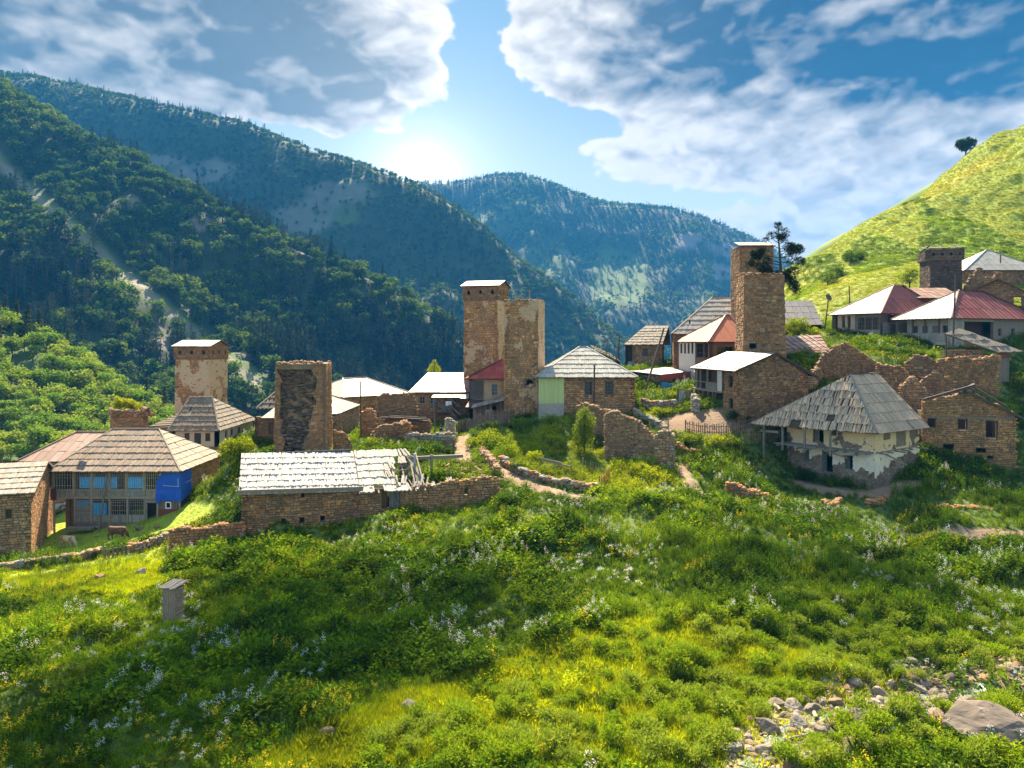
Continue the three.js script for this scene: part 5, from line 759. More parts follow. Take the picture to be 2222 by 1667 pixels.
{ const b = new Bld('shingled_house', 'stone house under a white shingled pyramid roof with pale green corrugated corner', 'house', { pl: 1169, pr: 1377, py: 902, dl: 95, dr: 95, L: 10, sink: 2, stones: 110 }), H = b.h(819), w = b.W / 2, X = (p) => b.x(p), xc = X(1224), sp = b.h(875);
  const wi = (a, c) => b.of(a, 828, c, 857, 'window', { nx: 3, ny: 4, col: [.30, .22, .16], du: xc + w, f: .08 }); b.wall(b.front(-2, H, xc, w), { pal: PAL.tan.concat(PAL.grey), open: [wi(1269, 1285), wi(1313, 1331)] });
  b.wall(b.right(-2, H), { pal: PAL.grey, open: [] }); b.wall(b.back(-2, H)); b.wall(b.left(-2, H), { pal: PAL.grey, hidden: 1 });
  { const P = new Plane(b.front(-2, sp, -w, xc, .02)); b.part('wall', new Acc().box(-w, -2, -.4, xc - .01, sp, 0, [.42, .40, .37]), M.plaster); for (let r = 0; r < 14; r++) for (let i = 0; i < 7; i++) { const bw = (xc + w) / 6.5, u0 = (i - (r % 2 ? .5 : 0)) * bw, u1 = u0 + bw, v0 = sp + 2 - (r + 1) * .2; if (v0 < .6) continue; const q = clipPoly([[u0 + .012, v0 + .012], [u1 - .012, v0 + .012], [u1 - .012, v0 + .188], [u0 + .012, v0 + .188]], P.poly); if (q.length > 2) b.part('block', new Acc().prism(q, P, -.02, .02, .01, jit([.47, .45, .42], .07)), M.plaster); } }
  b.part('board_backing', new Acc().box(-w, sp, -.25, xc - .01, H, -.12, [.3, .3, .2]), M.wood); { const n = 11; for (let i = 0; i < n; i++) { const a = lerp(-w, xc, i / n), c = lerp(-w, xc, (i + 1) / n), A = new Acc(), cc = jit([.43, .47, .19], .07), yb = sp - .05 + (i % 2 ? 0 : .04), k = 4; for (let j = 0; j < k; j++) { const xa = lerp(a, c, j / k), xb = lerp(a, c, (j + 1) / k), za = .02 + (j === 0 ? 0 : j === 2 ? .07 : .035), zb = .02 + (j === 3 ? 0 : j === 1 ? .07 : .035); A.quad(V3(xa, yb, za), V3(xb, yb, zb), V3(xb, H - .06, zb), V3(xa, H - .06, za), cc, 1, 1); } b.part('corrugated_sheet', A, M.paint); } }
  b.hip({ x0: -w - .3, x1: w + .35, z0: .5, z1: -10.4, ye: H, yr: b.h(753, 100), rx0: gx(1258, 100) - b.g.position.x, rx1: gx(1272, 100) - b.g.position.x, rz: -5, o: { rows: 7, w: .2, col: [.70, .65, .60], var: .12, ragged: .05 }, of: { mode: 'each' }, capCol: [.74, .70, .66] }); b.fin(); }
pole('pole', 'rusty brown pole in front of the white pyramid roof', at(1289, 884, 93.5), at(1290, 792, 93.5), .12, [.14, .07, .05]);
{ const b = new Bld('mossy_shed', 'mossy sagging shed roof peeking out behind the white pyramid roof', 'shed', { pl: 1292, pr: 1345, py: 800, dl: 112, dr: 112, L: 4, sink: 4 }), H = b.h(783), w = b.W / 2; b.shell(H, {}); b.roof([V3(-w, H + 1.4, .3), V3(w, H - .2, .3), V3(w - 1, H + .8, -3), V3(-w - .4, H + 2.2, -3)], 'shingle', { rows: 4, messy: .3, miss: .05, col: [.26, .22, .12], lift: .1 }); b.beams('rafter', [[[-.4, H - .4, .6], [-.1, H + 3, .2], .1], [[w - .6, H - .6, .6], [w - .4, H + 1.6, .2], .1], [[0, H + 3, .2], [1.6, H - .5, .5], .05]], W_DARK); b.fin(); }
{ const b = new Bld('shingled_cottage', 'small stone cottage with patchy shingle roof and dark side porch at the village edge', 'house', { pl: 1372, pr: 1436, py: 802, dl: 118, dr: 117, L: 8, sink: 2 }), H = b.h(748), w = b.W / 2, yr = b.h(708, 122); b.wall(b.front(-2, H), { pal: PAL.grey, open: [b.of(1395, 757, 1405, 773, 'window', { col: W_DARK, nx: 1, ny: 2 })] }); b.wall([V3(w, -2, 0), V3(w, -2, -8), V3(w, H, -8), V3(w, yr - .2, -4.4), V3(w, H, 0)], { pal: PAL.grey }); b.wall(b.left(-2, H), {}); b.wall(b.back(-2, H));
  b.roof([V3(-w - 1.3, H - .05, .4), V3(w + .1, H, .4), V3(w + .9, yr, -4.4), V3(-w + 1.7, yr, -4.4)], 'shingle', { rows: 7, w: .24, messy: .06, ragged: .1, col: [.46, .38, .31] }); b.roof([V3(w + 1, H, -8.4), V3(-w, H, -8.4), V3(-w + 1.7, yr, -4.4), V3(w + .9, yr, -4.4)], 'shingle', { mode: 'hidden' }); b.roof([V3(-w - 1.3, H - .05, -8), V3(-w - 1.3, H - .05, .4), V3(-w + 1.7, yr, -4.4)], 'shingle', { mode: 'hidden' }); b.sideBoards('board', 0, -4, -1.5, H, -w - 1, 7, W_DARK); b.boards('board', 0, -w - 1, -w, 1.2, H, -1.2, 4, W_DARK); b.beams('post', [[[-w - 1, -1.2, 0], [-w - 1, H, 0], .12]], W_DARK); b.fin(); }
{ const b = new Bld('shingled_house', 'large house with steep pale shingle roof behind the orange roof', 'house', { pl: 1462, pr: 1640, py: 805, dl: 112, dr: 110, L: 12, sink: 2 }), H = b.h(725, 112), w = b.W / 2; b.shell(H, { pal: PAL.brown, row: [.12, .24] });
  b.hip({ x0: -w - .3, x1: w + .3, z0: .4, z1: -12.4, ye: H, yr: b.h(646, 117), rx0: gx(1548, 117) - b.g.position.x - 1.2, rx1: 3.4, rz: -6, o: { rows: 8, w: .22, col: [.60, .53, .47], var: .14 } }); b.fin(); }
{ // orange roofed house with white arcade
  const b = new Bld('orange_roofed_house', 'house with orange tin roof, white arched arcade and glazed side beside the pine tower', 'house', { pl: 1540, pr: 1626, py: 800, dl: 103, dr: 104.6, L: 8.4, sink: 3 }), H = b.h(742, 103), w = b.W / 2, L = b.L; b.wall(b.front(-3, H), { mat: M.wood, col: [.36, .17, .07], open: [b.of(1556, 752, 1592, 775, 'window', { nx: 4, ny: 1, col: [.3, .17, .1] })] }); b.wall(b.back(-3, H)); b.wall(b.right(-3, H));
  const zs = b.zl(1509), x = -w, f1 = b.h(776, 106), A = []; for (let i = 0; i < 4; i++) A.push({ u: .35 + i * .95, v: f1 + .5 + 3, w: .55, h: 1.75, arch: 1, kind: 'arch' }); b.wall(b.left(-3, f1, -L, zs), { mat: M.wood, col: [.34, .15, .07] }); b.wall([V3(x, -3 + 0, -L + .01), V3(x, -3, zs), V3(x, H, zs), V3(x, H, -L + .01)].map((v) => v.clone().add(V3(-.06, 0, 0))), { mat: M.plaster, col: [.72, .66, .62], open: A.map((q) => ({ ...q, u: q.u * (L + zs) / 4.1 * .98, w: q.w * (L + zs) / 4.1 })), th: .14, name: 'arcade' });
  b.wall(b.left(-3, H, zs, 0), { mat: M.wood, col: [.34, .17, .09], open: [{ u: .15, v: f1 + 3, w: 2.0, h: H - f1 - .2, kind: 'window', nx: 4, ny: 3, col: [.22, .13, .09] }, { u: 2.3, v: f1 + 3, w: 1.4, h: H - f1 - .2, kind: 'window', nx: 3, ny: 3, col: [.22, .13, .09] }].filter((q) => q.u + q.w < -zs + 4) });
  const o = { cw: .5, ch: 9, seam: .07, var: .05 }; b.hip({ x0: -w - .55, x1: w + .2, z0: .55, z1: -L - .5, ye: H, yr: b.h(684, 107), rx0: w - 1.2, rx1: w - .6, rz: -4, st: { front: 'tin', right: 'tin', left: 'tin', back: 'tin' }, o, of: { cw: 1.3, col: [.92, .27, .13], seamCol: [.55, .2, .12], seam: .04 }, ol: { col: [.60, .27, .15], mode: 'row', seamCol: [.4, .2, .12] }, ob: { col: [.5, .2, .1] }, capCol: [.5, .2, .12], capMat: M.tin }); b.fin(); }
tower('stone_tower', 'slim reddish roofed tower standing behind the pine tower', { pl: 1605, pr: 1680, py: 790, dl: 109, dr: 109, top: 533, L: 4.6, taper: .02, pal: PAL.brown.concat([[.4, .2, .13], [.44, .22, .14]]), st: { row: [.13, .24] } }, (b, H, w) => { b.roof([V3(-w - .1, H, .25), V3(w + .1, H, .25), V3(w + .1, H + .75, -2.5), V3(-w - .1, H + .75, -2.5)], 'tin', { cw: .6, ch: 3, col: [.72, .63, .58], seam: .06 }); b.part('tower_fill', new Acc().box(-w + .3, H - .3, -4.2, w - .3, H - .02, -.4, [.2, .15, .1]), M.stone); b.fin(); });
tower('stone_tower', 'massive cracked stone tower with a pine growing from its top', { pl: 1613, pr: 1706, py: 790, dl: 95, dr: 94.6, top: 596, L: 4.9, taper: .04, pal: PAL.brown.concat(PAL.grey), stones: 200, st: { row: [.16, .42], w: [.24, .8], out: .1 }, F: { open: [{ u: .75, v: 3.85, w: .85, h: .65, kind: 'hole' }] } }, (b, H, w) => {
  const A = new Acc(); for (let i = 0; i < 90; i++) addRock(A, V3(rr(-w + .1, w - .1), H + rr(-.05, .3), rr(-4.6, .0)), rr(.3, .55), jit(pick(PAL.brown), .2)); b.part('capstones', A, M.rock, null, 'stuff'); b.part('tower_fill', new Acc().box(-w + .4, H - .6, -4.4, w - .4, H - .05, -.4, [.16, .13, .08]), M.stone);
  for (const [px, py, s] of [[1655, 717, .95], [1664, 653, .5], [1650, 660, .45]]) { const B = new Acc(); addRock(B, V3(b.x(px), b.h(py), -.02), s, [.44, .33, .22]); b.part('stone', B, M.rock, s > .8 ? 'large pale stone in the tower face' : null); }
  b.fin(); });
{ const b = new Bld('tin_roofed_barn', 'barn with plain white tin roof right behind the pine tower', 'barn', { pl: 1700, pr: 1782, py: 722, dl: 124, dr: 124, L: 9, sink: 2 }), H = b.h(705, 123.5), w = b.W / 2, yr = b.h(653, 128.5); b.wall(b.front(-2, H), { mat: M.wood, col: W_DARK }); b.wall([V3(w, -2, 0), V3(w, -2, -9), V3(w, H, -9), V3(w, yr - .1, -4.5), V3(w, H, 0)], { mat: M.wood, col: [.14, .09, .07] }); b.wall(b.back(-2, H)); b.wall(b.left(-2, H)); b.roof([V3(-w, H, .4), V3(w + .15, H, .4), V3(w + .3, yr, -4.5), V3(-w, yr, -4.5)], 'tin', { cw: 1.2, ch: 1.5, seam: .05, pal: [[.72, .66, .62], [.68, .63, .6], [.76, .7, .66]] }); b.roof([V3(w + .3, H, -9.4), V3(-w, H, -9.4), V3(-w, yr, -4.5), V3(w + .3, yr, -4.5)], 'tin', { mode: 'hidden' }); b.sideBoards('board', .1, -8.8, -.5, H, w + .02, 14, [.24, .16, .12]); b.fin(); }
{ const b = new Bld('plank_roofed_shed', 'shed with faded red metal roof weighted by pale slats right of the pine tower', 'shed', { pl: 1706, pr: 1812, py: 800, dl: 97, dr: 98.5, L: 7, sink: 2 }), H = b.h(776, 97), w = b.W / 2, yr = b.h(733, 103); b.shell(H - .3, { mat: M.wood, col: [.09, .06, .05] }); const pts = [V3(-w - .1, H - .2, .6), V3(w - .6, H + .1, .6), V3(w + 1.6, yr, -5.6), V3(-w - .2, yr, -5.6)]; b.roof(pts, 'plank', { w: .95, pal: [[.42, .19, .16], [.48, .25, .21], [.36, .15, .13], [.52, .33, .28]] }); const P = new Plane(pts); for (let i = 0; i < 8; i++) { const u = .6 + i * .86; b.part('roof_slat', new Acc().beam(P.to(u + .3, P.v1 * .36, .12), P.to(u + .1, P.v1 * 1.0, .12), .16, .06, jit([.62, .52, .44], .1)), M.wood); } b.fin(); }
{ // rubble-stone house with porch
  const b = new Bld('gabled_stone_house', 'rubble stone house with gable end, pale tin roof and open wooden porch', 'house', { pl: 1602, pr: 1752, py: 908, dl: 87, dr: 88.8, L: 11, sink: 2, stones: 240 }), H = b.h(800, 87), w = b.W / 2, L = b.L, yp = b.h(766, 88), st = { pal: PAL.brown.concat(PAL.grey, PAL.tan), row: [.13, .3], w: [.18, .5], out: .09 };
  const q = (px) => b.zl(px), z4 = q(1571), rh = b.h(806, 88.8);
  b.wall([V3(-w, -2, 0), V3(w, -2, 0), V3(w, rh, 0), V3(w - .9, rh + .5, 0), V3(.3, yp - .15, 0), V3(-w, H, 0)], st);
  const dd = (px) => lerp(87, -b.e.z, -q(px) / L), op = (p0, t, p1, bt) => { const d = dd((p0 + p1) / 2), z0 = q(p0), z1 = q(p1); return { u: z0 - z4, v: b.h(bt, d) + 2, w: z1 - z0, h: b.h(t, d) - b.h(bt, d), kind: 'window', nx: 2, ny: 2, col: W_DARK }; };
  b.wall(b.left(-2, H, z4, 0), { ...st, open: [op(1582, 816, 1591, 841), op(1583, 866, 1591, 887)] }); b.wall(b.back(-2, H), {}); b.wall(b.right(-2, rh), { pal: PAL.grey, hidden: 1 });
  b.wall([V3(-w + .02, -2, z4), V3(-w + 2, -2, z4), V3(-w + 2, H, z4), V3(-w + .02, H, z4)], { th: .3 }); b.wall(b.left(-2, H, -L, z4, -w + 2), { mat: M.plaster, col: [.22, .17, .13] });
  const fl = b.h(846, 94), xo = -w - .35; b.part('porch_floor', new Acc().box(xo, fl - .15, z4, -w + 2, fl + .05, -L, W_GREY), M.wood); b.part('porch_panel', new Acc().box(xo + .02, fl, z4 - 1.0, xo + .1, H - .2, z4 + .05, [.62, .58, .54]), M.plaster, 'whitewashed porch panel');
  for (const px of [1517, 1525, 1540]) { const z = q(px) * 1.0; b.part('porch_post', new Acc().box(xo, fl, z - .08, xo + .15, H, z + .08, W_GREY), M.wood); } for (const px of [1520, 1530, 1541, 1552]) { const z = q(px); b.part('porch_post', new Acc().box(xo, -1.5, z - .12, xo + .24, fl - .1, z + .12, W_BROWN), M.wood); }
  b.sideBoards('porch_board', z4 - 1.1, z4 - 4, fl + .05, fl + .95, xo + .05, 12, [.40, .34, .28]); b.beams('porch_rail', [[[xo, fl + .95, z4 - 1], [xo, fl + .9, -L], .1]], W_GREY); b.beams('brace', [[[xo + .1, -1, z4 - 3.4], [xo + .1, fl - .2, z4 - 1.4], .12], [[xo + .3, 1.2, z4 - .2], [xo + .3, 1.3, z4 - 2], .09]], W_BROWN);
  const e = .55; b.roof([V3(-w - e, H - .28, -L - .2), V3(-w - e, H - .28, .4), V3(.2, yp, .4), V3(.2, yp, -L - .2)], 'tin', { cw: 1.2, ch: 2.1, pal: [[.70, .58, .52], [.74, .64, .58], [.64, .52, .46], [.72, .66, .63]], seam: .03 });
  b.roof([V3(w + .8, rh - .5, .3), V3(w + .8, rh - .5, -3), V3(.2, yp, -3), V3(.2, yp, .3)], 'plank', { col: W_DARK, w: .7 }); b.beams('verge_board', [[[-w - e, H - .3, .42], [.2, yp - .02, .42], .06, .22], [[.2, yp - .02, .36], [w + 1.2, rh - .7, .36], .06, .22], [[.8, yp - .5, .1], [w + 1.8, rh - 1.2, .5], .1]], W_DARK); b.fin();
}
{ const b = new Bld('low_shed', 'low stone shed with white roof edged by a dark red board', 'shed', { pl: 1432, pr: 1508, py: 846, dl: 105, dr: 109, L: 5, sink: 2 }), H = b.h(815, 106), w = b.W / 2; b.shell(H, { mat: M.plaster, col: [.45, .40, .36], F: { open: [b.of(1460, 822, 1470, 838, 'door', { col: [.015, .10, .26] })] } }); b.wall(b.left(-2, H), { pal: PAL.grey, th: .1 }); b.roof([V3(-w - .3, H + .15, .4), V3(w + .3, H + .5, .4), V3(w, H + .8, -5.3), V3(-w - .6, H + .5, -5.3)], 'tin', { cw: 1, ch: 2, seam: .03, pal: [[.78, .73, .7], [.7, .62, .58]] }); b.part('fascia_board', new Acc().beam(V3(-w - .35, H - .22, .46), V3(w + .35, H + .2, .46), .06, .8, [.33, .055, .05]), M.paint); b.fin(); }
{ const b = new Bld('tin_roofed_shed', 'small shed with orange tin roof glimpsed behind the porch posts', 'shed', { pl: 1520, pr: 1562, py: 850, dl: 101, dr: 101, L: 3, sink: 2 }), H = b.h(822), w = b.W / 2; b.shell(H, { pal: PAL.grey }); b.roof([V3(-w - .2, H, .3), V3(w * .3, H, .3), V3(w * .3, H + .9, -3), V3(-w - .2, H + .9, -3)], 'tin', { cw: .9, col: [.56, .3, .2] }); b.roof([V3(w * .3, H, .3), V3(w + .2, H, .3), V3(w + .2, H + .9, -3), V3(w * .3, H + .9, -3)], 'tin', { cw: .9, col: [.58, .07, .04] }); b.fin(); }
{ const b = new Bld('board_fence', 'bright blue painted board fence slanting down beside the low shed', 'fence', { pl: 1435, pr: 1490, py: 846, dl: 102.5, dr: 103, sink: 0, L: .3 }), w = b.W / 2, n = 14; for (let i = 0; i < n; i++) { const a = lerp(-w, w, i / n), c = lerp(-w, w, (i + 1) / n), y = lerp(b.h(830), b.h(842), (i + .5) / n); b.part('board', new Acc().box(a + .005, y - 1.05, -.02, c - .005, y + .1, .02, jit([.01, .15, .36], .15)), M.paint); } b.part('post', new Acc().box(-w - .06, -1, -.1, -w + .04, b.h(829), -.03, W_DARK), M.wood); b.fin(); }
{ const b = new Bld('yard_gate', 'double wooden yard gate, left leaf pale blue and right leaf brown', 'gate', { pl: 1471, pr: 1502, py: 884, dl: 97, dr: 97, sink: 0, L: .3 }), w = b.W / 2, h = b.h(848); b.boards('board', 0, -w + .1, 0, .05, h, 0, 5, [.50, .56, .58], M.wood, .1); b.boards('board', 0, .03, w - .1, .05, h, 0, 5, [.36, .22, .15]); b.beams('post', [[[-w, -.5, 0], [-w, h + .3, 0], .16], [[w, -.5, 0], [w, h + .2, 0], .16]], W_DARK); b.beams('brace', [[[-w + .1, .2, .06], [0, h - .1, .06], .07], [[.05, .2, .06], [w - .1, h - .1, .06], .07], [[.05, h - .1, .09], [w - .1, .2, .09], .07], [[-w, h + .1, 0], [w, h + .1, 0], .1]], W_BROWN); b.fin(); }
tower('stone_tower', 'dark soot coloured squat tower with broken wooden roof in the upper right', { pl: 2019, pr: 2089, py: 660, dl: 130.4, dr: 129.6, top: 562, L: 5.3, taper: .02, pal: PAL.soot.concat([[.3, .18, .12]]), leftSeen: 1, stones: 60, st: { row: [.14, .28], col: [.13, .085, .06] } }, (b, H, w) => { crown(b, H, w, { h: b.h(541, 130) - H, pal: PAL.soot, nf: 4, nr: 3, out: .3 }); const y = b.h(541, 130); b.wall([V3(-w - .2, H, -b.L - .1), V3(-w - .2, H, .1), V3(-w - .2, y, .1), V3(-w - .2, y, -b.L - .1)], { pal: PAL.soot, th: .2, name: 'crown_wall', col: [.1, .07, .05] });
  for (let i = 0; i < 9; i++) b.part('roof_board', new Acc().beam(V3(-w - .9 + i * .7, y + rr(-.1, .1), .6), V3(-w - .5 + i * .68, y + .75 + rr(-.1, .1), -2.4 + rr(-.6, .3)), .55, .05, jit([.12, .08, .06], .3)), M.wood); b.beams('verge_board', [[[-w - .7, y - .3, -3], [-w - .2, y + .6, .3], .3, .06], [[-w - .4, y + .1, .4], [w + .5, y + .15, .4], .14]], W_DARK); b.part('tower_fill', new Acc().box(-w, y - .5, -5, w, y - .05, -.2, [.06, .04, .03]), M.stone); b.fin(); });
{ const b = new Bld('tin_roofed_house', 'house with broad grey white tin hip roof at the far upper right', 'house', { pl: 2096, pr: 2262, py: 640, dl: 140, dr: 140, L: 12, sink: 3 }), H = b.h(587), w = b.W / 2; b.shell(H, { pal: PAL.brown }); b.hip({ x0: -w - .5, x1: w + .5, z0: .6, z1: -12.6, ye: H, yr: b.h(543, 146), rx0: gx(2140, 146) - b.g.position.x, rx1: gx(2146, 146) - b.g.position.x, rz: -6, st: { front: 'tin', right: 'tin', left: 'tin', back: 'tin' }, o: { cw: 1.1, ch: 1.8, seam: .04, pal: [[.56, .60, .60], [.60, .63, .63], [.52, .57, .58]] }, capCol: [.7, .7, .7], capMat: M.tin }); b.beams('chimney_pipe', [[[0, H + 1.4, -1], [0, H + 2.9, -1], .16]], [.2, .1, .07]); b.fin(); }
{ const b = new Bld('tin_roofed_shed', 'shed with rust streaked tin roof between the dark tower and the pink house', 'shed', { pl: 1985, pr: 2090, py: 665, dl: 121, dr: 121, L: 6, sink: 2 }), H = b.h(647), w = b.W / 2; b.shell(H, { mat: M.wood, col: W_DARK }); b.roof([V3(-w, H, .4), V3(w, H, .4), V3(w, H + 1.9, -5), V3(-w, H + 1.9, -5)], 'tin', { cw: .9, ch: 1.6, pal: [[.5, .27, .2], [.58, .36, .28], [.42, .2, .15], [.5, .42, .36]] }); b.fin(); }
{ // pink house
  const b = new Bld('pink_house', 'pink plastered house with red tin roof, glare painted white on one slope, glazed balcony', 'house', { pl: 1807, pr: 1911, py: 738, dl: 119.9, dr: 113, L: 16, sink: 3 }), H = b.h(680, 113), w = b.W / 2, X = (p) => b.x(p), x1 = X(1818), x2 = X(1856), x3 = X(1862), pb = b.h(726, 116);
  b.wall(b.front(pb, H, x1, x2, .02), { mat: M.plaster, col: [.68, .46, .36], open: [1827, 1839].map((p) => ({ u: X(p) - x1, v: b.h(711, 115) - pb, w: X(p + 7) - X(p), h: b.h(684, 115) - b.h(711, 115), kind: 'window', nx: 2, ny: 1, col: [.42, .27, .2] })) });
  b.wall(b.front(-3, pb - .01), { pal: PAL.brown }); b.wall(b.back(-3, H)); b.wall(b.left(-3, H)); b.wall(b.right(-3, H), { mat: M.wood, col: [.26, .17, .13] }); b.part('inner_wall', new Acc().box(x2, pb, -1.6, w, H, -1.4, [.5, .36, .3]), M.plaster);
  b.part('corner_post', new Acc().box(x2, pb, -.1, x3, H, .06, [.36, .28, .24]), M.wood); const s = b.h(716, 114), n = 3; for (let i = 0; i < n; i++) b.glazed(lerp(x3, w - .1, i / n), lerp(x3, w - .1, (i + 1) / n) - .06, s, H - .5, .0, 4, [.3, .64], [.48, .34, .25]); b.boards('board', 0, x3, w, pb - .35, s, .02, 12, [.54, .44, .40], M.wood, .12); b.part('balcony_floor', new Acc().box(x3, pb - .5, -1.4, w, pb - .36, .08, W_DARK), M.wood); b.part('header_beam', new Acc().box(x3, H - .48, -.06, w, H, .06, [.4, .3, .25]), M.wood);
  { const z1 = b.zr(1947), yy = b.h(700, 113); b.sideBoards('board', .1, z1 * .45, pb - .6, yy, w + .4, 6, [.50, .42, .38], M.wood, .12); b.sideBoards('board', z1 * .45, z1, pb - .6, H - .5, w + .4, 7, [.30, .19, .14]); b.part('porch_roof', new Acc().beam(V3(w + .3, H - .2, z1 * .4), V3(w + 1.1, H - .9, z1 * .9), 2, .06, [.33, .1, .08]), M.tin); b.part('balcony_floor', new Acc().box(w, pb - .75, .1, w + .5, pb - .62, z1, W_DARK), M.wood); }
  b.beams('post', [[[X(1809), -2, .2], [X(1809), H, .2], .12], [[X(1813), -2, -.2], [X(1813), H, -.2], .1], [[w + .3, -3, .1], [w + .3, pb - .5, .1], .18], [[w - 2.4, -3, -.5], [w - .3, pb - .5, -.3], .14]], W_DARK);
  b.hip({ x0: -w - .5, x1: w + .5, z0: .6, z1: -b.L - .6, ye: H, yr: b.h(618, 121), rx0: -.1, rx1: .1, rz: -9.4, rz2: -11.4, st: { front: 'tin', right: 'tin', left: 'tin', back: 'tin' }, o: { cw: .62, ch: 8, seam: .06 }, of: { pal: [[.66, .62, .58], [.70, .65, .61]] }, or: { cw: .8, ch: 3, pal: [[.56, .10, .075], [.62, .14, .10], [.48, .085, .07]], seamCol: [.2, .06, .05] }, capCol: [.3, .12, .1], capMat: M.tin }); b.fin();  // front slope coloured white to stand for sun glare on the tin
}
{ // white balcony house
  const b = new Bld('white_balcony_house', 'white boarded house with open pillared balcony and dark red roof, glare painted white in front', 'house', { pl: 1944, pr: 2060, py: 772, dl: 111.7, dr: 104, L: 18, sink: 3 }), H = b.h(690, 104), w = b.W / 2, X = (p) => b.x(p), hh = (py, px) => b.h(py, lerp(111.7, 104, onLine(b.a, b.b, px))), fl = hh(739, 2058), rl = hh(722, 2058), wh = [.62, .55, .49];
  b.wall(b.front(-3, fl, -w, w, 0), { mat: M.plaster, col: [.58, .52, .47], open: [0, 1, 2, 3].map((i) => ({ u: .35 + i * 1.95, v: 3 + fl - 1.75, w: 1.7, h: 1.15, kind: 'window', nx: 5, ny: 2, col: [.66, .6, .58], cloth: i % 2 ? [.3, .28, .3] : null })) }); b.wall(b.front(fl, H, -w, w, -1.7), { mat: M.plaster, col: [.74, .70, .68], th: .2, open: [0, 1, 2, 3].map((i) => ({ u: 1.3 + i * 1.6, v: .35, w: .9, h: 1.7, kind: i === 2 ? 'door' : 'window', nx: 2, ny: 2, col: [.62, .52, .42], cloth: [.5, .42, .34] })) });
  b.part('balcony_floor', new Acc().box(-w, fl - .14, -1.7, w, fl, .08, wh), M.wood); b.boards('board', 0, -w, w, fl, rl, .04, 24, [.60, .52, .45], M.wood, .14); for (const px of [1948, 1981, 2008, 2038]) b.part('column', new Acc().box(X(px) - .1, rl - .1, -.1, X(px) + .1, H, .1, [.26, .14, .11]), M.wood); b.part('side_wall', new Acc().box(-w, fl, -1.68, -w + .1, H, -.2, [.34, .17, .11]), M.wood);
  const zA = b.zr(2092), zB = b.zr(2156), op = [b.os(2063, 712, 2082, 740, 'window', { nx: 2, ny: 2, col: [.5, .47, .45] })]; b.wall(b.right(-3, H, 0, zA), { mat: M.wood, col: wh, th: .2 }); b.sideBoards('board', -.05, zA, fl - .4, H, w + .03, 12, [.62, .55, .50], M.wood, .14); b.wall(b.right(-3, fl + .3, zA, zB), { pal: PAL.brown }); b.part('header_board', new Acc().box(w - .1, H - .45, zA, w + .06, H, zB, [.6, .54, .48]), M.wood); b.part('inner_wall', new Acc().box(w - 1.8, fl, zA, w - 1.6, H, zB, [.12, .05, .04]), M.wood); b.wall(b.right(-3, H, zB, -b.L), { mat: M.wood, col: [.42, .32, .28], open: [{ u: .9, v: 3 + fl + .6, w: .8, h: 1.1, kind: 'window', nx: 2, ny: 2, col: [.5, .36, .26] }, { u: 3.6, v: 3 + fl + .6, w: .8, h: 1.1, kind: 'window', nx: 2, ny: 2, col: [.5, .36, .26] }] }); b.wall(b.back(-3, H)); b.wall(b.left(-3, H));
  b.hip({ x0: -w - .5, x1: w + .7, z0: .5, z1: -b.L - .6, ye: H - .05, yr: b.h(630, 111), rx0: -.1, rx1: .1, rz: -7.6, rz2: -12.2, st: { front: 'tin', right: 'tin', left: 'tin', back: 'tin' }, o: { cw: .6, ch: 8, seam: .06 }, of: { pal: [[.72, .68, .65], [.76, .72, .69]] }, or: { cw: .85, ch: 2.6, pal: [[.50, .065, .055], [.56, .085, .07], [.44, .06, .05], [.58, .15, .12]], seamCol: [.16, .04, .04] }, capCol: [.2, .06, .06], capMat: M.tin }); b.fin();  // white front sheets are painted glare; the right slope keeps the red
}
{ const b = new Bld('stone_outbuilding', 'dark stone outbuilding with red tin roof running out of the right edge', 'barn', { pl: 2122, pr: 2290, py: 690, dl: 117, dr: 112, L: 8, sink: 3 }), H = b.h(632, 116), w = b.W / 2; b.wall([V3(-w, -3, 0), V3(w, -3, 0), V3(w, H - 2, 0), V3(-w + 2.6, H + 1.6, 0), V3(-w, H + .4, 0)], { pal: PAL.brown, open: [b.of(2200, 645, 2216, 672, 'hole')] }); b.wall(b.back(-3, H - 2)); b.roof([V3(w + .5, H - 2.4, .6), V3(w + .5, H - 2.4, -8), V3(-w + 2.6, H + 1.75, -8), V3(-w + 2.6, H + 1.75, .6)], 'tin', { cw: 1, ch: 2, pal: [[.34, .1, .08], [.42, .16, .12], [.5, .28, .22]] }); b.roof([V3(-w - .6, H + .2, -8), V3(-w - .6, H + .2, .6), V3(-w + 2.6, H + 1.75, .6), V3(-w + 2.6, H + 1.75, -8)], 'plank', { col: W_DARK, w: .6 }); b.fin(); }
{ const b = new Bld('open_shed', 'small lean-to with curled shingle roof in front of the white balcony house', 'shed', { pl: 2080, pr: 2188, py: 802, dl: 97, dr: 97, L: 3.4, sink: 2 }), w = b.W / 2, X = (p) => b.x(p); b.roof([V3(X(2161), b.h(765, 96.4), .6), V3(X(2214), b.h(763, 96.4), .6), V3(X(2111), b.h(719, 100), -3.2), V3(X(2071), b.h(725, 99), -2.2)], 'shingle', { rows: 4, w: .34, col: [.46, .36, .29], messy: .04, ragged: .09, lift: .05, free: 0, mode: 'each' }); b.boards('board', 0, X(2162), X(2189), -1.5, b.h(768), .1, 9, [.34, .27, .24]); b.part('header_sheet', new Acc().box(X(2162), b.h(777), .14, X(2189), b.h(765), .24, [.36, .11, .09]), M.tin); b.wall(b.front(-2, b.h(772), X(2110), X(2161), -.6), { pal: PAL.grey }); b.wall(b.front(-2, b.h(760), X(2076), X(2161), -2.8), { pal: PAL.grey }); b.beams('post', [[[X(2073), -1, -2], [X(2073), b.h(730, 99), -2], .14], [[X(2160), -1, .1], [X(2160), b.h(768), .1], .14]], W_DARK); b.fin(); }
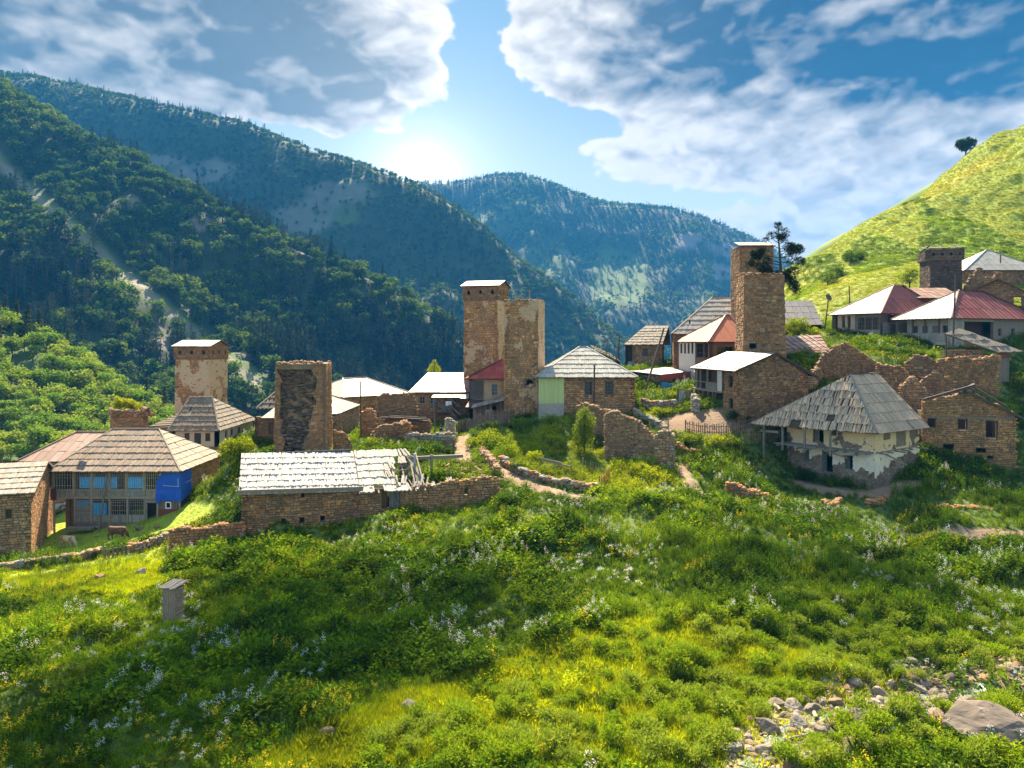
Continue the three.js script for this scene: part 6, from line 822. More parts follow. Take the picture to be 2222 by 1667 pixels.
// ruins on the right
ruin('ruined_gable', 'peaked gable of a roofless stone ruin behind the cream house', { pl: 1766, pr: 1920, py: 850, dl: 92.5, dr: 93, stones: 80 }, [[1766, 806], [1790, 768], [1815, 750], [1838, 745], [1862, 757], [1890, 776], [1920, 800]], { pal: PAL.brown.concat(PAL.grey), row: [.1, .22], w: [.14, .36] }).fin();
ruin('ruined_wall', 'crumbling stone wall stepping down to the right of the ruined gable', { pl: 1905, pr: 1972, py: 850, dl: 91, dr: 90, stones: 40 }, [[1905, 790], [1930, 796], [1950, 792], [1972, 812]], { pal: PAL.brown }).fin();
ruin('ruined_wall', 'rough broken wall with a grassy top beside the curled shingle lean-to', { pl: 1966, pr: 2032, py: 860, dl: 94, dr: 93, stones: 40 }, [[1966, 790], [1985, 772], [2010, 771], [2032, 786]], { pal: PAL.brown.concat(PAL.grey) }).fin();
ruin('ruined_wall', 'long tumbled wall below the white balcony house', { pl: 2026, pr: 2165, py: 850, dl: 93, dr: 95, stones: 60 }, [[2026, 800], [2040, 782], [2075, 776], [2100, 772], [2112, 780], [2165, 770]], { pal: PAL.brown.concat(PAL.orange) }).fin();
ruin('ruined_wall', 'low stub of wall right behind the shingled roof of the cream house', { pl: 1958, pr: 2012, py: 880, dl: 87, dr: 87, stones: 30 }, [[1958, 840], [1972, 824], [1990, 818], [2012, 850]], { pal: PAL.grey }).fin();
ruin('ruined_wall', 'collapsed corner of rubble wall right of the gabled stone house', { pl: 1748, pr: 1782, py: 880, dl: 90, dr: 92, stones: 30 }, [[1748, 800], [1760, 815], [1782, 795]], { pal: PAL.grey }).fin();
ruin('ruined_wall', 'thin broken pinnacle of wall under the grey tin roof at the far right', { pl: 2096, pr: 2172, py: 640, dl: 131, dr: 131, stones: 20, th: .7 }, [[2096, 622], [2108, 598], [2116, 600], [2120, 581], [2132, 581], [2136, 600], [2160, 602], [2164, 588], [2172, 590]], { pal: PAL.brown }).fin();
{ // cream house
  const b = new Bld('cream_house', 'abandoned cream plastered two-storey house with ragged grey shingle roof', 'house', { pl: 1709, pr: 1898, py: 1025, dl: 83.8, dr: 76, L: 8.4, sink: 4, y: at(1898, 1053, 76).y, stones: 120 }), w = b.W / 2, L = b.L, X = (p) => b.x(p), H = b.h(939, 76), fl = b.h(982, 76), D = (px) => lerp(83.8, 76, onLine(b.a, b.b, px)), hf = (px, py) => b.h(py, D(px));
  const zz = (p) => 780 + p / 3.556, xx = (p) => 1600 + p / 3.556, fr = (a, t, c, q, o) => { const A = xx(a), C = xx(c), m = (A + C) / 2, v = hf(m, zz(q)); return { u: X(A) + w, v: v + 4, w: X(C) - X(A), h: hf(m, zz(t)) - v, ...o }; };
  const bl = [.22, .27, .27], F = [fr(470, 450, 520, 540, { kind: 'frame', col: [.2, .2, .19], leaf: .5, leafCol: bl }), fr(590, 470, 668, 640, { kind: 'frame', col: [.3, .27, .22], leaf: .42, leafCol: [.42, .38, .3] }), fr(728, 495, 766, 585, { kind: 'frame', col: bl, leaf: .8, leafCol: [.16, .2, .2] }), fr(512, 685, 560, 785, { kind: 'frame', col: bl, leaf: .8, leafCol: [.19, .25, .26] }), fr(655, 700, 737, 872, { kind: 'frame', col: [.34, .32, .28], leaf: .3, leafCol: bl }), fr(832, 742, 896, 850, { kind: 'frame', col: [.2, .22, .2], leaf: .42, leafCol: bl })];
  const sr = (a, t, c, q, o) => { const A = xx(a), C = xx(c), m = (A + C) / 2, z0 = -b.zr(A), z1 = -b.zr(C), d = lerp(76, -b.c.z, -b.zr(m) / L), v = b.h(zz(q), d); return { u: z0, v: v + 4, w: z1 - z0, h: b.h(zz(t), d) - v, ...o }; };
  const R = [sr(1120, 535, 1172, 615, { kind: 'frame', col: bl, leaf: .75, leafCol: bl }), sr(1218, 520, 1296, 672, { kind: 'frame', col: [.2, .2, .19], leaf: .3, leafRight: 1, leafCol: [.13, .16, .17] }), sr(1340, 490, 1372, 590, { kind: 'frame', col: bl, leaf: .8, leafCol: bl }), sr(1225, 755, 1270, 845, { kind: 'frame', col: [.42, .38, .34], leaf: .85, leafCol: [.45, .42, .38] })];
  const st = { pal: [[.40, .30, .23], [.34, .25, .19], [.45, .34, .26], [.36, .27, .2], [.3, .22, .17]], row: [.1, .22], w: [.15, .42], out: .06, col: [.38, .285, .215] };
  const fw = b.wall(b.front(-4, H), { ...st, open: F }), rw = b.wall(b.right(-4, H), { ...st, open: R }); b.wall(b.back(-4, H)); b.wall(b.left(-4, H), {});
  b.part('upper_floor', new Acc().box(-w + .3, fl - .2, -L + .3, w - .3, fl - .05, -.46, W_DARK), M.wood);
  const yel = [.88, .66, .39], wht = [.88, .80, .68], pm = (seedK, lowE) => (u, v) => { const y = v - 4, n = fbm(u * .8 + seedK, v * .8, 2, 4), m = fbm(u * 2.3, v * 2.3, seedK, 3); if (y > fl) return !(y < fl + .75 && n + (y - fl) * .35 < .44) && m < .8 && !(n > .66) && !(seedK > 5 && u > L - 1.9 && n + (y - fl) * .1 < .6); return y > lowE(u) + (n - .5) * 2.4 + (m - .5) * .5 && n < .72; };
  const colr = (u, v) => jit(v - 4 > fl ? yel : wht, .03);
  b.plaster(fw.P, pm(2, (u) => lerp(1.9, 1.25, sst(1.5, 9, u))), { open: F, col: colr, n: .1 }); b.plaster(rw.P, pm(9, (u) => lerp(.9, 2.35, sst(.3, 4.5, u))), { open: R, col: colr, n: .1 });
  // decayed gallery on the two sides: sagging deck beams, brackets and posts
  const ed = 2.1, nb = 9; for (let i = 0; i < nb; i++) { const x = lerp(-w + .2, w - .3, i / (nb - 1)), out = i < 4 ? ed : rr(.5, 1.3); b.part('joist', new Acc().beam(V3(x, fl - .12, -.3), V3(x + rr(-.15, .15), fl - .16 - rr(0, .12), out), .13, .13, jit(W_GREY, .15)), M.wood); } for (let i = 0; i < 6; i++) { const z = -lerp(.6, L - .5, i / 5), out = rr(.4, 1.3); b.part('joist', new Acc().beam(V3(w - .2, fl - .12, z), V3(w + out, fl - .18, z + rr(-.3, .3)), .13, .13, jit(W_GREY, .15)), M.wood); }
  for (let i = 0; i < 5; i++) b.part('deck_board', new Acc().beam(V3(-w - .3, fl + .02 + rr(-.03, .03), .3 + i * .4), V3(lerp(-w, w, i < 2 ? .98 : .46) + rr(-.4, .3), fl - .04 - rr(0, .1), .3 + i * .4 + rr(-.1, .1)), .3, .045, jit([.50, .43, .37], .12)), M.wood);
  b.beams('ledge_beam', [[[-w - .2, fl - .02, .14], [w, fl - .05, .16], .16], [[w + .14, fl - .05, 0], [w + .12, fl - .02, -L + .6], .14], [[w + .1, fl - .3, -1.8], [w + 1.9, fl - 1.2, -2.4], .15], [[w - 3.4, fl - .75, .1], [w - .8, fl - .2, 1.1], .1], [[w - 4.6, fl - .15, 1.5], [w - 2.6, fl - .85, .3], .12], [[w - 5, fl - .7, .2], [w - 3.2, fl - .15, 1.2], .1]], W_GREY);
  const pz = 2.15, gl = (x, z) => { const q = b.world(V3(x, 0, z)); return ground(q.x, q.z) - b.y0 - .3; }; const PX = [[206, 1], [350, 0], [520, 0], [717, 0]].map(([p, t]) => [xx(p), t]); for (const [px] of PX) { const d = D(px) - 2.2, x = gx(px, d), v = b.local(V3(x, 0, -d)); b.part('gallery_post', new Acc().beam(V3(v.x, px < 1665 ? gl(v.x, v.z) : fl - .6, v.z), V3(v.x, H - .05, v.z), .17, .17, jit([.36, .31, .27], .1)), M.wood); } b.beams('gallery_rail', [[[-w - 2.2, fl + 1.15, 1.7], [-w + .2, fl + 1.2, 1.9], .1, .24]], [.42, .33, .25]);
  b.beams('wall_plate', [[[-w - 2.6, H - .05, 2.3], [w + .6, H + .02, .7], .14], [[w + .5, H, .6], [w + .4, H, -L], .12]], W_GREY);
  const yr = b.h(814, 81), ya = H - .02, A = V3(-w - 2.9, ya - .02, 2.5), B = V3(w + .75, ya + .02, .85), C = V3(w + .85, ya, -L - .5), Dd = V3(-w - 2.9, ya, -L - .5), E = V3(w - 3.87, yr, -2.33), G = V3(w - 3.87, yr, -7.5);
  b.roof([A, B, E], 'shingle', { rows: 7, w: .17, messy: .13, ragged: .09, miss: .05, lift: .1, mode: 'each', col: [.86, .60, .42], var: .26, gone: (u, v) => Math.hypot((u - 8.6) / .5, (v - 1.1) / .4) < 1 || Math.hypot((u - 5.0) / .6, (v - .6) / .4) < 1 || Math.hypot((u - 10) / .35, (v - 3.6) / .5) < 1 });
  b.roof([B, C, G, E], 'shingle', { rows: 6, w: .24, messy: .012, ragged: .03, col: [.84, .58, .42], mode: 'each', lift: .015 }); b.roof([C, Dd, G], 'shingle', { mode: 'hidden' }); b.roof([Dd, A, E, G], 'shingle', { mode: 'hidden' });
  b.ridge([B, E], .24, [.44, .38, .32]); b.ridge([A, E], .12); b.ridge([C, G], .14); for (let i = 0; i < 7; i++) b.part('ridge_board', new Acc().beam(E.clone().lerp(G, i * .14).add(V3(-.5, rr(.08, .2), rr(-.2, .2))), E.clone().lerp(G, i * .14 + .2).add(V3(.3, rr(.1, .25), rr(-.2, .2))), .28, .04, jit(W_DARK, .3)), M.wood); b.fin();
}
{ // stone house at the right edge
  const b = new Bld('roofless_stone_house', 'roofless two-storey stone house with empty windows right of the cream house', 'house', { pl: 2003, pr: 2202, py: 1000, dl: 83, dr: 82, L: 9, sink: 3, stones: 170 }), w = b.W / 2, X = (p) => b.x(p), xx = (p) => 1600 + p / 3.556, zz = (p) => 780 + p / 3.556, op = (a, t, c, q, o) => b.of(xx(a), zz(t), xx(c), zz(q), 'frame', { col: W_DARK, ...o });
  const He = b.h(893), Hp = b.h(846), pr = (px) => -2 + 0; const O = [op(1470, 455, 1530, 525), op(1705, 462, 1775, 545), op(1920, 475, 2010, 610), op(1590, 655, 1672, 700), op(1843, 684, 1920, 722), op(1930, 742, 1975, 770)]; const tp = (u) => { const px = lerp(2003, 2202, u / b.W), t = px < 2030 ? lerp(874, 868, (px - 2003) / 27) : px < 2110 ? lerp(868, 848, (px - 2030) / 80) : px < 2130 ? lerp(848, 862, (px - 2110) / 20) : lerp(862, 898, (px - 2130) / 72); return b.h(t) + 3 + (n3(u * 1.6, 3, 3) - .5) * .35; };
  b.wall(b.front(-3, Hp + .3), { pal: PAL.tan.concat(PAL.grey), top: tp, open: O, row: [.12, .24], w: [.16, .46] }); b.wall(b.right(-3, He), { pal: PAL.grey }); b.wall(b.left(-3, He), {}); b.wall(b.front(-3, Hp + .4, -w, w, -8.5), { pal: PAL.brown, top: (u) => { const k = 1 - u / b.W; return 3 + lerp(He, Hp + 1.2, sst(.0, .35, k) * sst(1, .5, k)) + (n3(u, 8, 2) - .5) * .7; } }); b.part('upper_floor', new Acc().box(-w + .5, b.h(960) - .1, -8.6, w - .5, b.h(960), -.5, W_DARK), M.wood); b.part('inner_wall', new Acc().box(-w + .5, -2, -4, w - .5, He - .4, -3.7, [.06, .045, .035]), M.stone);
  b.part('lintel_beam', new Acc().box(X(2005), b.h(907.5), .0, X(2200), b.h(904), .1, [.35, .28, .22]), M.wood); b.beams('rafter', [[[X(2002), b.h(868), .3], [X(2118), b.h(836, 83), -.2], .26], [[X(2080), b.h(853), .3], [X(2124), b.h(834, 84), -1], .3], [[X(2098), b.h(851), .35], [X(2222), b.h(908), .2], .24], [[X(2110), b.h(843), .3], [X(2111), b.h(860), .25], .16], [[X(2095), b.h(844), .2], [X(2095), b.h(855), .25], .16], [[X(2140), b.h(838, 86), -3], [X(2200), b.h(880, 85), -1.5], .2]], [.16, .11, .085]);
  const A = new Acc(); for (let i = 0; i < 200; i++) { const u = rr(0, b.W); addRock(A, V3(u - w, tp(u) - 3 + rr(-.15, .05), -rr(.1, .4)), rr(.25, .45), jit(pick(PAL.grey), .18)); } b.part('capstones', A, M.rock, null, 'stuff'); b.fin();
}
// ruins and walls in the middle
ruin('ruined_gable', 'roofless grey house wall with stepped top behind the columnar tree', { pl: 1314, pr: 1382, py: 972, dl: 83, dr: 82.5, stones: 60 }, [[1314, 900], [1325, 893], [1345, 895], [1360, 904], [1382, 912]], { pal: PAL.grey, row: [.1, .2], w: [.16, .4], open: [{ u: .75, v: 2.3, w: .18, h: .22, kind: 'hole' }, { u: 2.7, v: 2.3, w: .18, h: .22, kind: 'hole' }] }).fin();
ruin('ruined_wall', 'tall thin broken wall just left of the grey gable ruin', { pl: 1252, pr: 1318, py: 960, dl: 91, dr: 88, stones: 40 }, [[1252, 884], [1262, 876], [1292, 880], [1300, 888], [1318, 890]], { pal: PAL.grey, row: [.1, .2] }).fin();
ruin('ruined_wall', 'sloping ruined wall running down right from the grey gable', { pl: 1382, pr: 1425, py: 975, dl: 82.5, dr: 81, stones: 40 }, [[1382, 914], [1400, 934], [1425, 948]], { pal: PAL.grey, row: [.12, .24] }).fin();
ruin('ruined_wall', 'thick stub of rounded stones at the end of the sloping ruin', { pl: 1422, pr: 1460, py: 990, dl: 80.5, dr: 80, stones: 40, th: 1.2 }, [[1422, 950], [1430, 938], [1445, 935], [1460, 942]], { pal: PAL.grey.concat(PAL.pale), row: [.16, .32], w: [.24, .5] }).fin();
ruin('stone_enclosure', 'low squared wall of pale rounded stones enclosing a weedy plot beside the lane', { pl: 880, pr: 978, py: 984, dl: 89, dr: 88, stones: 110, cat: 'stone wall' }, [[880, 944], [900, 942], [940, 943], [960, 938], [978, 936]], { pal: PAL.pale.concat(PAL.grey), row: [.2, .38], w: [.26, .6], col: [.3, .22, .16] }).fin();
ruin('ruined_wall', 'brown ruined wall with a green weedy slope behind the barn ridge', { pl: 788, pr: 884, py: 990, dl: 90, dr: 90, stones: 40 }, [[788, 968], [805, 946], [820, 925], [850, 920], [884, 916]], { pal: PAL.brown.concat(PAL.orange) }).fin();
ruin('ruined_wall', 'wide rough wall below the broad white tin roof', { pl: 818, pr: 902, py: 920, dl: 106, dr: 105, stones: 40 }, [[818, 862], [830, 856], [860, 855], [895, 852], [902, 880]], { pal: PAL.brown, row: [.1, .22], w: [.14, .4] }).fin();
ruin('ruined_wall', 'low dark ruin half buried under collapsed roof timbers', { pl: 826, pr: 932, py: 950, dl: 95, dr: 95, stones: 40 }, [[826, 912], [850, 907], [890, 908], [932, 912]], { pal: PAL.brown }).fin();
ruin('stone_pillar', 'single tall stone gate pillar beside the lane', { pl: 968, pr: 983, py: 975, dl: 90, dr: 90, th: .7, stones: 12, cat: 'pillar' }, [[968, 912], [974, 907], [983, 914]], { pal: PAL.pale }).fin();
ruin('stone_pillar', 'orange stone pillar at the corner of the collapsed roof ruin', { pl: 869, pr: 888, py: 978, dl: 91, dr: 91, th: .7, stones: 12, cat: 'pillar' }, [[869, 918], [878, 912], [888, 920]], { pal: PAL.orange }).fin();
ruin('stone_pillar', 'broken orange wall stump topped by yellow weeds left of the collapsed timbers', { pl: 784, pr: 812, py: 960, dl: 97, dr: 97, th: .9, stones: 16, cat: 'ruined wall' }, [[784, 898], [795, 888], [806, 889], [812, 900]], { pal: PAL.orange }).fin();
ruin('ruined_wall', 'short orange brown stub against the foot of the hollow tower', { pl: 728, pr: 772, py: 990, dl: 83, dr: 84, stones: 40 }, [[728, 938], [745, 940], [758, 955], [772, 978]], { pal: PAL.orange.concat(PAL.brown) }).fin();
{ const b = new Bld('timber_pile', 'collapsed roof timbers lying across the dark ruin', 'timbers', { pl: 820, pr: 932, py: 915, dl: 94.3, dr: 94, sink: 0 }), w = b.W / 2; for (let i = 0; i < 12; i++) { const y = rr(.1, .5); b.part('beam', new Acc().beam(V3(-w + rr(0, 1.6), y + rr(-.2, .3), rr(-2, .3)), V3(w - rr(0, 1.5), y - rr(0, .5), rr(-2.2, .2)), rr(.12, .26), rr(.1, .2), jit([.2, .13, .1], .3)), M.wood); } b.fin(); }

// ---------------------------------------------------------------- paths, stream, walls, fences, small things
function ribbon(name, label, pts, w, mat, colf, lift = .035) {
  const A = new Acc(), c = new THREE.CatmullRomCurve3(pts), n = Math.ceil(c.getLength() / .35), P = c.getSpacedPoints(n), R = [];
  for (let i = 0; i <= n; i++) { const t = P[Math.min(i + 1, n)].clone().sub(P[Math.max(i - 1, 0)]).setY(0).normalize(), row = []; for (let j = 0; j <= 6; j++) { const k = (j / 6 - .5) * w * (1 + (n3(P[i].x * .9, P[i].z * .9, j > 3 ? 2 : 7) - .5) * .5), x = P[i].x - t.z * k, z = P[i].z + t.x * k; row.push(V3(x, ground(x, z) + lift * (j === 0 || j === 6 ? -.6 : 1), z)); } R.push(row); }
  for (let i = 0; i < n; i++) for (let j = 0; j < 6; j++) { const a = R[i][j], b = R[i][j + 1], d = R[i + 1][j + 1], e = R[i + 1][j], q = colf(a), u = (v) => [v.x, v.z]; A.tri(a, b, d, q, u(a), u(b), u(d)); A.tri(a, d, e, q, u(a), u(d), u(e)); }
  return top(new THREE.Mesh(A.geo(), mat), name, label, null, null, 'structure');
}
reseed(77);
for (const p of PATHS) ribbon(p.name, p.label, p.pts, p.w, M.ground, (v) => mixc([.19, .115, .07], [.29, .20, .13], n3(v.x * 1.3, v.z * 1.3, 5)));
M.water = new THREE.MeshPhysicalMaterial({ color: 0x6f7f7c, roughness: .12, metalness: 0, bumpMap: grainFine, bumpScale: .03, ior: 1.33 });
ribbon('stream', 'thin stream trickling between stones in the lower right corner', streamLine, .75, M.water, () => [1, 1, 1], .05);

rubble('dry_stone_wall', 'low pale dry stone wall bordering the lawn, left of the little gate', [[-30, 1246], [50, 1236], [130, 1224], [216, 1211]].map((p) => onGround(...p)), .85, { pal: PAL.pale.concat(PAL.grey), s: .36, max: 110 });
rubble('dry_stone_wall', 'low dry stone wall rising from the little gate to the orange wall', [[280, 1205], [325, 1192], [372, 1176]].map((p) => onGround(...p)), .95, { pal: PAL.pale.concat(PAL.grey), s: .36, max: 70 });
rubble('dry_stone_wall', 'tumbled line of big pale stones between the left barn and the lawn', [[-20, 1196], [50, 1166], [90, 1130], [125, 1108], [162, 1094]].map((p) => onGround(...p)), .7, { pal: PAL.pale, s: .55, max: 70, ragged: .9 });
ruin('stone_wall', 'orange brown dry stone wall in front of the long ruined barn', { pl: 370, pr: 526, py: 1205, dl: 62, dr: 63.6, stones: 200, cat: 'stone wall', sink: 2 }, [[370, 1152], [395, 1147], [440, 1146], [480, 1138], [526, 1132]], { pal: PAL.orange.concat(PAL.tan), row: [.14, .28], w: [.18, .46], out: .11 }).fin();
ruin('stone_wall', 'low orange lichened terrace wall at the right edge', { pl: 2022, pr: 2250, py: 1128, dl: 71, dr: 70, stones: 160, cat: 'stone wall' }, [[2022, 1103], [2040, 1098], [2120, 1100], [2250, 1104]], { pal: PAL.orange, row: [.2, .36], w: [.26, .56], out: .13 }).fin();
ruin('stone_wall', 'short orange terrace wall among flowering weeds below the picket fence', { pl: 1578, pr: 1664, py: 1092, dl: 73, dr: 71.5, stones: 80, cat: 'stone wall' }, [[1578, 1050], [1592, 1048], [1610, 1060], [1664, 1070]], { pal: PAL.orange, row: [.2, .36], w: [.24, .56], out: .14 }).fin();
rubble('dry_stone_wall', 'retaining wall of orange stones along the curving dirt track', [[1088, 1008], [1130, 1030], [1180, 1046], [1240, 1060], [1300, 1070]].map((p) => onGround(...p)), .8, { pal: PAL.orange.concat(PAL.pale), s: .42, max: 90, ragged: .9 });
rubble('dry_stone_wall', 'crumbling wall at the corner where the lane meets the roofless barn', [[1046, 992], [1062, 1010], [1080, 1034]].map((p) => onGround(...p)), 1.1, { pal: PAL.grey, s: .4, max: 50 });
rubble('dry_stone_wall', 'grey garden wall between the leaning pole and the yard gate', [[1392, 884], [1430, 888], [1468, 886]].map((p) => onGround(...p)), 1.1, { pal: PAL.pale.concat(PAL.grey), s: .4, max: 50 });
rubble('dry_stone_wall', 'white topped tumbled wall crossing the weeds behind the sloping ruin', [[1378, 905], [1410, 918], [1448, 938]].map((p) => onGround(...p)), .9, { pal: PAL.pale, s: .42, max: 60, ragged: .9 });
rubble('stone_pillar', 'rough pile of white stones right of the yard gate', [[1504, 892], [1514, 896]].map((p) => onGround(...p)), 1.9, { pal: PAL.pale, s: .4, max: 30, cat: 'stone pile' });
rubble('dry_stone_wall', 'broken terrace stones in the dark weeds left of the cream house', [[1470, 975], [1500, 985], [1525, 990]].map((p) => onGround(...p)), .7, { pal: PAL.orange, s: .4, max: 30, ragged: 1 });
rubble('stone_heap', 'heap of orange stones below the corner of the cream house', [[1786, 1098], [1806, 1104], [1822, 1094]].map((p) => onGround(...p)), .6, { pal: PAL.orange, s: .4, max: 30, ragged: 1, cat: 'stone pile' });
rubble('stone_heap', 'second heap of tumbled stones further right below the cream house', [[1882, 1100], [1902, 1096], [1922, 1088]].map((p) => onGround(...p)), .6, { pal: PAL.orange, s: .4, max: 30, ragged: 1, cat: 'stone pile' });
const FEN = (a) => a.map((p) => onGround(...p));
picket('picket_fence', 'long brown picket fence along the bare yard of the gabled stone house', FEN([[1488, 938], [1530, 946], [1586, 946], [1640, 928]]), 1.25, { sp: .26, w: .09 });
picket('picket_fence', 'sunlit yellowish picket fence beside the gallery posts of the cream house', FEN([[1610, 962], [1650, 962], [1700, 952]]), 1.2, { sp: .24, w: .1, col: [.46, .34, .18] });
picket('picket_fence', 'weathered board fence behind the cream house gallery', FEN([[1634, 930], [1696, 936]]), 1.0, { sp: .14, w: .12, col: [.36, .25, .17] });
picket('woven_fence', 'tall fence of close upright sticks below the wooden lean-to', FEN([[990, 946], [1010, 940], [1045, 932], [1085, 926], [1116, 918]]), 1.75, { sp: .13, w: .1, col: [.30, .20, .15], posts: 0 });
picket('picket_fence', 'small bright orange gate fence beside the curving track', FEN([[1301, 1068], [1323, 1046]]), 1.35, { sp: .2, w: .09, col: [.55, .22, .05] });
picket('picket_fence', 'grey palings half sunk in the garden weeds', FEN([[1265, 1018], [1310, 1032]]), 1.0, { sp: .34, w: .07, col: W_GREY, rails: 0 });
picket('garden_gate', 'low wooden picket gate in the pale lawn wall', FEN([[226, 1214], [274, 1206]]), .95, { sp: .32, w: .16, col: [.30, .23, .18] });
{ const G = new THREE.Group(), a = onGround(1172, 1014), b = onGround(1240, 1030); G.position.copy(a); for (const [y, t0, t1] of [[.9, 0, .7], [.75, .1, 1]]) mk(G, 'rail', new Acc().beam(a.clone().lerp(b, t0).sub(a).add(V3(0, y, 0)), a.clone().lerp(b, t1).sub(a).add(V3(0, y, 0)), .06, .16, W_GREY), M.wood); for (const t of [0, .5, 1]) mk(G, 'post', new Acc().beam(a.clone().lerp(b, t).sub(a).add(V3(0, -.2, 0)), a.clone().lerp(b, t).sub(a).add(V3(0, 1, 0)), .1, .1, W_GREY), M.wood); top(G, 'rail_fence', 'two loose grey rails nailed along the weedy garden edge', 'fence'); }
{ // privy
  const b = new Bld('outhouse', 'narrow wooden privy with a plank roof alone on the weedy slope', 'outhouse', { pl: 353, pr: 380, py: 1364, dl: 46.2, dr: 46, L: .72, sink: .4 }), w = b.W / 2, H = b.h(1277), wc = [.62, .43, .30]; b.part('inner_frame', new Acc().box(-w + .03, -.3, -b.L + .03, w - .03, H - .05, -.04, [.06, .045, .035]), M.wood);
  b.boards('board', 0, -w, w, -.35, H, 0, 6, wc, M.wood, .22, .03); for (let i = 0; i < 19; i++) { const y = -.2 + i * (H + .2) / 19, t = rr(0, .06); b.part('side_board', new Acc().box(w - .02, y + .01, -b.L + rr(-.05, .05), w + .02 + t, y + (H + .2) / 19 - .012, -.01, jit([.60, .42, .29], .18)), M.wood); } b.part('side_board', new Acc().box(-w - .03, -.3, -b.L, -w, H, -.02, wc), M.wood); b.part('back_board', new Acc().box(-w, -.3, -b.L - .04, w, H, -b.L, wc), M.wood);
  for (let i = 0; i < 6; i++) { const x = lerp(-w - .1, w + .14, i / 6), x2 = lerp(-w - .1, w + .14, (i + 1) / 6) - .02, o = rr(-.04, .06); b.part('roof_board', new Acc().beamBox(V3((x + x2) / 2, H + .12 + rr(-.01, .03), -.42 + o), V3((x2 - x) / 2, .01, 0), V3(0, .03, 0), V3(0, -.07, .66), jit([.52, .44, .36], .15)), M.wood); } b.fin();
}
// poles and wires
pole('utility_pole', 'slim dark pole left of the white roofed ruins', at(783, 950, 92), at(782, 827, 92), .09, W_DARK);
pole('utility_pole', 'leaning wooden pole between the cottage and the low shed', onGround(1396, 863), at(1441, 712, 104), .15, [.24, .14, .09]);
pole('utility_pole', 'tall dark pole in front of the white balcony house', at(2068, 752, 99), at(2074, 598, 99), .12, [.16, .10, .09]);
pole('utility_pole', 'short dark pole rising behind the pink house roof', at(1844, 665, 126), at(1843, 620, 126), .1, W_DARK);
pole('utility_pole', 'thin pole carrying a dark satellite dish beside the barn', at(1790, 715, 119), at(1799, 638, 119), .1, W_DARK, { extra: (G, q) => { const d = new THREE.SphereGeometry(.62, 16, 6, 0, 6.283, 0, 1.1); d.setAttribute('color', new THREE.BufferAttribute(new Float32Array(d.attributes.position.count * 3).fill(.06), 3)); const m = mk(G, 'satellite_dish', d, M.paint); m.position.copy(q).add(V3(-.1, -.5, .5)); m.rotation.set(-1.9, 0, .5); m.scale.set(1.2, .6, .9); } });
pole('utility_pole', 'bare leaning twin pole behind the mossy shed', at(1342, 780, 113), at(1344, 728, 113), .1, W_DARK);
pole('fence_post', 'lone pale post beside the white topped tumbled wall', onGround(1450, 942), onGround(1450, 942).add(V3(0, 1.9, 0)), .09, [.5, .45, .4]);
pole('pole', 'plain pole under the porch deck standing in the sunny grass', at(944, 942, 101), at(943, 898, 101), .08, [.4, .26, .15]);
wire('pale cable sagging from the hollow tower to the porch house', at(728, 902, 84), at(905, 871, 104), .5); wire('cable from the hollow tower to the slim dark pole', at(728, 905, 84), at(783, 918, 92), .3); wire('cable running from the slim dark pole across to the lean-to roof', at(930, 902, 101), at(1030, 884, 101), .5); wire('cable looping from the leaning pole to the shingled cottage', at(1425, 766, 106), at(1380, 775, 116), .6); wire('thin line from the twin pole to the small cottage', at(1344, 732, 113), at(1392, 748, 117), .3); wire('line hanging from the tall dark pole to the pink house', at(2072, 650, 99), at(1930, 702, 112), .7); wire('long dark line from the broken tower roof toward the twin pole', at(1182, 655, 101), at(1343, 738, 113), 1.2);

// stones lying about; each one that shows is a thing
reseed(91);
function stoneThing(p, s, label, group, sink = .2) { const m = rock({ add() {} }, 'stone', p.clone().add(V3(0, s * (.3 - sink), 0)), s); return top(m, 'stone', label, 'stone', group); }
for (let i = 0; i < 210; i++) { const k = Math.floor(rr(0, streamLine.length - 1)), t = rnd(), a = streamLine[k], b = streamLine[k + 1], q = a.clone().lerp(b, t), o = rr(-1, 1) * rr(.5, 2.6); const x = q.x + o * .5, z = q.z + o; stoneThing(V3(x, ground(x, z), z), rr(.22, .6) * (rnd() < .14 ? 1.7 : 1), 'pale rounded stone beside the thin stream, lower right', 'stones along the stream'); }
{ const A = new Acc(); for (let i = 0; i < 2600; i++) { const k = Math.floor(rr(0, streamLine.length - 1)), q = streamLine[k].clone().lerp(streamLine[k + 1], rnd()), o = (rnd() + rnd() - 1) * 3, x = q.x + o * .6 + rr(-.5, .5), z = q.z + o; addRock(A, V3(x, ground(x, z) + .02, z), rr(.06, .2), jit(pick([[.52, .43, .36], [.44, .36, .30], [.40, .28, .18], [.36, .31, .28], [.58, .5, .42]]), .18)); } top(new THREE.Mesh(A.geo(), M.rock), 'gravel', 'small stones and gravel of the stream bed', null, null, 'stuff'); }
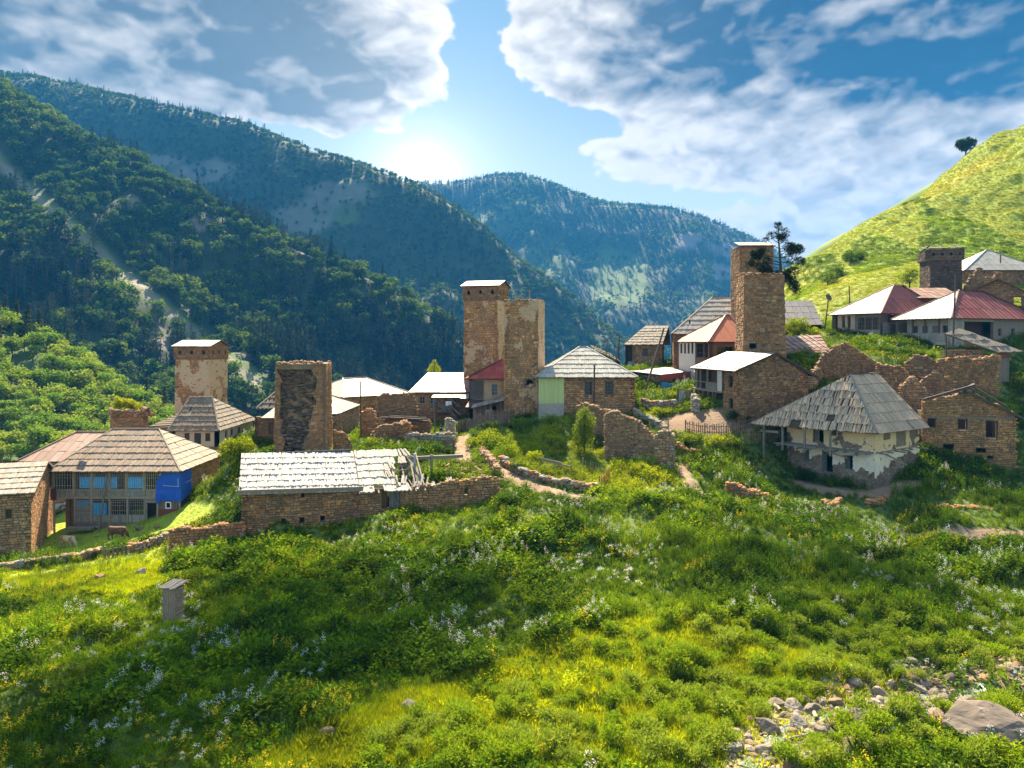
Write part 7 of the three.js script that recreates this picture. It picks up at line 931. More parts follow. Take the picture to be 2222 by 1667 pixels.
for (const [px, py, s, sx, label] of [[2150, 1612, 2.2, 1.5, 'biggest boulder, grey brown and cracked, at the lower right edge'], [2110, 1545, 1.3, 1.1, 'pale pointed boulder with orange base behind the biggest boulder'], [1735, 1580, .95, 1, 'pale angular stone at the left end of the stream stones'], [1870, 1580, 1.0, 1.4, 'rounded pale boulder in the middle of the stream stones'], [1700, 1640, .7, 1, 'grey stone where the stream leaves the picture'], [2030, 1560, .8, 1.2, 'light rounded stone left of the pointed boulder'], [885, 1537, .75, 1.2, 'single pale stone in the bright grass, lower middle'], [708, 1592, .5, 1.1, 'small pale stone at the edge of the dark weeds'], [306, 1247, .8, .9, 'upright brown stone in the sunny grass above the privy'], [370, 1235, .8, 1.6, 'flat grey slab below the orange wall'], [405, 1228, .7, 1.2, 'round grey stone below the orange wall'], [215, 1258, .8, 1, 'reddish stone in the sunny weeds at left'], [228, 1158, .0, 1, ''], [302, 1150, .8, 1.3, 'brown rock on the lawn in front of the doorway'], [342, 1146, .5, 1.2, 'pale rock on the lawn right of the brown rock'], [74, 1140, 1.1, 1.5, 'large pale rock in the tumbled line by the left barn']]) if (s) { const m = stoneThing(onGround(px, py), s, label, null, px > 2100 ? .05 : .15); m.scale.x *= sx; if (s > 1) m.material = rockMats[px > 2120 ? 5 : 1]; }
for (const [x0, y0, x1, y1, r, label] of [[1955, 1482, 2010, 1508, .1, 'long pale driftwood trunk beside the stream'], [1670, 1530, 1694, 1548, .09, 'short broken pale log left of the stream'], [1758, 1542, 1772, 1566, .1, 'stub of bleached wood among the stream stones'], [1714, 1606, 1758, 1596, .05, 'thin brown branch lying over the stream'], [195, 1199, 280, 1163, .07, 'thin pole lying across the lawn'], [165, 1150, 215, 1148, .12, 'plank lying before the gallery house']]) { const a = onGround(x0, y0).add(V3(0, r * 1.4, 0)), b = onGround(x1, y1).add(V3(0, r * 1.4, 0)), c = new THREE.CatmullRomCurve3([a, a.clone().lerp(b, .4).add(V3(0, .04, .08)), b]), g = new THREE.TubeGeometry(c, 10, r, 7), k = new Float32Array(g.attributes.position.count * 3); for (let i = 0; i < k.length; i += 3) k.set([.55, .46, .36], i); g.setAttribute('color', new THREE.BufferAttribute(k, 3)); top(new THREE.Mesh(g, M.wood), 'log', label, 'log'); }

// ---------------------------------------------------------------- living bodies: one skin over a jointed skeleton
function skin(bones, ctr, size, res, colf, k = .03) {         // bones: [p, q, r0, r1]
  const mc = new MarchingCubes(res, M.coat, false, false, 60000), h = res / 2; mc.isolation = 0; const P = V3();
  for (let z = 0; z < res; z++) for (let y = 0; y < res; y++) for (let x = 0; x < res; x++) { P.set((x - h) / h * size, (y - h) / h * size, (z - h) / h * size).add(ctr); let d = 9; for (const [a, b, r0, r1] of bones) { const dx = b.x - a.x, dy = b.y - a.y, dz = b.z - a.z, t = clamp(((P.x - a.x) * dx + (P.y - a.y) * dy + (P.z - a.z) * dz) / (dx * dx + dy * dy + dz * dz + 1e-9), 0, 1), e = Math.hypot(P.x - a.x - dx * t, P.y - a.y - dy * t, P.z - a.z - dz * t) - lerp(r0, r1, t), m = clamp(.5 + .5 * (d - e) / k, 0, 1); d = lerp(d, e, m) - k * m * (1 - m); } mc.field[x + y * res + z * res * res] = -d; }
  mc.update(); const n = mc.count, A = { p: [], c: [], u: [], n: [] }; for (let i = 0; i < n; i++) { P.fromArray(mc.positionArray, i * 3).multiplyScalar(size).add(ctr); A.p.push(P.x, P.y, P.z); const c = colf(P); A.c.push(...c); A.u.push(P.x + P.z, P.y); A.n.push(mc.normalArray[i * 3], mc.normalArray[i * 3 + 1], mc.normalArray[i * 3 + 2]); } return A;
}
function skinGeo(list) { const g = new THREE.BufferGeometry(), f = (k) => new Float32Array(list.flatMap((a) => a[k])); g.setAttribute('position', new THREE.BufferAttribute(f('p'), 3)); g.setAttribute('color', new THREE.BufferAttribute(f('c'), 3)); g.setAttribute('uv', new THREE.BufferAttribute(f('u'), 2)); g.computeVertexNormals(); return g; }
const v = V3;
function cow(label, pos, turn, s, colf, graze) {
  const hd = graze ? [v(.98, .52, 0), v(1.16, .2, 0)] : [v(1.15, .95, 0), v(1.42, .72, 0)], nk = graze ? [v(.62, 1.0, 0), v(.98, .56, 0)] : [v(.62, 1.08, 0), v(1.12, 1.0, 0)];
  const B = [[v(-.62, .98, 0), v(.05, .9, 0), .27, .33], [v(.05, .9, 0), v(.6, .97, 0), .33, .27], [v(-.7, 1.06, 0), v(-.5, .95, 0), .2, .26], [v(-.3, .72, 0), v(.35, .7, 0), .2, .22], [v(.55, 1.12, 0), v(.3, 1.1, 0), .13, .14], [...nk, .22, .13], [...hd, .13, .075], [hd[1], hd[1].clone().add(v(.03, -.04, 0)), .075, .07], [hd[0].clone().add(v(-.04, .08, .1)), hd[0].clone().add(v(-.08, .1, .24)), .05, .03], [hd[0].clone().add(v(-.04, .08, -.1)), hd[0].clone().add(v(-.08, .1, -.24)), .05, .03], [hd[0].clone().add(v(0, .12, .07)), hd[0].clone().add(v(.06, .24, .12)), .025, .012], [hd[0].clone().add(v(0, .12, -.07)), hd[0].clone().add(v(.06, .24, -.12)), .025, .012], [v(-.86, 1.08, 0), v(-.93, .5, .02), .035, .025], [v(-.93, .5, .02), v(-.93, .36, .02), .03, .05]];
  for (const z of [-.17, .17]) { const k = z > 0 ? .1 : -.08; B.push([v(.5, .82, z), v(.52 + k * .4, .42, z), .12, .065], [v(.52 + k * .4, .42, z), v(.5 + k, .08, z), .055, .045], [v(.5 + k, .08, z), v(.53 + k, .03, z), .055, .06], [v(-.62, .9, z), v(-.52 - k * .3, .6, z), .17, .09], [v(-.52 - k * .3, .6, z), v(-.7 - k, .4, z), .085, .055], [v(-.7 - k, .4, z), v(-.68 - k, .08, z), .05, .045], [v(-.68 - k, .08, z), v(-.64 - k, .03, z), .055, .06]); }
  B.push([v(-.34, .62, 0), v(-.36, .55, 0), .1, .07]);
  const G = new THREE.Group(), m = mk(G, 'body', skinGeo([skin(B, v(.1, .7, 0), 1.45, 72, colf, .06)]), M.coat); G.position.copy(pos); G.rotation.y = turn; G.scale.setScalar(s); return top(G, 'cow', label, 'cow');
}
const patch = (a, b, k, t) => (p) => (p.y < .09 ? [.05, .04, .035] : fbm(p.x * k + 3, p.y * k, p.z * k + 5, 3) + (p.y < .6 ? -.08 : 0) > t ? a : b);
cow('dark reddish brown cow grazing on the shaded lawn', onGround(254, 1171), -.08, .98, patch([.11, .035, .018], [.085, .028, .016], 2, .5), true);
cow('tan and white cow grazing on the sunny part of the lawn', onGround(146, 1189), -.25, .92, patch([.27, .13, .055], [.40, .30, .22], 1.7, .47), true);
cow('brown cow half cut off by the left picture edge', onGround(-6, 1180), -.3, .95, patch([.25, .07, .03], [.18, .05, .03], 2, .5), false);
function person(label, pos, turn, o) {
  const s = o.h / 1.72, sk = [.45, .26, .17], sit = o.sit, hip = sit ? .42 : .92, B = [], up = (y) => hip + y, L = [];
  B.push([v(0, up(0), 0), v(0, up(.26), .0), .135, .13], [v(0, up(.26), 0), v(0, up(.44), -.01), .135, .15], [v(-.15, up(.47), 0), v(.15, up(.47), 0), .075, .075], [v(0, up(.5), 0), v(0, up(.6), .02), .06, .055], [v(0, up(.69), .03), v(0, up(.76), .01), .085, .1], [v(0, up(.66), .06), v(0, up(.68), .05), .06, .07], [v(0, up(.69), .125), v(0, up(.675), .135), .014, .018]);
  for (const x of [-1, 1]) { const kn = sit ? v(x * .13, hip + .02, .42) : v(x * .1, .48, .03), an = sit ? v(x * .13, .08, .46) : v(x * .1, .08, 0), el = o.arms === 'up' ? v(x * .26, up(.24), .12) : v(x * .25, up(.2), .02), ha = o.arms === 'up' ? v(x * .2, up(.2), .34) : sit ? v(x * .16, up(.08), .3) : v(x * .26, up(-.04), .1); L.push(ha);
    B.push([v(x * .09, hip, 0), kn, .1, .065], [kn, an, .062, .042], [an, an.clone().add(v(0, -.04, .15)), .045, .035], [v(x * .18, up(.46), 0), el, .06, .045], [el, ha, .044, .032], [v(x * .095, up(.7), .01), v(x * .1, up(.73), .01), .02, .02]);
    const d = ha.clone().sub(el).normalize(), sd = V3().crossVectors(d, v(0, 0, 1)).normalize(); B.push([ha, ha.clone().addScaledVector(d, .07), .036, .034]); for (let f = -1; f < 3; f++) { const a = ha.clone().addScaledVector(d, .08).addScaledVector(sd, f * .019 - .01), len = [.055, .075, .07, .06][f + 1], b = a.clone().addScaledVector(d, len * .55), c = b.clone().addScaledVector(d, len * .4).add(v(0, -.012, .02)); B.push([a, b, .0105, .0095], [b, c, .0095, .0085]); } const th = ha.clone().addScaledVector(d, .02).addScaledVector(sd, -.035); B.push([th, th.clone().addScaledVector(d, .045).addScaledVector(sd, -.02), .012, .0095]); }
  const colf = (p) => { const y = p.y - hip; for (const h of L) if (p.distanceTo(h) < .17 && (p.y < h.y + .03 || o.arms || sit) && p.distanceTo(h) < .14) return sk; if (y > .535) return y > .74 || (p.z < .02 && y > .62) ? o.hair : Math.abs(p.x) < .05 && p.z > .1 && y > .695 && y < .712 && Math.abs(p.x) > .018 ? [.05, .03, .02] : p.z > .1 && y > .632 && y < .645 && Math.abs(p.x) < .028 ? [.3, .1, .08] : sk; if (y > .0) return o.topc; return p.y < .1 ? [.03, .025, .02] : o.leg; };
  const G = new THREE.Group(); mk(G, 'body', skinGeo([skin(B, v(0, .9, .08), .98, 72, colf, .022)]), M.coat); G.position.copy(pos); G.rotation.y = turn; G.scale.setScalar(s); return top(G, 'person', label, 'person');
}
person('person in dark clothes standing in the sunny grass behind the stone enclosure', V3(gx(957, 97), at(957, 924, 97).y - 1.72, -97), 2.6, { h: 1.72, hair: [.04, .025, .02], topc: [.05, .02, .03], leg: [.03, .03, .05] });
person('person in a dark blue top sitting behind the stone enclosure', V3(gx(932, 97), at(932, 928, 97).y - 1.25, -97), 1.2, { h: 1.68, sit: 1, hair: [.16, .08, .05], topc: [.03, .03, .09], leg: [.03, .03, .05] });
person('person in a blue top standing at the porch railing', V3(gx(946.5, 109), at(946, 893, 109).y, -109), .2, { h: 1.62, arms: 'up', hair: [.05, .03, .02], topc: [.02, .16, .34], leg: [.03, .04, .08] });

// ---------------------------------------------------------------- vegetation
reseed(303);
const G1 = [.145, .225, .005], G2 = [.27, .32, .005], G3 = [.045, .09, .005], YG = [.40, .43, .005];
function leaf(A, p, dir, s, w, c) { const d = dir.clone().normalize(), side = V3().crossVectors(d, Math.abs(d.y) > .9 ? V3(1, 0, 0) : V3(0, 1, 0)).normalize().multiplyScalar(w * s * .5), m = p.clone().addScaledVector(d, s * .5); m.y += s * .08; const t = p.clone().addScaledVector(d, s); A.tri(p, m.clone().add(side), t, c); A.tri(p, t, m.clone().sub(side), c); }
const rdir = (up = .3) => { const a = rr(0, 6.283), z = rr(-1, 1), r = Math.sqrt(1 - z * z); return V3(r * Math.cos(a), z + up, r * Math.sin(a)); };
const WEEDS = [0, 1, 2].map((k) => { const A = new Acc(); for (let i = 0; i < 64; i++) { const a = rr(0, 6.28), r = Math.sqrt(rnd()) * .42, h = (1 - r * r * 3.2) * rr(.25, .9) + .06; leaf(A, V3(Math.cos(a) * r, h, Math.sin(a) * r), V3(Math.cos(a) * rr(.3, 1), rr(-.1, .9), Math.sin(a) * rr(.3, 1)).add(rdir(0).multiplyScalar(.5)), rr(.13, .25), rr(.4, .62), jit(k === 2 ? G2 : mixc(G3, G1, h), .22)); } return A.geo(); });  // shaded bases and sunlit tops are painted into the leaf colours
const HERBS = [0, 1].map((k) => { const A = new Acc(); for (let s = 0; s < 9; s++) { const a = rr(0, 6.28), r = rr(.05, .3), H = rr(.5, 1), b = V3(Math.cos(a) * r, 0, Math.sin(a) * r); leaf(A, b, V3(rr(-.1, .1), 1, rr(-.1, .1)), H, .02, G3); for (let i = 0; i < 9; i++) { const h = H * (i + 1) / 9.5, q = rr(0, 6.28); leaf(A, b.clone().add(V3(0, h, 0)), V3(Math.cos(q), rr(.1, .9), Math.sin(q)), rr(.1, .2) * (1.2 - h * .5), .32, jit(k ? G2 : G1, .2)); } } return A.geo(); });
const GRASS = [0, 1].map((k) => { const A = new Acc(); for (let i = 0; i < 18; i++) { const a = rr(0, 6.28), r = rr(0, .2), p = V3(Math.cos(a) * r, 0, Math.sin(a) * r), d = V3(Math.cos(a) * .5 + rr(-.4, .4), rr(.7, 1.2), Math.sin(a) * .5 + rr(-.4, .4)), s = rr(.16, .36), c = jit(k ? YG : G2, .2), sd = V3(-d.z, 0, d.x).normalize().multiplyScalar(.022); A.tri(p.clone().sub(sd), p.clone().add(sd), p.clone().addScaledVector(d, s), c); } return A.geo(); });
const FLOWER = (() => { const A = new Acc(); for (let s = 0; s < 5; s++) { const b = V3(rr(-.25, .25), 0, rr(-.25, .25)), H = rr(.75, 1.15); leaf(A, b, V3(rr(-.08, .08), 1, rr(-.08, .08)), H, .02, G1); for (let i = 0; i < 9; i++) leaf(A, b.clone().add(V3(rr(-.09, .09), H + rr(-.2, .03), rr(-.09, .09))), rdir(.6), rr(.03, .052), 1, jit([.78, .75, .72], .06)); for (let i = 0; i < 5; i++) leaf(A, b.clone().add(V3(0, rr(.1, .6), 0)), rdir(.3), .16, .35, jit(G1)); } return A.geo(); })();
const YFLOWER = (() => { const A = new Acc(); for (let s = 0; s < 7; s++) { const b = V3(rr(-.25, .25), 0, rr(-.25, .25)), H = rr(.4, .8); leaf(A, b, V3(0, 1, 0), H, .02, G1); for (let i = 0; i < 6; i++) leaf(A, b.clone().add(V3(rr(-.06, .06), H + rr(-.12, .03), rr(-.06, .06))), rdir(.6), .06, 1, jit([.62, .46, .02], .1)); } return A.geo(); })();
class Field { constructor(geos, mat) { this.geos = geos; this.mat = mat; this.rows = geos.map(() => []); } add(k, p, sx, sy, c, lean = .12) { this.rows[k].push([p.x, p.y, p.z, sx, sy, rr(0, 6.28), rr(-lean, lean), rr(-lean, lean), c]); }
  done(name, label, cat) { const M4 = new THREE.Matrix4(), q = new THREE.Quaternion(), e = new THREE.Euler(), col = new THREE.Color(); this.geos.forEach((g, k) => { const R = this.rows[k]; if (!R.length) return; const m = new THREE.InstancedMesh(g, this.mat, R.length); R.forEach((r, i) => { M4.compose(V3(r[0], r[1], r[2]), q.setFromEuler(e.set(r[6], r[5], r[7])), V3(r[3], r[4], r[3])); m.setMatrixAt(i, M4); m.setColorAt(i, col.setRGB(...r[8])); }); top(m, name, label, cat, null, 'stuff'); }); } }
const blocked = (x, z, m = .1) => { const p = V3(x, 0, z); for (const b of BLDS) { const r = Math.hypot(x - b.g.position.x, z - b.g.position.z); if (r > b.W + b.L + 2) continue; const q = b.local(p); if (q.x > -b.W / 2 - m && q.x < b.W / 2 + m && q.z < m && q.z > -b.L - m) { if (b.name === 'ruined_barn' && q.x > b.x(800) && q.z < -.8) continue; return true; } } return false; };
{
  const W = new Field(WEEDS, M.leaf), H = new Field(HERBS, M.leaf), Gr = new Field(GRASS, M.grass), Fl = new Field([FLOWER], M.flower), Yf = new Field([YFLOWER], M.flower);
  const tone = (x, z, y = 0) => { const n = fbm(x * .2, z * .2, 8, 3), k = rr(.6, 1.35); const w = sst(.35, .68, n); return [k * (lerp(.55, 1.06, w) + y * .14), k * lerp(.7, 1.14, w), k * .9]; };
  const FLZ = [[[-40, 1330], [420, 1300], [500, 1400], [760, 1480], [560, 1667], [-40, 1667]], [[800, 1330], [1060, 1200], [1380, 1200], [1500, 1290], [1300, 1370], [900, 1440]], [[1400, 1090], [1720, 1110], [1990, 1150], [1960, 1220], [1600, 1180], [1420, 1180]], [[1500, 1010], [1700, 1020], [1720, 1090], [1540, 1070]], [[1320, 1000], [1470, 1030], [1470, 1090], [1330, 1080]], [[1700, 1200], [2222, 1240], [2222, 1420], [1800, 1330]], [[760, 1090], [960, 1120], [880, 1240], [740, 1200]], [[440, 1060], [525, 1030], [520, 1130], [450, 1130]]];
  for (let i = 0; i < 62000; i++) {
    const ex = i > 56000, d = ex ? rr(92, 126) : Math.sqrt(rr(24 * 24, 116 * 116)), px = ex ? rr(1340, 2260) : rr(-120, 2340), x = gx(px, d), z = -d, y = ground(x, z); if (blocked(x, z)) continue; const q = zone(x, z, y), py = q.py; if (py > 1760) continue;
    if (q.lawn || Math.hypot(x + 20.3, (z + 44.9) * .8) < 1.25) continue; if (q.path > .35 && rnd() < .97) continue; if (q.stones > .15 && rnd() < .9) continue;
    const p = V3(x, y - .05, z), n = fbm(x * .22, z * .22, 31, 3), cl = fbm(x * .1, z * .1, 51, 3);
    if (q.meadow > .3 && rnd() < (n > .56 ? .72 : .955)) continue;
    let s = lerp(.55, 1.35, sst(.3, .7, n)) * rr(.75, 1.2); if (q.garden) s *= .72; if (q.meadow > .3) s *= .6; if (d > 84) s *= .85; if (d < 33) s *= .62; const t = tone(x, z, q.garden ? 1 : q.meadow);
    if (q.garden) { t[0] *= 1.15; t[1] *= 1.15; }
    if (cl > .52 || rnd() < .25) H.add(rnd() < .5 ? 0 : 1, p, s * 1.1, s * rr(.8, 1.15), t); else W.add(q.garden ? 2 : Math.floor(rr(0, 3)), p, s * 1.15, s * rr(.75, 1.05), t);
    let fz = 0; for (const f of FLZ) if (inPoly(f, px, py)) fz = 1; const fn = fbm(x * .3 + 9, z * .3, 71, 3);
    if (fz ? fn > .54 && rnd() < .17 : fn > .62 && rnd() < .1) Fl.add(0, p.clone().add(V3(rr(-.4, .4), .1, rr(-.4, .4))), rr(.8, 1.15), s * rr(.85, 1.15), [rr(.85, 1.1), rr(.85, 1.05), rr(.85, 1.05)]);
    if (fbm(x * .25 + 40, z * .25, 91, 3) > .6 && rnd() < .14) Yf.add(0, p.clone().add(V3(rr(-.4, .4), .05, rr(-.4, .4))), 1, s * 1.1, [1, 1, 1]);
  }
  for (let i = 0; i < 120000; i++) {
    const d = rr(0, 1) < .6 ? Math.sqrt(rr(24 * 24, 60 * 60)) : Math.sqrt(rr(24 * 24, 118 * 118)), px = rr(-80, 2300), x = gx(px, d), z = -d, y = ground(x, z); if (blocked(x, z, 0)) continue; const q = zone(x, z, y); if (q.py > 1720) continue; if (q.path > .4 && rnd() < .95) continue; if (q.stones > .5 && rnd() < .8) continue;
    const open = Math.max(q.meadow, q.lawn, q.garden * .5); if (rnd() > .3 + open) continue; const t = tone(x, z, open), s = q.lawn ? rr(.35, .6) : rr(.7, 1.25), n = fbm(x * .4, z * .4, 12, 3); if (open > .4) { t[1] *= lerp(.95, 1.1, n); } Gr.add(open > .4 && rnd() < .75 ? 1 : 0, V3(x, y - .02, z), s * 1.25, s * (q.lawn ? .7 : 1), t);
  }
  for (let i = 0; i < 52000; i++) { const d = Math.sqrt(rr(116 * 116, 275 * 275)), px = rr(1480, 2340), x = gx(px, d), z = -d, y = ground(x, z); if (y < 18 + (px < 1700 ? 6 : 0) || blocked(x, z)) continue; const n = fbm(x * .05, z * .05 + y * .08, 14, 4), t = tone(x, z, 1); if (n > .61 || rnd() < .015) W.add(2, V3(x, y - .15, z), rr(.7, 1.3), rr(.3, .6), [t[0] * .8, t[1], t[2]]); else { const k = .66 + .16 * rnd(); Gr.add(1, V3(x, y - .05, z), rr(1.3, 2.3), rr(.6, 1), [k, k * lerp(.88, 1, fbm(x * .04, z * .04, 4, 3)), k]); }; }
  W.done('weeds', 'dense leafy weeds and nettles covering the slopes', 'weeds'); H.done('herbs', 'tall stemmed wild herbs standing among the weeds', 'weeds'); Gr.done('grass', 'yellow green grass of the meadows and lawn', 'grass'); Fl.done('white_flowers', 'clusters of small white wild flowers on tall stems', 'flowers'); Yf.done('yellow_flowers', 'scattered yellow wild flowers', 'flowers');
}
{ // broken cumulus between the sun and the slope, high above and out of the frame; it lays the soft shade on the weeds
  const cm = new THREE.MeshStandardMaterial({ color: 0xf2efea, roughness: 1 }), puff = new THREE.IcosahedronGeometry(1, 3), pp = puff.attributes.position, q = V3(); for (let i = 0; i < pp.count; i++) { q.fromBufferAttribute(pp, i).multiplyScalar(.82 + .4 * fbm(pp.getX(i) * 1.6, pp.getY(i) * 1.6, pp.getZ(i) * 1.6 + 4, 3)); pp.setXYZ(i, q.x, q.y, q.z); } puff.computeVertexNormals();
  const cloud = (label, pts, T) => { const G = new THREE.Group(), c0 = onGround(pts[0][0], pts[0][1]).addScaledVector(sunDir, T); G.position.copy(c0); pts.forEach(([px, py, r]) => { const m = new THREE.Mesh(puff, cm); m.name = 'puff'; m.position.copy(onGround(px, py)).addScaledVector(sunDir, T + rr(-6, 6)).sub(c0); m.scale.set(r, r * .8, r); m.rotation.y = rr(0, 6); G.add(m); }); top(G, 'cloud', label, 'cloud'); };
  cloud('cumulus cloud high over the left part of the slope', [[620, 1310, 5], [300, 1400, 3.6], [450, 1340, 4.2], [850, 1270, 4.6], [600, 1430, 4], [400, 1500, 3.2], [200, 1500, 3.4], [1010, 1235, 3.6], [800, 1370, 3.2], [230, 1610, 2.6], [420, 1600, 2.4], [720, 1215, 3.2], [90, 1560, 3], [540, 1220, 3]], 620);
  cloud('cumulus cloud high over the right part of the slope', [[1750, 1190, 3.6], [1450, 1165, 2.4], [1580, 1170, 3], [1870, 1225, 3.2], [1700, 1255, 2.6], [1990, 1120, 3.4], [1850, 1120, 3.6], [2130, 1060, 3]], 660);
}
// bushes and trees that can be told apart
function crownLeaves(blobs, n, s, cols, w = .55, up = .25) { const A = new Acc(), vol = blobs.map((b) => b[1] * b[1] * (b[2] ?? 1)), sum = vol.reduce((a, c) => a + c); for (let i = 0; i < n; i++) { let r = rnd() * sum, k = 0; while (r > vol[k] && k < blobs.length - 1) r -= vol[k++]; const [c, R, ay = 1] = blobs[k], d = rdir(0).normalize(), f = R * Math.cbrt(rr(.25, 1)) * (.8 + .4 * n3(d.x * 2.5 + c.x * 3, d.y * 2.5 + c.y * 3, d.z * 2.5)); const p = V3(c.x + d.x * f, c.y + d.y * f * ay, c.z + d.z * f); leaf(A, p, d.clone().multiplyScalar(.8).add(rdir(up)), s * rr(.6, 1.3), w, jit(pick(cols), .2)); } return A; }
function limbs(list, col = [.13, .09, .06]) { const A = new Acc(); for (const [p, q, r0, r1] of list) { const d = q.clone().sub(p).normalize(), a = V3().crossVectors(d, Math.abs(d.y) > .9 ? V3(1, 0, 0) : V3(0, 1, 0)).normalize(), b = V3().crossVectors(d, a), pt = (o, r, t) => o.clone().addScaledVector(a, Math.cos(t) * r).addScaledVector(b, Math.sin(t) * r); for (let i = 0; i < 6; i++) { const t = i / 6 * 6.283, u = (i + 1) / 6 * 6.283; A.quad(pt(p, r0, u), pt(p, r0, t), pt(q, r1, t), pt(q, r1, u), jit(col, .08), .2, p.distanceTo(q)); } } return A; }
function tree(name, label, cat, base, blobs, o = {}) {
  const G = new THREE.Group(); G.position.copy(base); const T = [], h = o.trunk ?? 1.5, tr = o.r ?? .14; T.push([V3(0, -.3, 0), V3(0, h * .55, 0), tr, tr * .8], [V3(0, h * .55, 0), V3(.04, h, 0), tr * .8, tr * .5]); for (const b of blobs) T.push([V3(0, h * rr(.45, .95), 0), b[0].clone(), tr * .45, tr * .12]);
  mk(G, 'trunk', limbs(T, o.bark), M.wood); mk(G, 'crown', crownLeaves(blobs, o.n ?? 900, o.s ?? .22, o.cols ?? [G1, G2], o.w), o.mat ?? M.leaf); return top(G, name, label, cat, o.group);
}
const blobsIn = (n, cx, cy, rx, ry, r0, r1) => Array.from({ length: n }, () => { const d = rdir(0).normalize(), k = Math.cbrt(rnd()); return [V3(cx + d.x * rx * k, cy + d.y * ry * k, d.z * rx * k), rr(r0, r1), rr(.75, 1)]; });
tree('columnar_tree', 'slender columnar green tree in front of the grey ruin', 'tree', onGround(1268, 985).setY(onGround(1268, 985).y), [...Array.from({ length: 22 }, (_, i) => { const y = .7 + i * .2, r = 1.3 * Math.sin(Math.PI * Math.min(1, (i + 3) / 25)) ** .7; return [V3(rr(-.5, .5) * r, y, rr(-.5, .5) * r), r * rr(.55, .75), 1.1]; })], { n: 5200, s: .2, trunk: 4, r: .1, cols: [G1, G2] });
tree('round_tree', 'bushy yellow green tree beside the cream roofed house and the barn', 'tree', V3(gx(515, 82), at(515, 1016, 82).y, -82), blobsIn(16, 0, 1.95, 1.4, 1.1, .6, .95), { n: 5200, s: .24, trunk: 1.4, cols: [YG, [.2, .25, .013], G2] });
tree('hill_tree', 'lone dark round tree standing on the grassy hill', 'tree', V3(gx(2096, 255), ground(gx(2096, 255), -255), -255), blobsIn(30, 0, 4.2, 2.4, 1.6, .8, 1.2), { n: 5200, s: .55, trunk: 3, r: .28, cols: [[.03, .06, .018], [.045, .085, .018]], mat: M.needle });
tree('shrub', 'round green bush right of the pine tower', 'bush', V3(gx(1732, 108), at(1732, 738, 108).y, -108), blobsIn(13, 0, 1.6, 1.4, 1.1, .6, 1), { n: 3600, s: .24, trunk: .9, cols: [G1, G2, YG] });
tree('shrub', 'lower spreading bush between the round bush and the barn wall', 'bush', V3(gx(1766, 107), at(1766, 738, 107).y, -107), blobsIn(9, 0, .9, 1.5, .5, .45, .7), { n: 2000, s: .22, trunk: .5, cols: [G2, YG] });
for (const [px, py, d, s, lab] of [[1848, 612, 178, 1.8, 'topmost round shrub of the hillside clump'], [1866, 606, 180, 1.3, 'right hand shrub of the hillside clump'], [1836, 604, 182, 1.2, 'small left shrub of the hillside clump'], [1815, 632, 166, 1.8, 'low shrub on the hillside track'], [1796, 644, 160, 1.7, 'dark shrub above the barn roof on the hill']]) { const x = gx(px, d); tree('shrub', lab, 'bush', V3(x, ground(x, -d), -d), blobsIn(8, 0, s * .9, s * .8, s * .4, s * .5, s * .8), { n: 900, s: .4, trunk: s * .6, cols: [G1, G3] }); }
for (const [px, py, s, k, lab] of [[1062, 968, 1.7, 1, 'big bright bush where the lane meets the terrace garden'], [1030, 975, 1.1, 1, 'smaller bright bush left of the big bush by the lane'], [1105, 990, 1.2, 0, 'bush on the corner above the curving track'], [1160, 1000, .9, 1, 'low yellowish bush in the middle of the terrace garden'], [1200, 965, 1, 1, 'bush in the garden halfway to the pyramid roofed house'], [1130, 930, 1.2, 0, 'dark green bush along the foot of the woven fence'], [1190, 922, 1.1, 0, 'dark green bush below the pale green corrugated corner'], [1340, 1020, 1.1, 1, 'bush below the grey gable ruin'], [1400, 1015, 1.2, 1, 'bush right of the palings in the garden'], [1500, 965, 1.3, 0, 'green bush behind the stub of rounded stones'], [1548, 972, 1.4, 1, 'leafy bush below the long picket fence'], [1596, 975, 1.3, 0, 'dark bush below the right end of the picket fence'], [1592, 912, .9, 2, 'dark bush at the corner of the gabled stone house'], [1618, 916, .6, 2, 'tiny dark bush right of the corner of the gabled stone house'], [1420, 905, 1, 1, 'bush inside the white topped tumbled walls'], [1446, 902, .9, 0, 'second bush inside the tumbled walls'], [806, 975, 1.2, 0, 'bush against the brown ruined wall behind the barn'], [930, 990, 1.3, 2, 'dark bush below the stone enclosure'], [965, 992, 1, 2, 'dark bush at the right corner of the stone enclosure'], [1752, 1045, .9, 2, 'dark round bush against the cream house wall'], [506, 1022, .8, 1, 'small bush beside the side wall of the gallery house'], [2180, 905, 1.5, 0, 'bush at the right edge above the roofless house'], [2210, 840, 1.6, 1, 'yellow green bush at the right edge beside the lean-to']]) { const p = onGround(px, py); tree('shrub', lab, 'bush', p, blobsIn(9, 0, s * .55, s * .85, s * .3, s * .35, s * .55), { n: 1100, s: .2, r: .05, trunk: s * .4, cols: [[G1, G2], [G2, YG], [G3, [.04, .08, .01]]][k] }); }
tree('shrub', 'green bush at the foot of the dark squat tower', 'bush', V3(gx(1974, 134), at(1974, 625, 134).y, -134), blobsIn(9, 0, 1.8, 1.2, 1.2, .6, .9), { n: 1500, s: .3, trunk: 1, cols: [G1, G2] });
tree('small_conifer', 'small yellow green conifer behind the porch house roof', 'tree', V3(gx(942, 128), at(942, 812, 128).y, -128), Array.from({ length: 12 }, (_, i) => [V3(0, .4 + i * .17, 0), 1.25 * (1 - i / 12.5), .5]), { n: 1600, s: .26, trunk: 2.2, cols: [YG, G2], w: .3 });
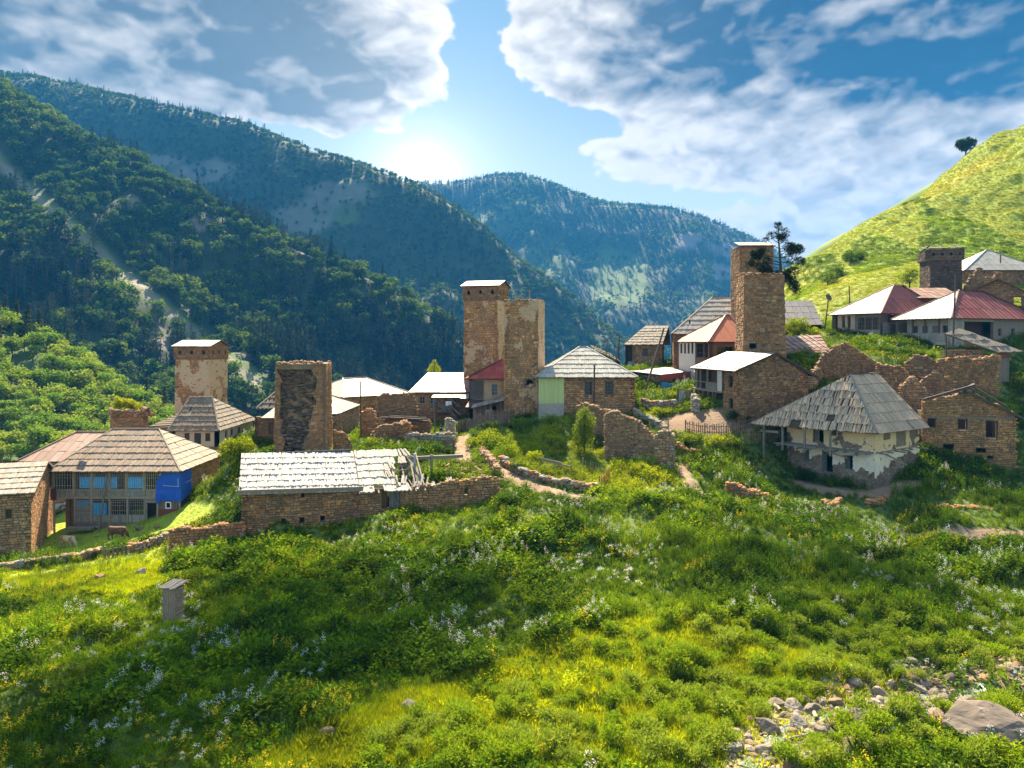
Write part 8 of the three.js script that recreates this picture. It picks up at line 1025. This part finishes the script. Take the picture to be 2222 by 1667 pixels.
for (const [px, dx, s, lab] of [[268, 0, 1.05, 'left yellow green bush on top of the broken short tower'], [298, 0, .95, 'right yellow green bush on top of the broken short tower']]) tree('shrub', lab, 'bush', V3(gx(px, 100), at(px, 897, 98.5).y, -98.9), blobsIn(9, 0, s * 1.15, s * .85, s * .6, .35, .6), { n: 1500, s: .22, trunk: s * .8, cols: [[.36, .36, .015], YG] });
{ // the pine on the tower
  const d = 96.3, P = (px, py, dz = 0) => at(px, py, d + dz), base = P(1693, 600), G = new THREE.Group(); G.position.copy(base); const L = [], N = new Acc(), rel = (q) => q.sub(base), tr = [[1695, 606], [1694, 580], [1692, 550], [1690, 525], [1690, 505], [1689, 490]].map(([a, b]) => rel(P(a, b)));
  for (let i = 0; i < tr.length - 1; i++) L.push([tr[i], tr[i + 1], .2 - i * .036, .165 - i * .036]);
  const clump = (c, r, n) => { for (let i = 0; i < n; i++) { const q = rdir(.2).normalize(), p = c.clone().addScaledVector(q, r * Math.cbrt(rnd())); for (let j = 0; j < 5; j++) leaf(N, p, q.clone().add(rdir(.3)), rr(.2, .36), .2, jit(rnd() < .5 ? [.022, .036, .016] : [.04, .055, .02], .25)); } };
  for (const [ty, ex, ey, dz, cl] of [[560, 1735, 545, 0, 6], [568, 1742, 570, .8, 6], [555, 1728, 528, -.6, 4], [540, 1718, 535, .5, 4], [545, 1745, 540, .3, 5], [530, 1708, 515, 0, 3], [520, 1702, 505, .2, 3], [510, 1683, 503, .3, 2], [528, 1672, 512, -.5, 1], [540, 1664, 520, .4, 1], [575, 1640, 560, .6, 7], [570, 1628, 548, .2, 7], [582, 1625, 575, -.4, 8], [585, 1650, 590, .8, 9], [560, 1645, 545, -.6, 5], [590, 1725, 590, .6, 6], [595, 1735, 622, .6, 6], [598, 1728, 634, .3, 5], [600, 1670, 602, .9, 9], [600, 1706, 605, 1, 9], [598, 1688, 598, .8, 9], [596, 1640, 600, .9, 5], [497, 1690, 489, 0, 2]]) { const a = tr[tr.length - 1].clone(); a.copy(rel(P(1694 - (600 - ty) * .045, ty))); const e = rel(P(ex, ey, dz)), m = a.clone().lerp(e, .5).add(V3(0, -.15, 0)); L.push([a, m, .06, .04], [m, e, .04, .015]); for (let i = 0; i < cl; i++) { const t = rr(.45, 1.02), c = (t < .5 ? a.clone().lerp(m, t * 2) : m.clone().lerp(e, t * 2 - 1)).add(V3(rr(-.3, .3), rr(-.1, .3), rr(-.3, .3))); clump(c, rr(.3, .52), 40); } }
  mk(G, 'trunk', limbs(L, [.09, .06, .05]), M.wood); mk(G, 'crown', N, M.needle); top(G, 'pine_tree', 'crooked dark pine growing out of the massive tower top', 'tree');
}
{ // low willow bushes of the lower slope: a few models, then copies
  const model = [0, 1, 2, 3].map((k) => { const G = new THREE.Group(), st = [], bl = []; for (let i = 0; i < 13; i++) { const a = rr(0, 6.28), r = rr(.1, .5), e = V3(Math.cos(a) * r, rr(.4, .85) * (1 - r * .4), Math.sin(a) * r); st.push([V3(Math.cos(a) * .05, -.1, Math.sin(a) * .05), e, .025, .008]); bl.push([e.clone().multiplyScalar(.88), rr(.2, .3), .9]); } mk(G, 'stems', limbs(st), M.wood); const A = new Acc(); for (let i = 0; i < 720; i++) { const b = pick(bl), q = rdir(.15).normalize(), p = b[0].clone().addScaledVector(q, b[1] * Math.cbrt(rnd())); leaf(A, p, q.clone().multiplyScalar(.5).add(rdir(.55)), rr(.1, .19), .3, jit(pick(k % 2 ? [[.23, .30, .02], [.28, .34, .026]] : [[.2, .3, .008], [.27, .34, .01]]), .18)); } mk(G, 'foliage', A, M.leaf); return G; });
  reseed(515); const Z = [[[760, 1667], [900, 1560], [1250, 1480], [1560, 1440], [1700, 1450], [1900, 1470], [1700, 1560], [1600, 1667]], [[1250, 1400], [1600, 1300], [2222, 1300], [2222, 1470], [1800, 1480], [1480, 1500]], [[1600, 1667], [1800, 1540], [2222, 1500], [2222, 1667]]]; let n = 0; const seen = [];
  for (let i = 0; i < 2400 && n < 250; i++) { const px = rr(700, 2260), py = rr(1290, 1700); if (!Z.some((z) => inPoly(z, px, py))) continue; const p = onGround(px, py), s = rr(.55, 1.25) * (rnd() < .15 ? 1.25 : 1); if (lineDist(streamLine, p.x, p.z) < 1.25 || seen.some((q) => Math.hypot(q.x - p.x, q.z - p.z) < q.s * .42 + s * .38)) continue; seen.push({ x: p.x, z: p.z, s }); const k = Math.floor(rr(0, 4)), m = model[k].clone(); m.position.copy(p); m.rotation.y = rr(0, 6.28); m.scale.set(s * rr(.95, 1.25), s * rr(.8, 1), s * rr(.95, 1.2)); n++; top(m, 'willow_bush', k % 2 ? 'low dull green willow bush on the lower right slope' : 'low bright green leafy bush on the lower right slope', 'bush', k % 2 ? 'dull green willow bushes' : 'bright green bushes'); }
}
// forest on the mountains
const TREES = (() => {
  const dec = (n, s, c) => { const A = new Acc(), bl = Array.from({ length: 9 }, () => [V3(rr(-.2, .2), rr(.38, .82), rr(-.2, .2)), rr(.13, .23)]); A.beam(V3(0, -.1, 0), V3(0, .5, 0), .03, .03, [.1, .08, .06]); for (let i = 0; i < n; i++) { const b = pick(bl), d = rdir(.1).normalize(); leaf(A, b[0].clone().addScaledVector(d, b[1] * rr(.7, 1)), d.multiplyScalar(.5).add(rdir(.2)), s * rr(.7, 1.3), .8, jit(c, .22)); } return A.geo(); };
  const con = (n, s, c) => { const A = new Acc(); A.beam(V3(0, -.1, 0), V3(0, .95, 0), .022, .022, [.08, .06, .05]); for (let i = 0; i < n; i++) { const h = Math.pow(rnd(), 1.25) * .9 + .07, r = (1 - h) * .23 * (.65 + .35 * Math.sin(h * 50)) + .01, a = rr(0, 6.28); leaf(A, V3(Math.cos(a) * r * .35, h + .015, Math.sin(a) * r * .35), V3(Math.cos(a), rr(-.45, .05), Math.sin(a)), Math.max(.05, r * rr(.7, 1.05)) + s * .25, .55, jit(c, .25)); } leaf(A, V3(0, .9, 0), V3(0, 1, 0), .11, .2, c); return A.geo(); };
  const D = [.06, .115, .012], D2 = [.105, .165, .015], C = [.018, .036, .016], C2 = [.026, .046, .018];
  return { hi: [dec(190, .13, D), dec(190, .13, D2), con(170, .1, C), con(170, .1, C2)], lo: [dec(60, .24, D), dec(60, .24, D2), con(60, .16, C), con(60, .16, C2)], big: [dec(520, .085, [.22, .30, .02]), dec(520, .085, [.15, .25, .02]), dec(520, .085, [.28, .34, .04]), con(480, .06, [.05, .075, .02])] };
})();
reseed(808);
const tname = ['on the far blue mountain', 'on the long ridge below the sun', 'on the dark spur'];
RELIEF.forEach((r, ri) => {
  const { grid, info, NU, NV, o } = r; if (!o.gap) return; const F1 = new Field(o.low ? TREES.lo : TREES.hi, M.forest), singles = [];
  for (let j = Math.floor(NV * (1 / (o.low || ri < 4 ? 3 : 3)) * .9); j < NV - 1; j++) for (let i = 0; i < NU - 1; i++) {
    const a = grid[j * NU + i], b = grid[j * NU + i + 1], c = grid[(j + 1) * NU + i], ar = V3().crossVectors(b.clone().sub(a), c.clone().sub(a)).length(), want = ar / (o.gap * o.gap); let n = Math.floor(want) + (rnd() < want % 1 ? 1 : 0);
    while (n-- > 0) { const u = rnd(), w = rnd(), p = V3(a.x + (b.x - a.x) * u + (c.x - a.x) * w, a.y + (b.y - a.y) * u + (c.y - a.y) * w, a.z + (b.z - a.z) * u + (c.z - a.z) * w); if (rnd() > info[j * NU + i].trees) continue; const cl = fbm(p.x * .012, p.y * .02, p.z * .012 + ri, 3), isC = rnd() < sst(.62, .38, cl) * o.conif * 1.9, h = rr(o.size[0], o.size[1]) * (isC ? 1.3 : .8), k = rr(.7, 1.3), w2 = n3(p.x * .02, p.y * .02, ri + 3);
      const [px, py] = proj(p.x, p.y, p.z); if (px < -260 || px > 2480 || py > 1250) continue;
      if (o.bright) singles.push([p, h, isC]); else F1.add((isC ? 2 : 0) + (rnd() < .5 ? 0 : 1), p.add(V3(0, -.4, 0)), h * rr(.85, 1.1) * (isC ? .95 : 1.1), h, [k * lerp(.55, 1.5, w2), k * lerp(.65, 1.3, w2), k * .95], .05); }
  }
  if (!o.bright) F1.done(o.conif > .6 ? 'mixed_forest' : 'mountain_forest', 'forest trees ' + (tname[ri] ?? 'on the slope'), 'forest');
  else { const mk4 = TREES.big.map((g, k) => { const G = new THREE.Group(); const m = new THREE.Mesh(g, k < 3 ? M.leaf : M.needle); m.name = 'crown'; G.add(m); const t = mk(G, 'trunk', limbs([[V3(0, -.15, 0), V3(0, .55, 0), .02, .012]]), M.wood); return G; });
    const F2 = new Field(TREES.big, M.leaf); let nt = 0; singles.sort((a, b) => b[0].z - a[0].z).forEach(([p, h, isC], i) => { const [px] = proj(p.x, p.y, p.z); if (px < -90 || px > 480) return; if (nt++ > 300) { const k = rr(.8, 1.2); F2.add(isC ? 3 : Math.floor(rr(0, 3)), p, h * 1.1, h, [k, k, k]); return; } const k = isC ? 3 : Math.floor(rr(0, 3)), m = mk4[k].clone(); m.position.copy(p); m.rotation.y = rr(0, 6.28); m.scale.set(h * rr(.95, 1.25), h, h * rr(.95, 1.25)); top(m, isC ? 'conifer_tree' : 'broadleaf_tree', isC ? 'dark conifer among the light trees of the lower left slope' : 'light green broadleaf tree on the sunlit lower left slope', 'tree', isC ? 'conifers of the lower left slope' : 'broadleaf trees of the lower left slope'); }); F2.done('slope_wood', 'upper trees of the sunlit lower left slope', 'forest'); }
});

renderer.render(scene, camera);
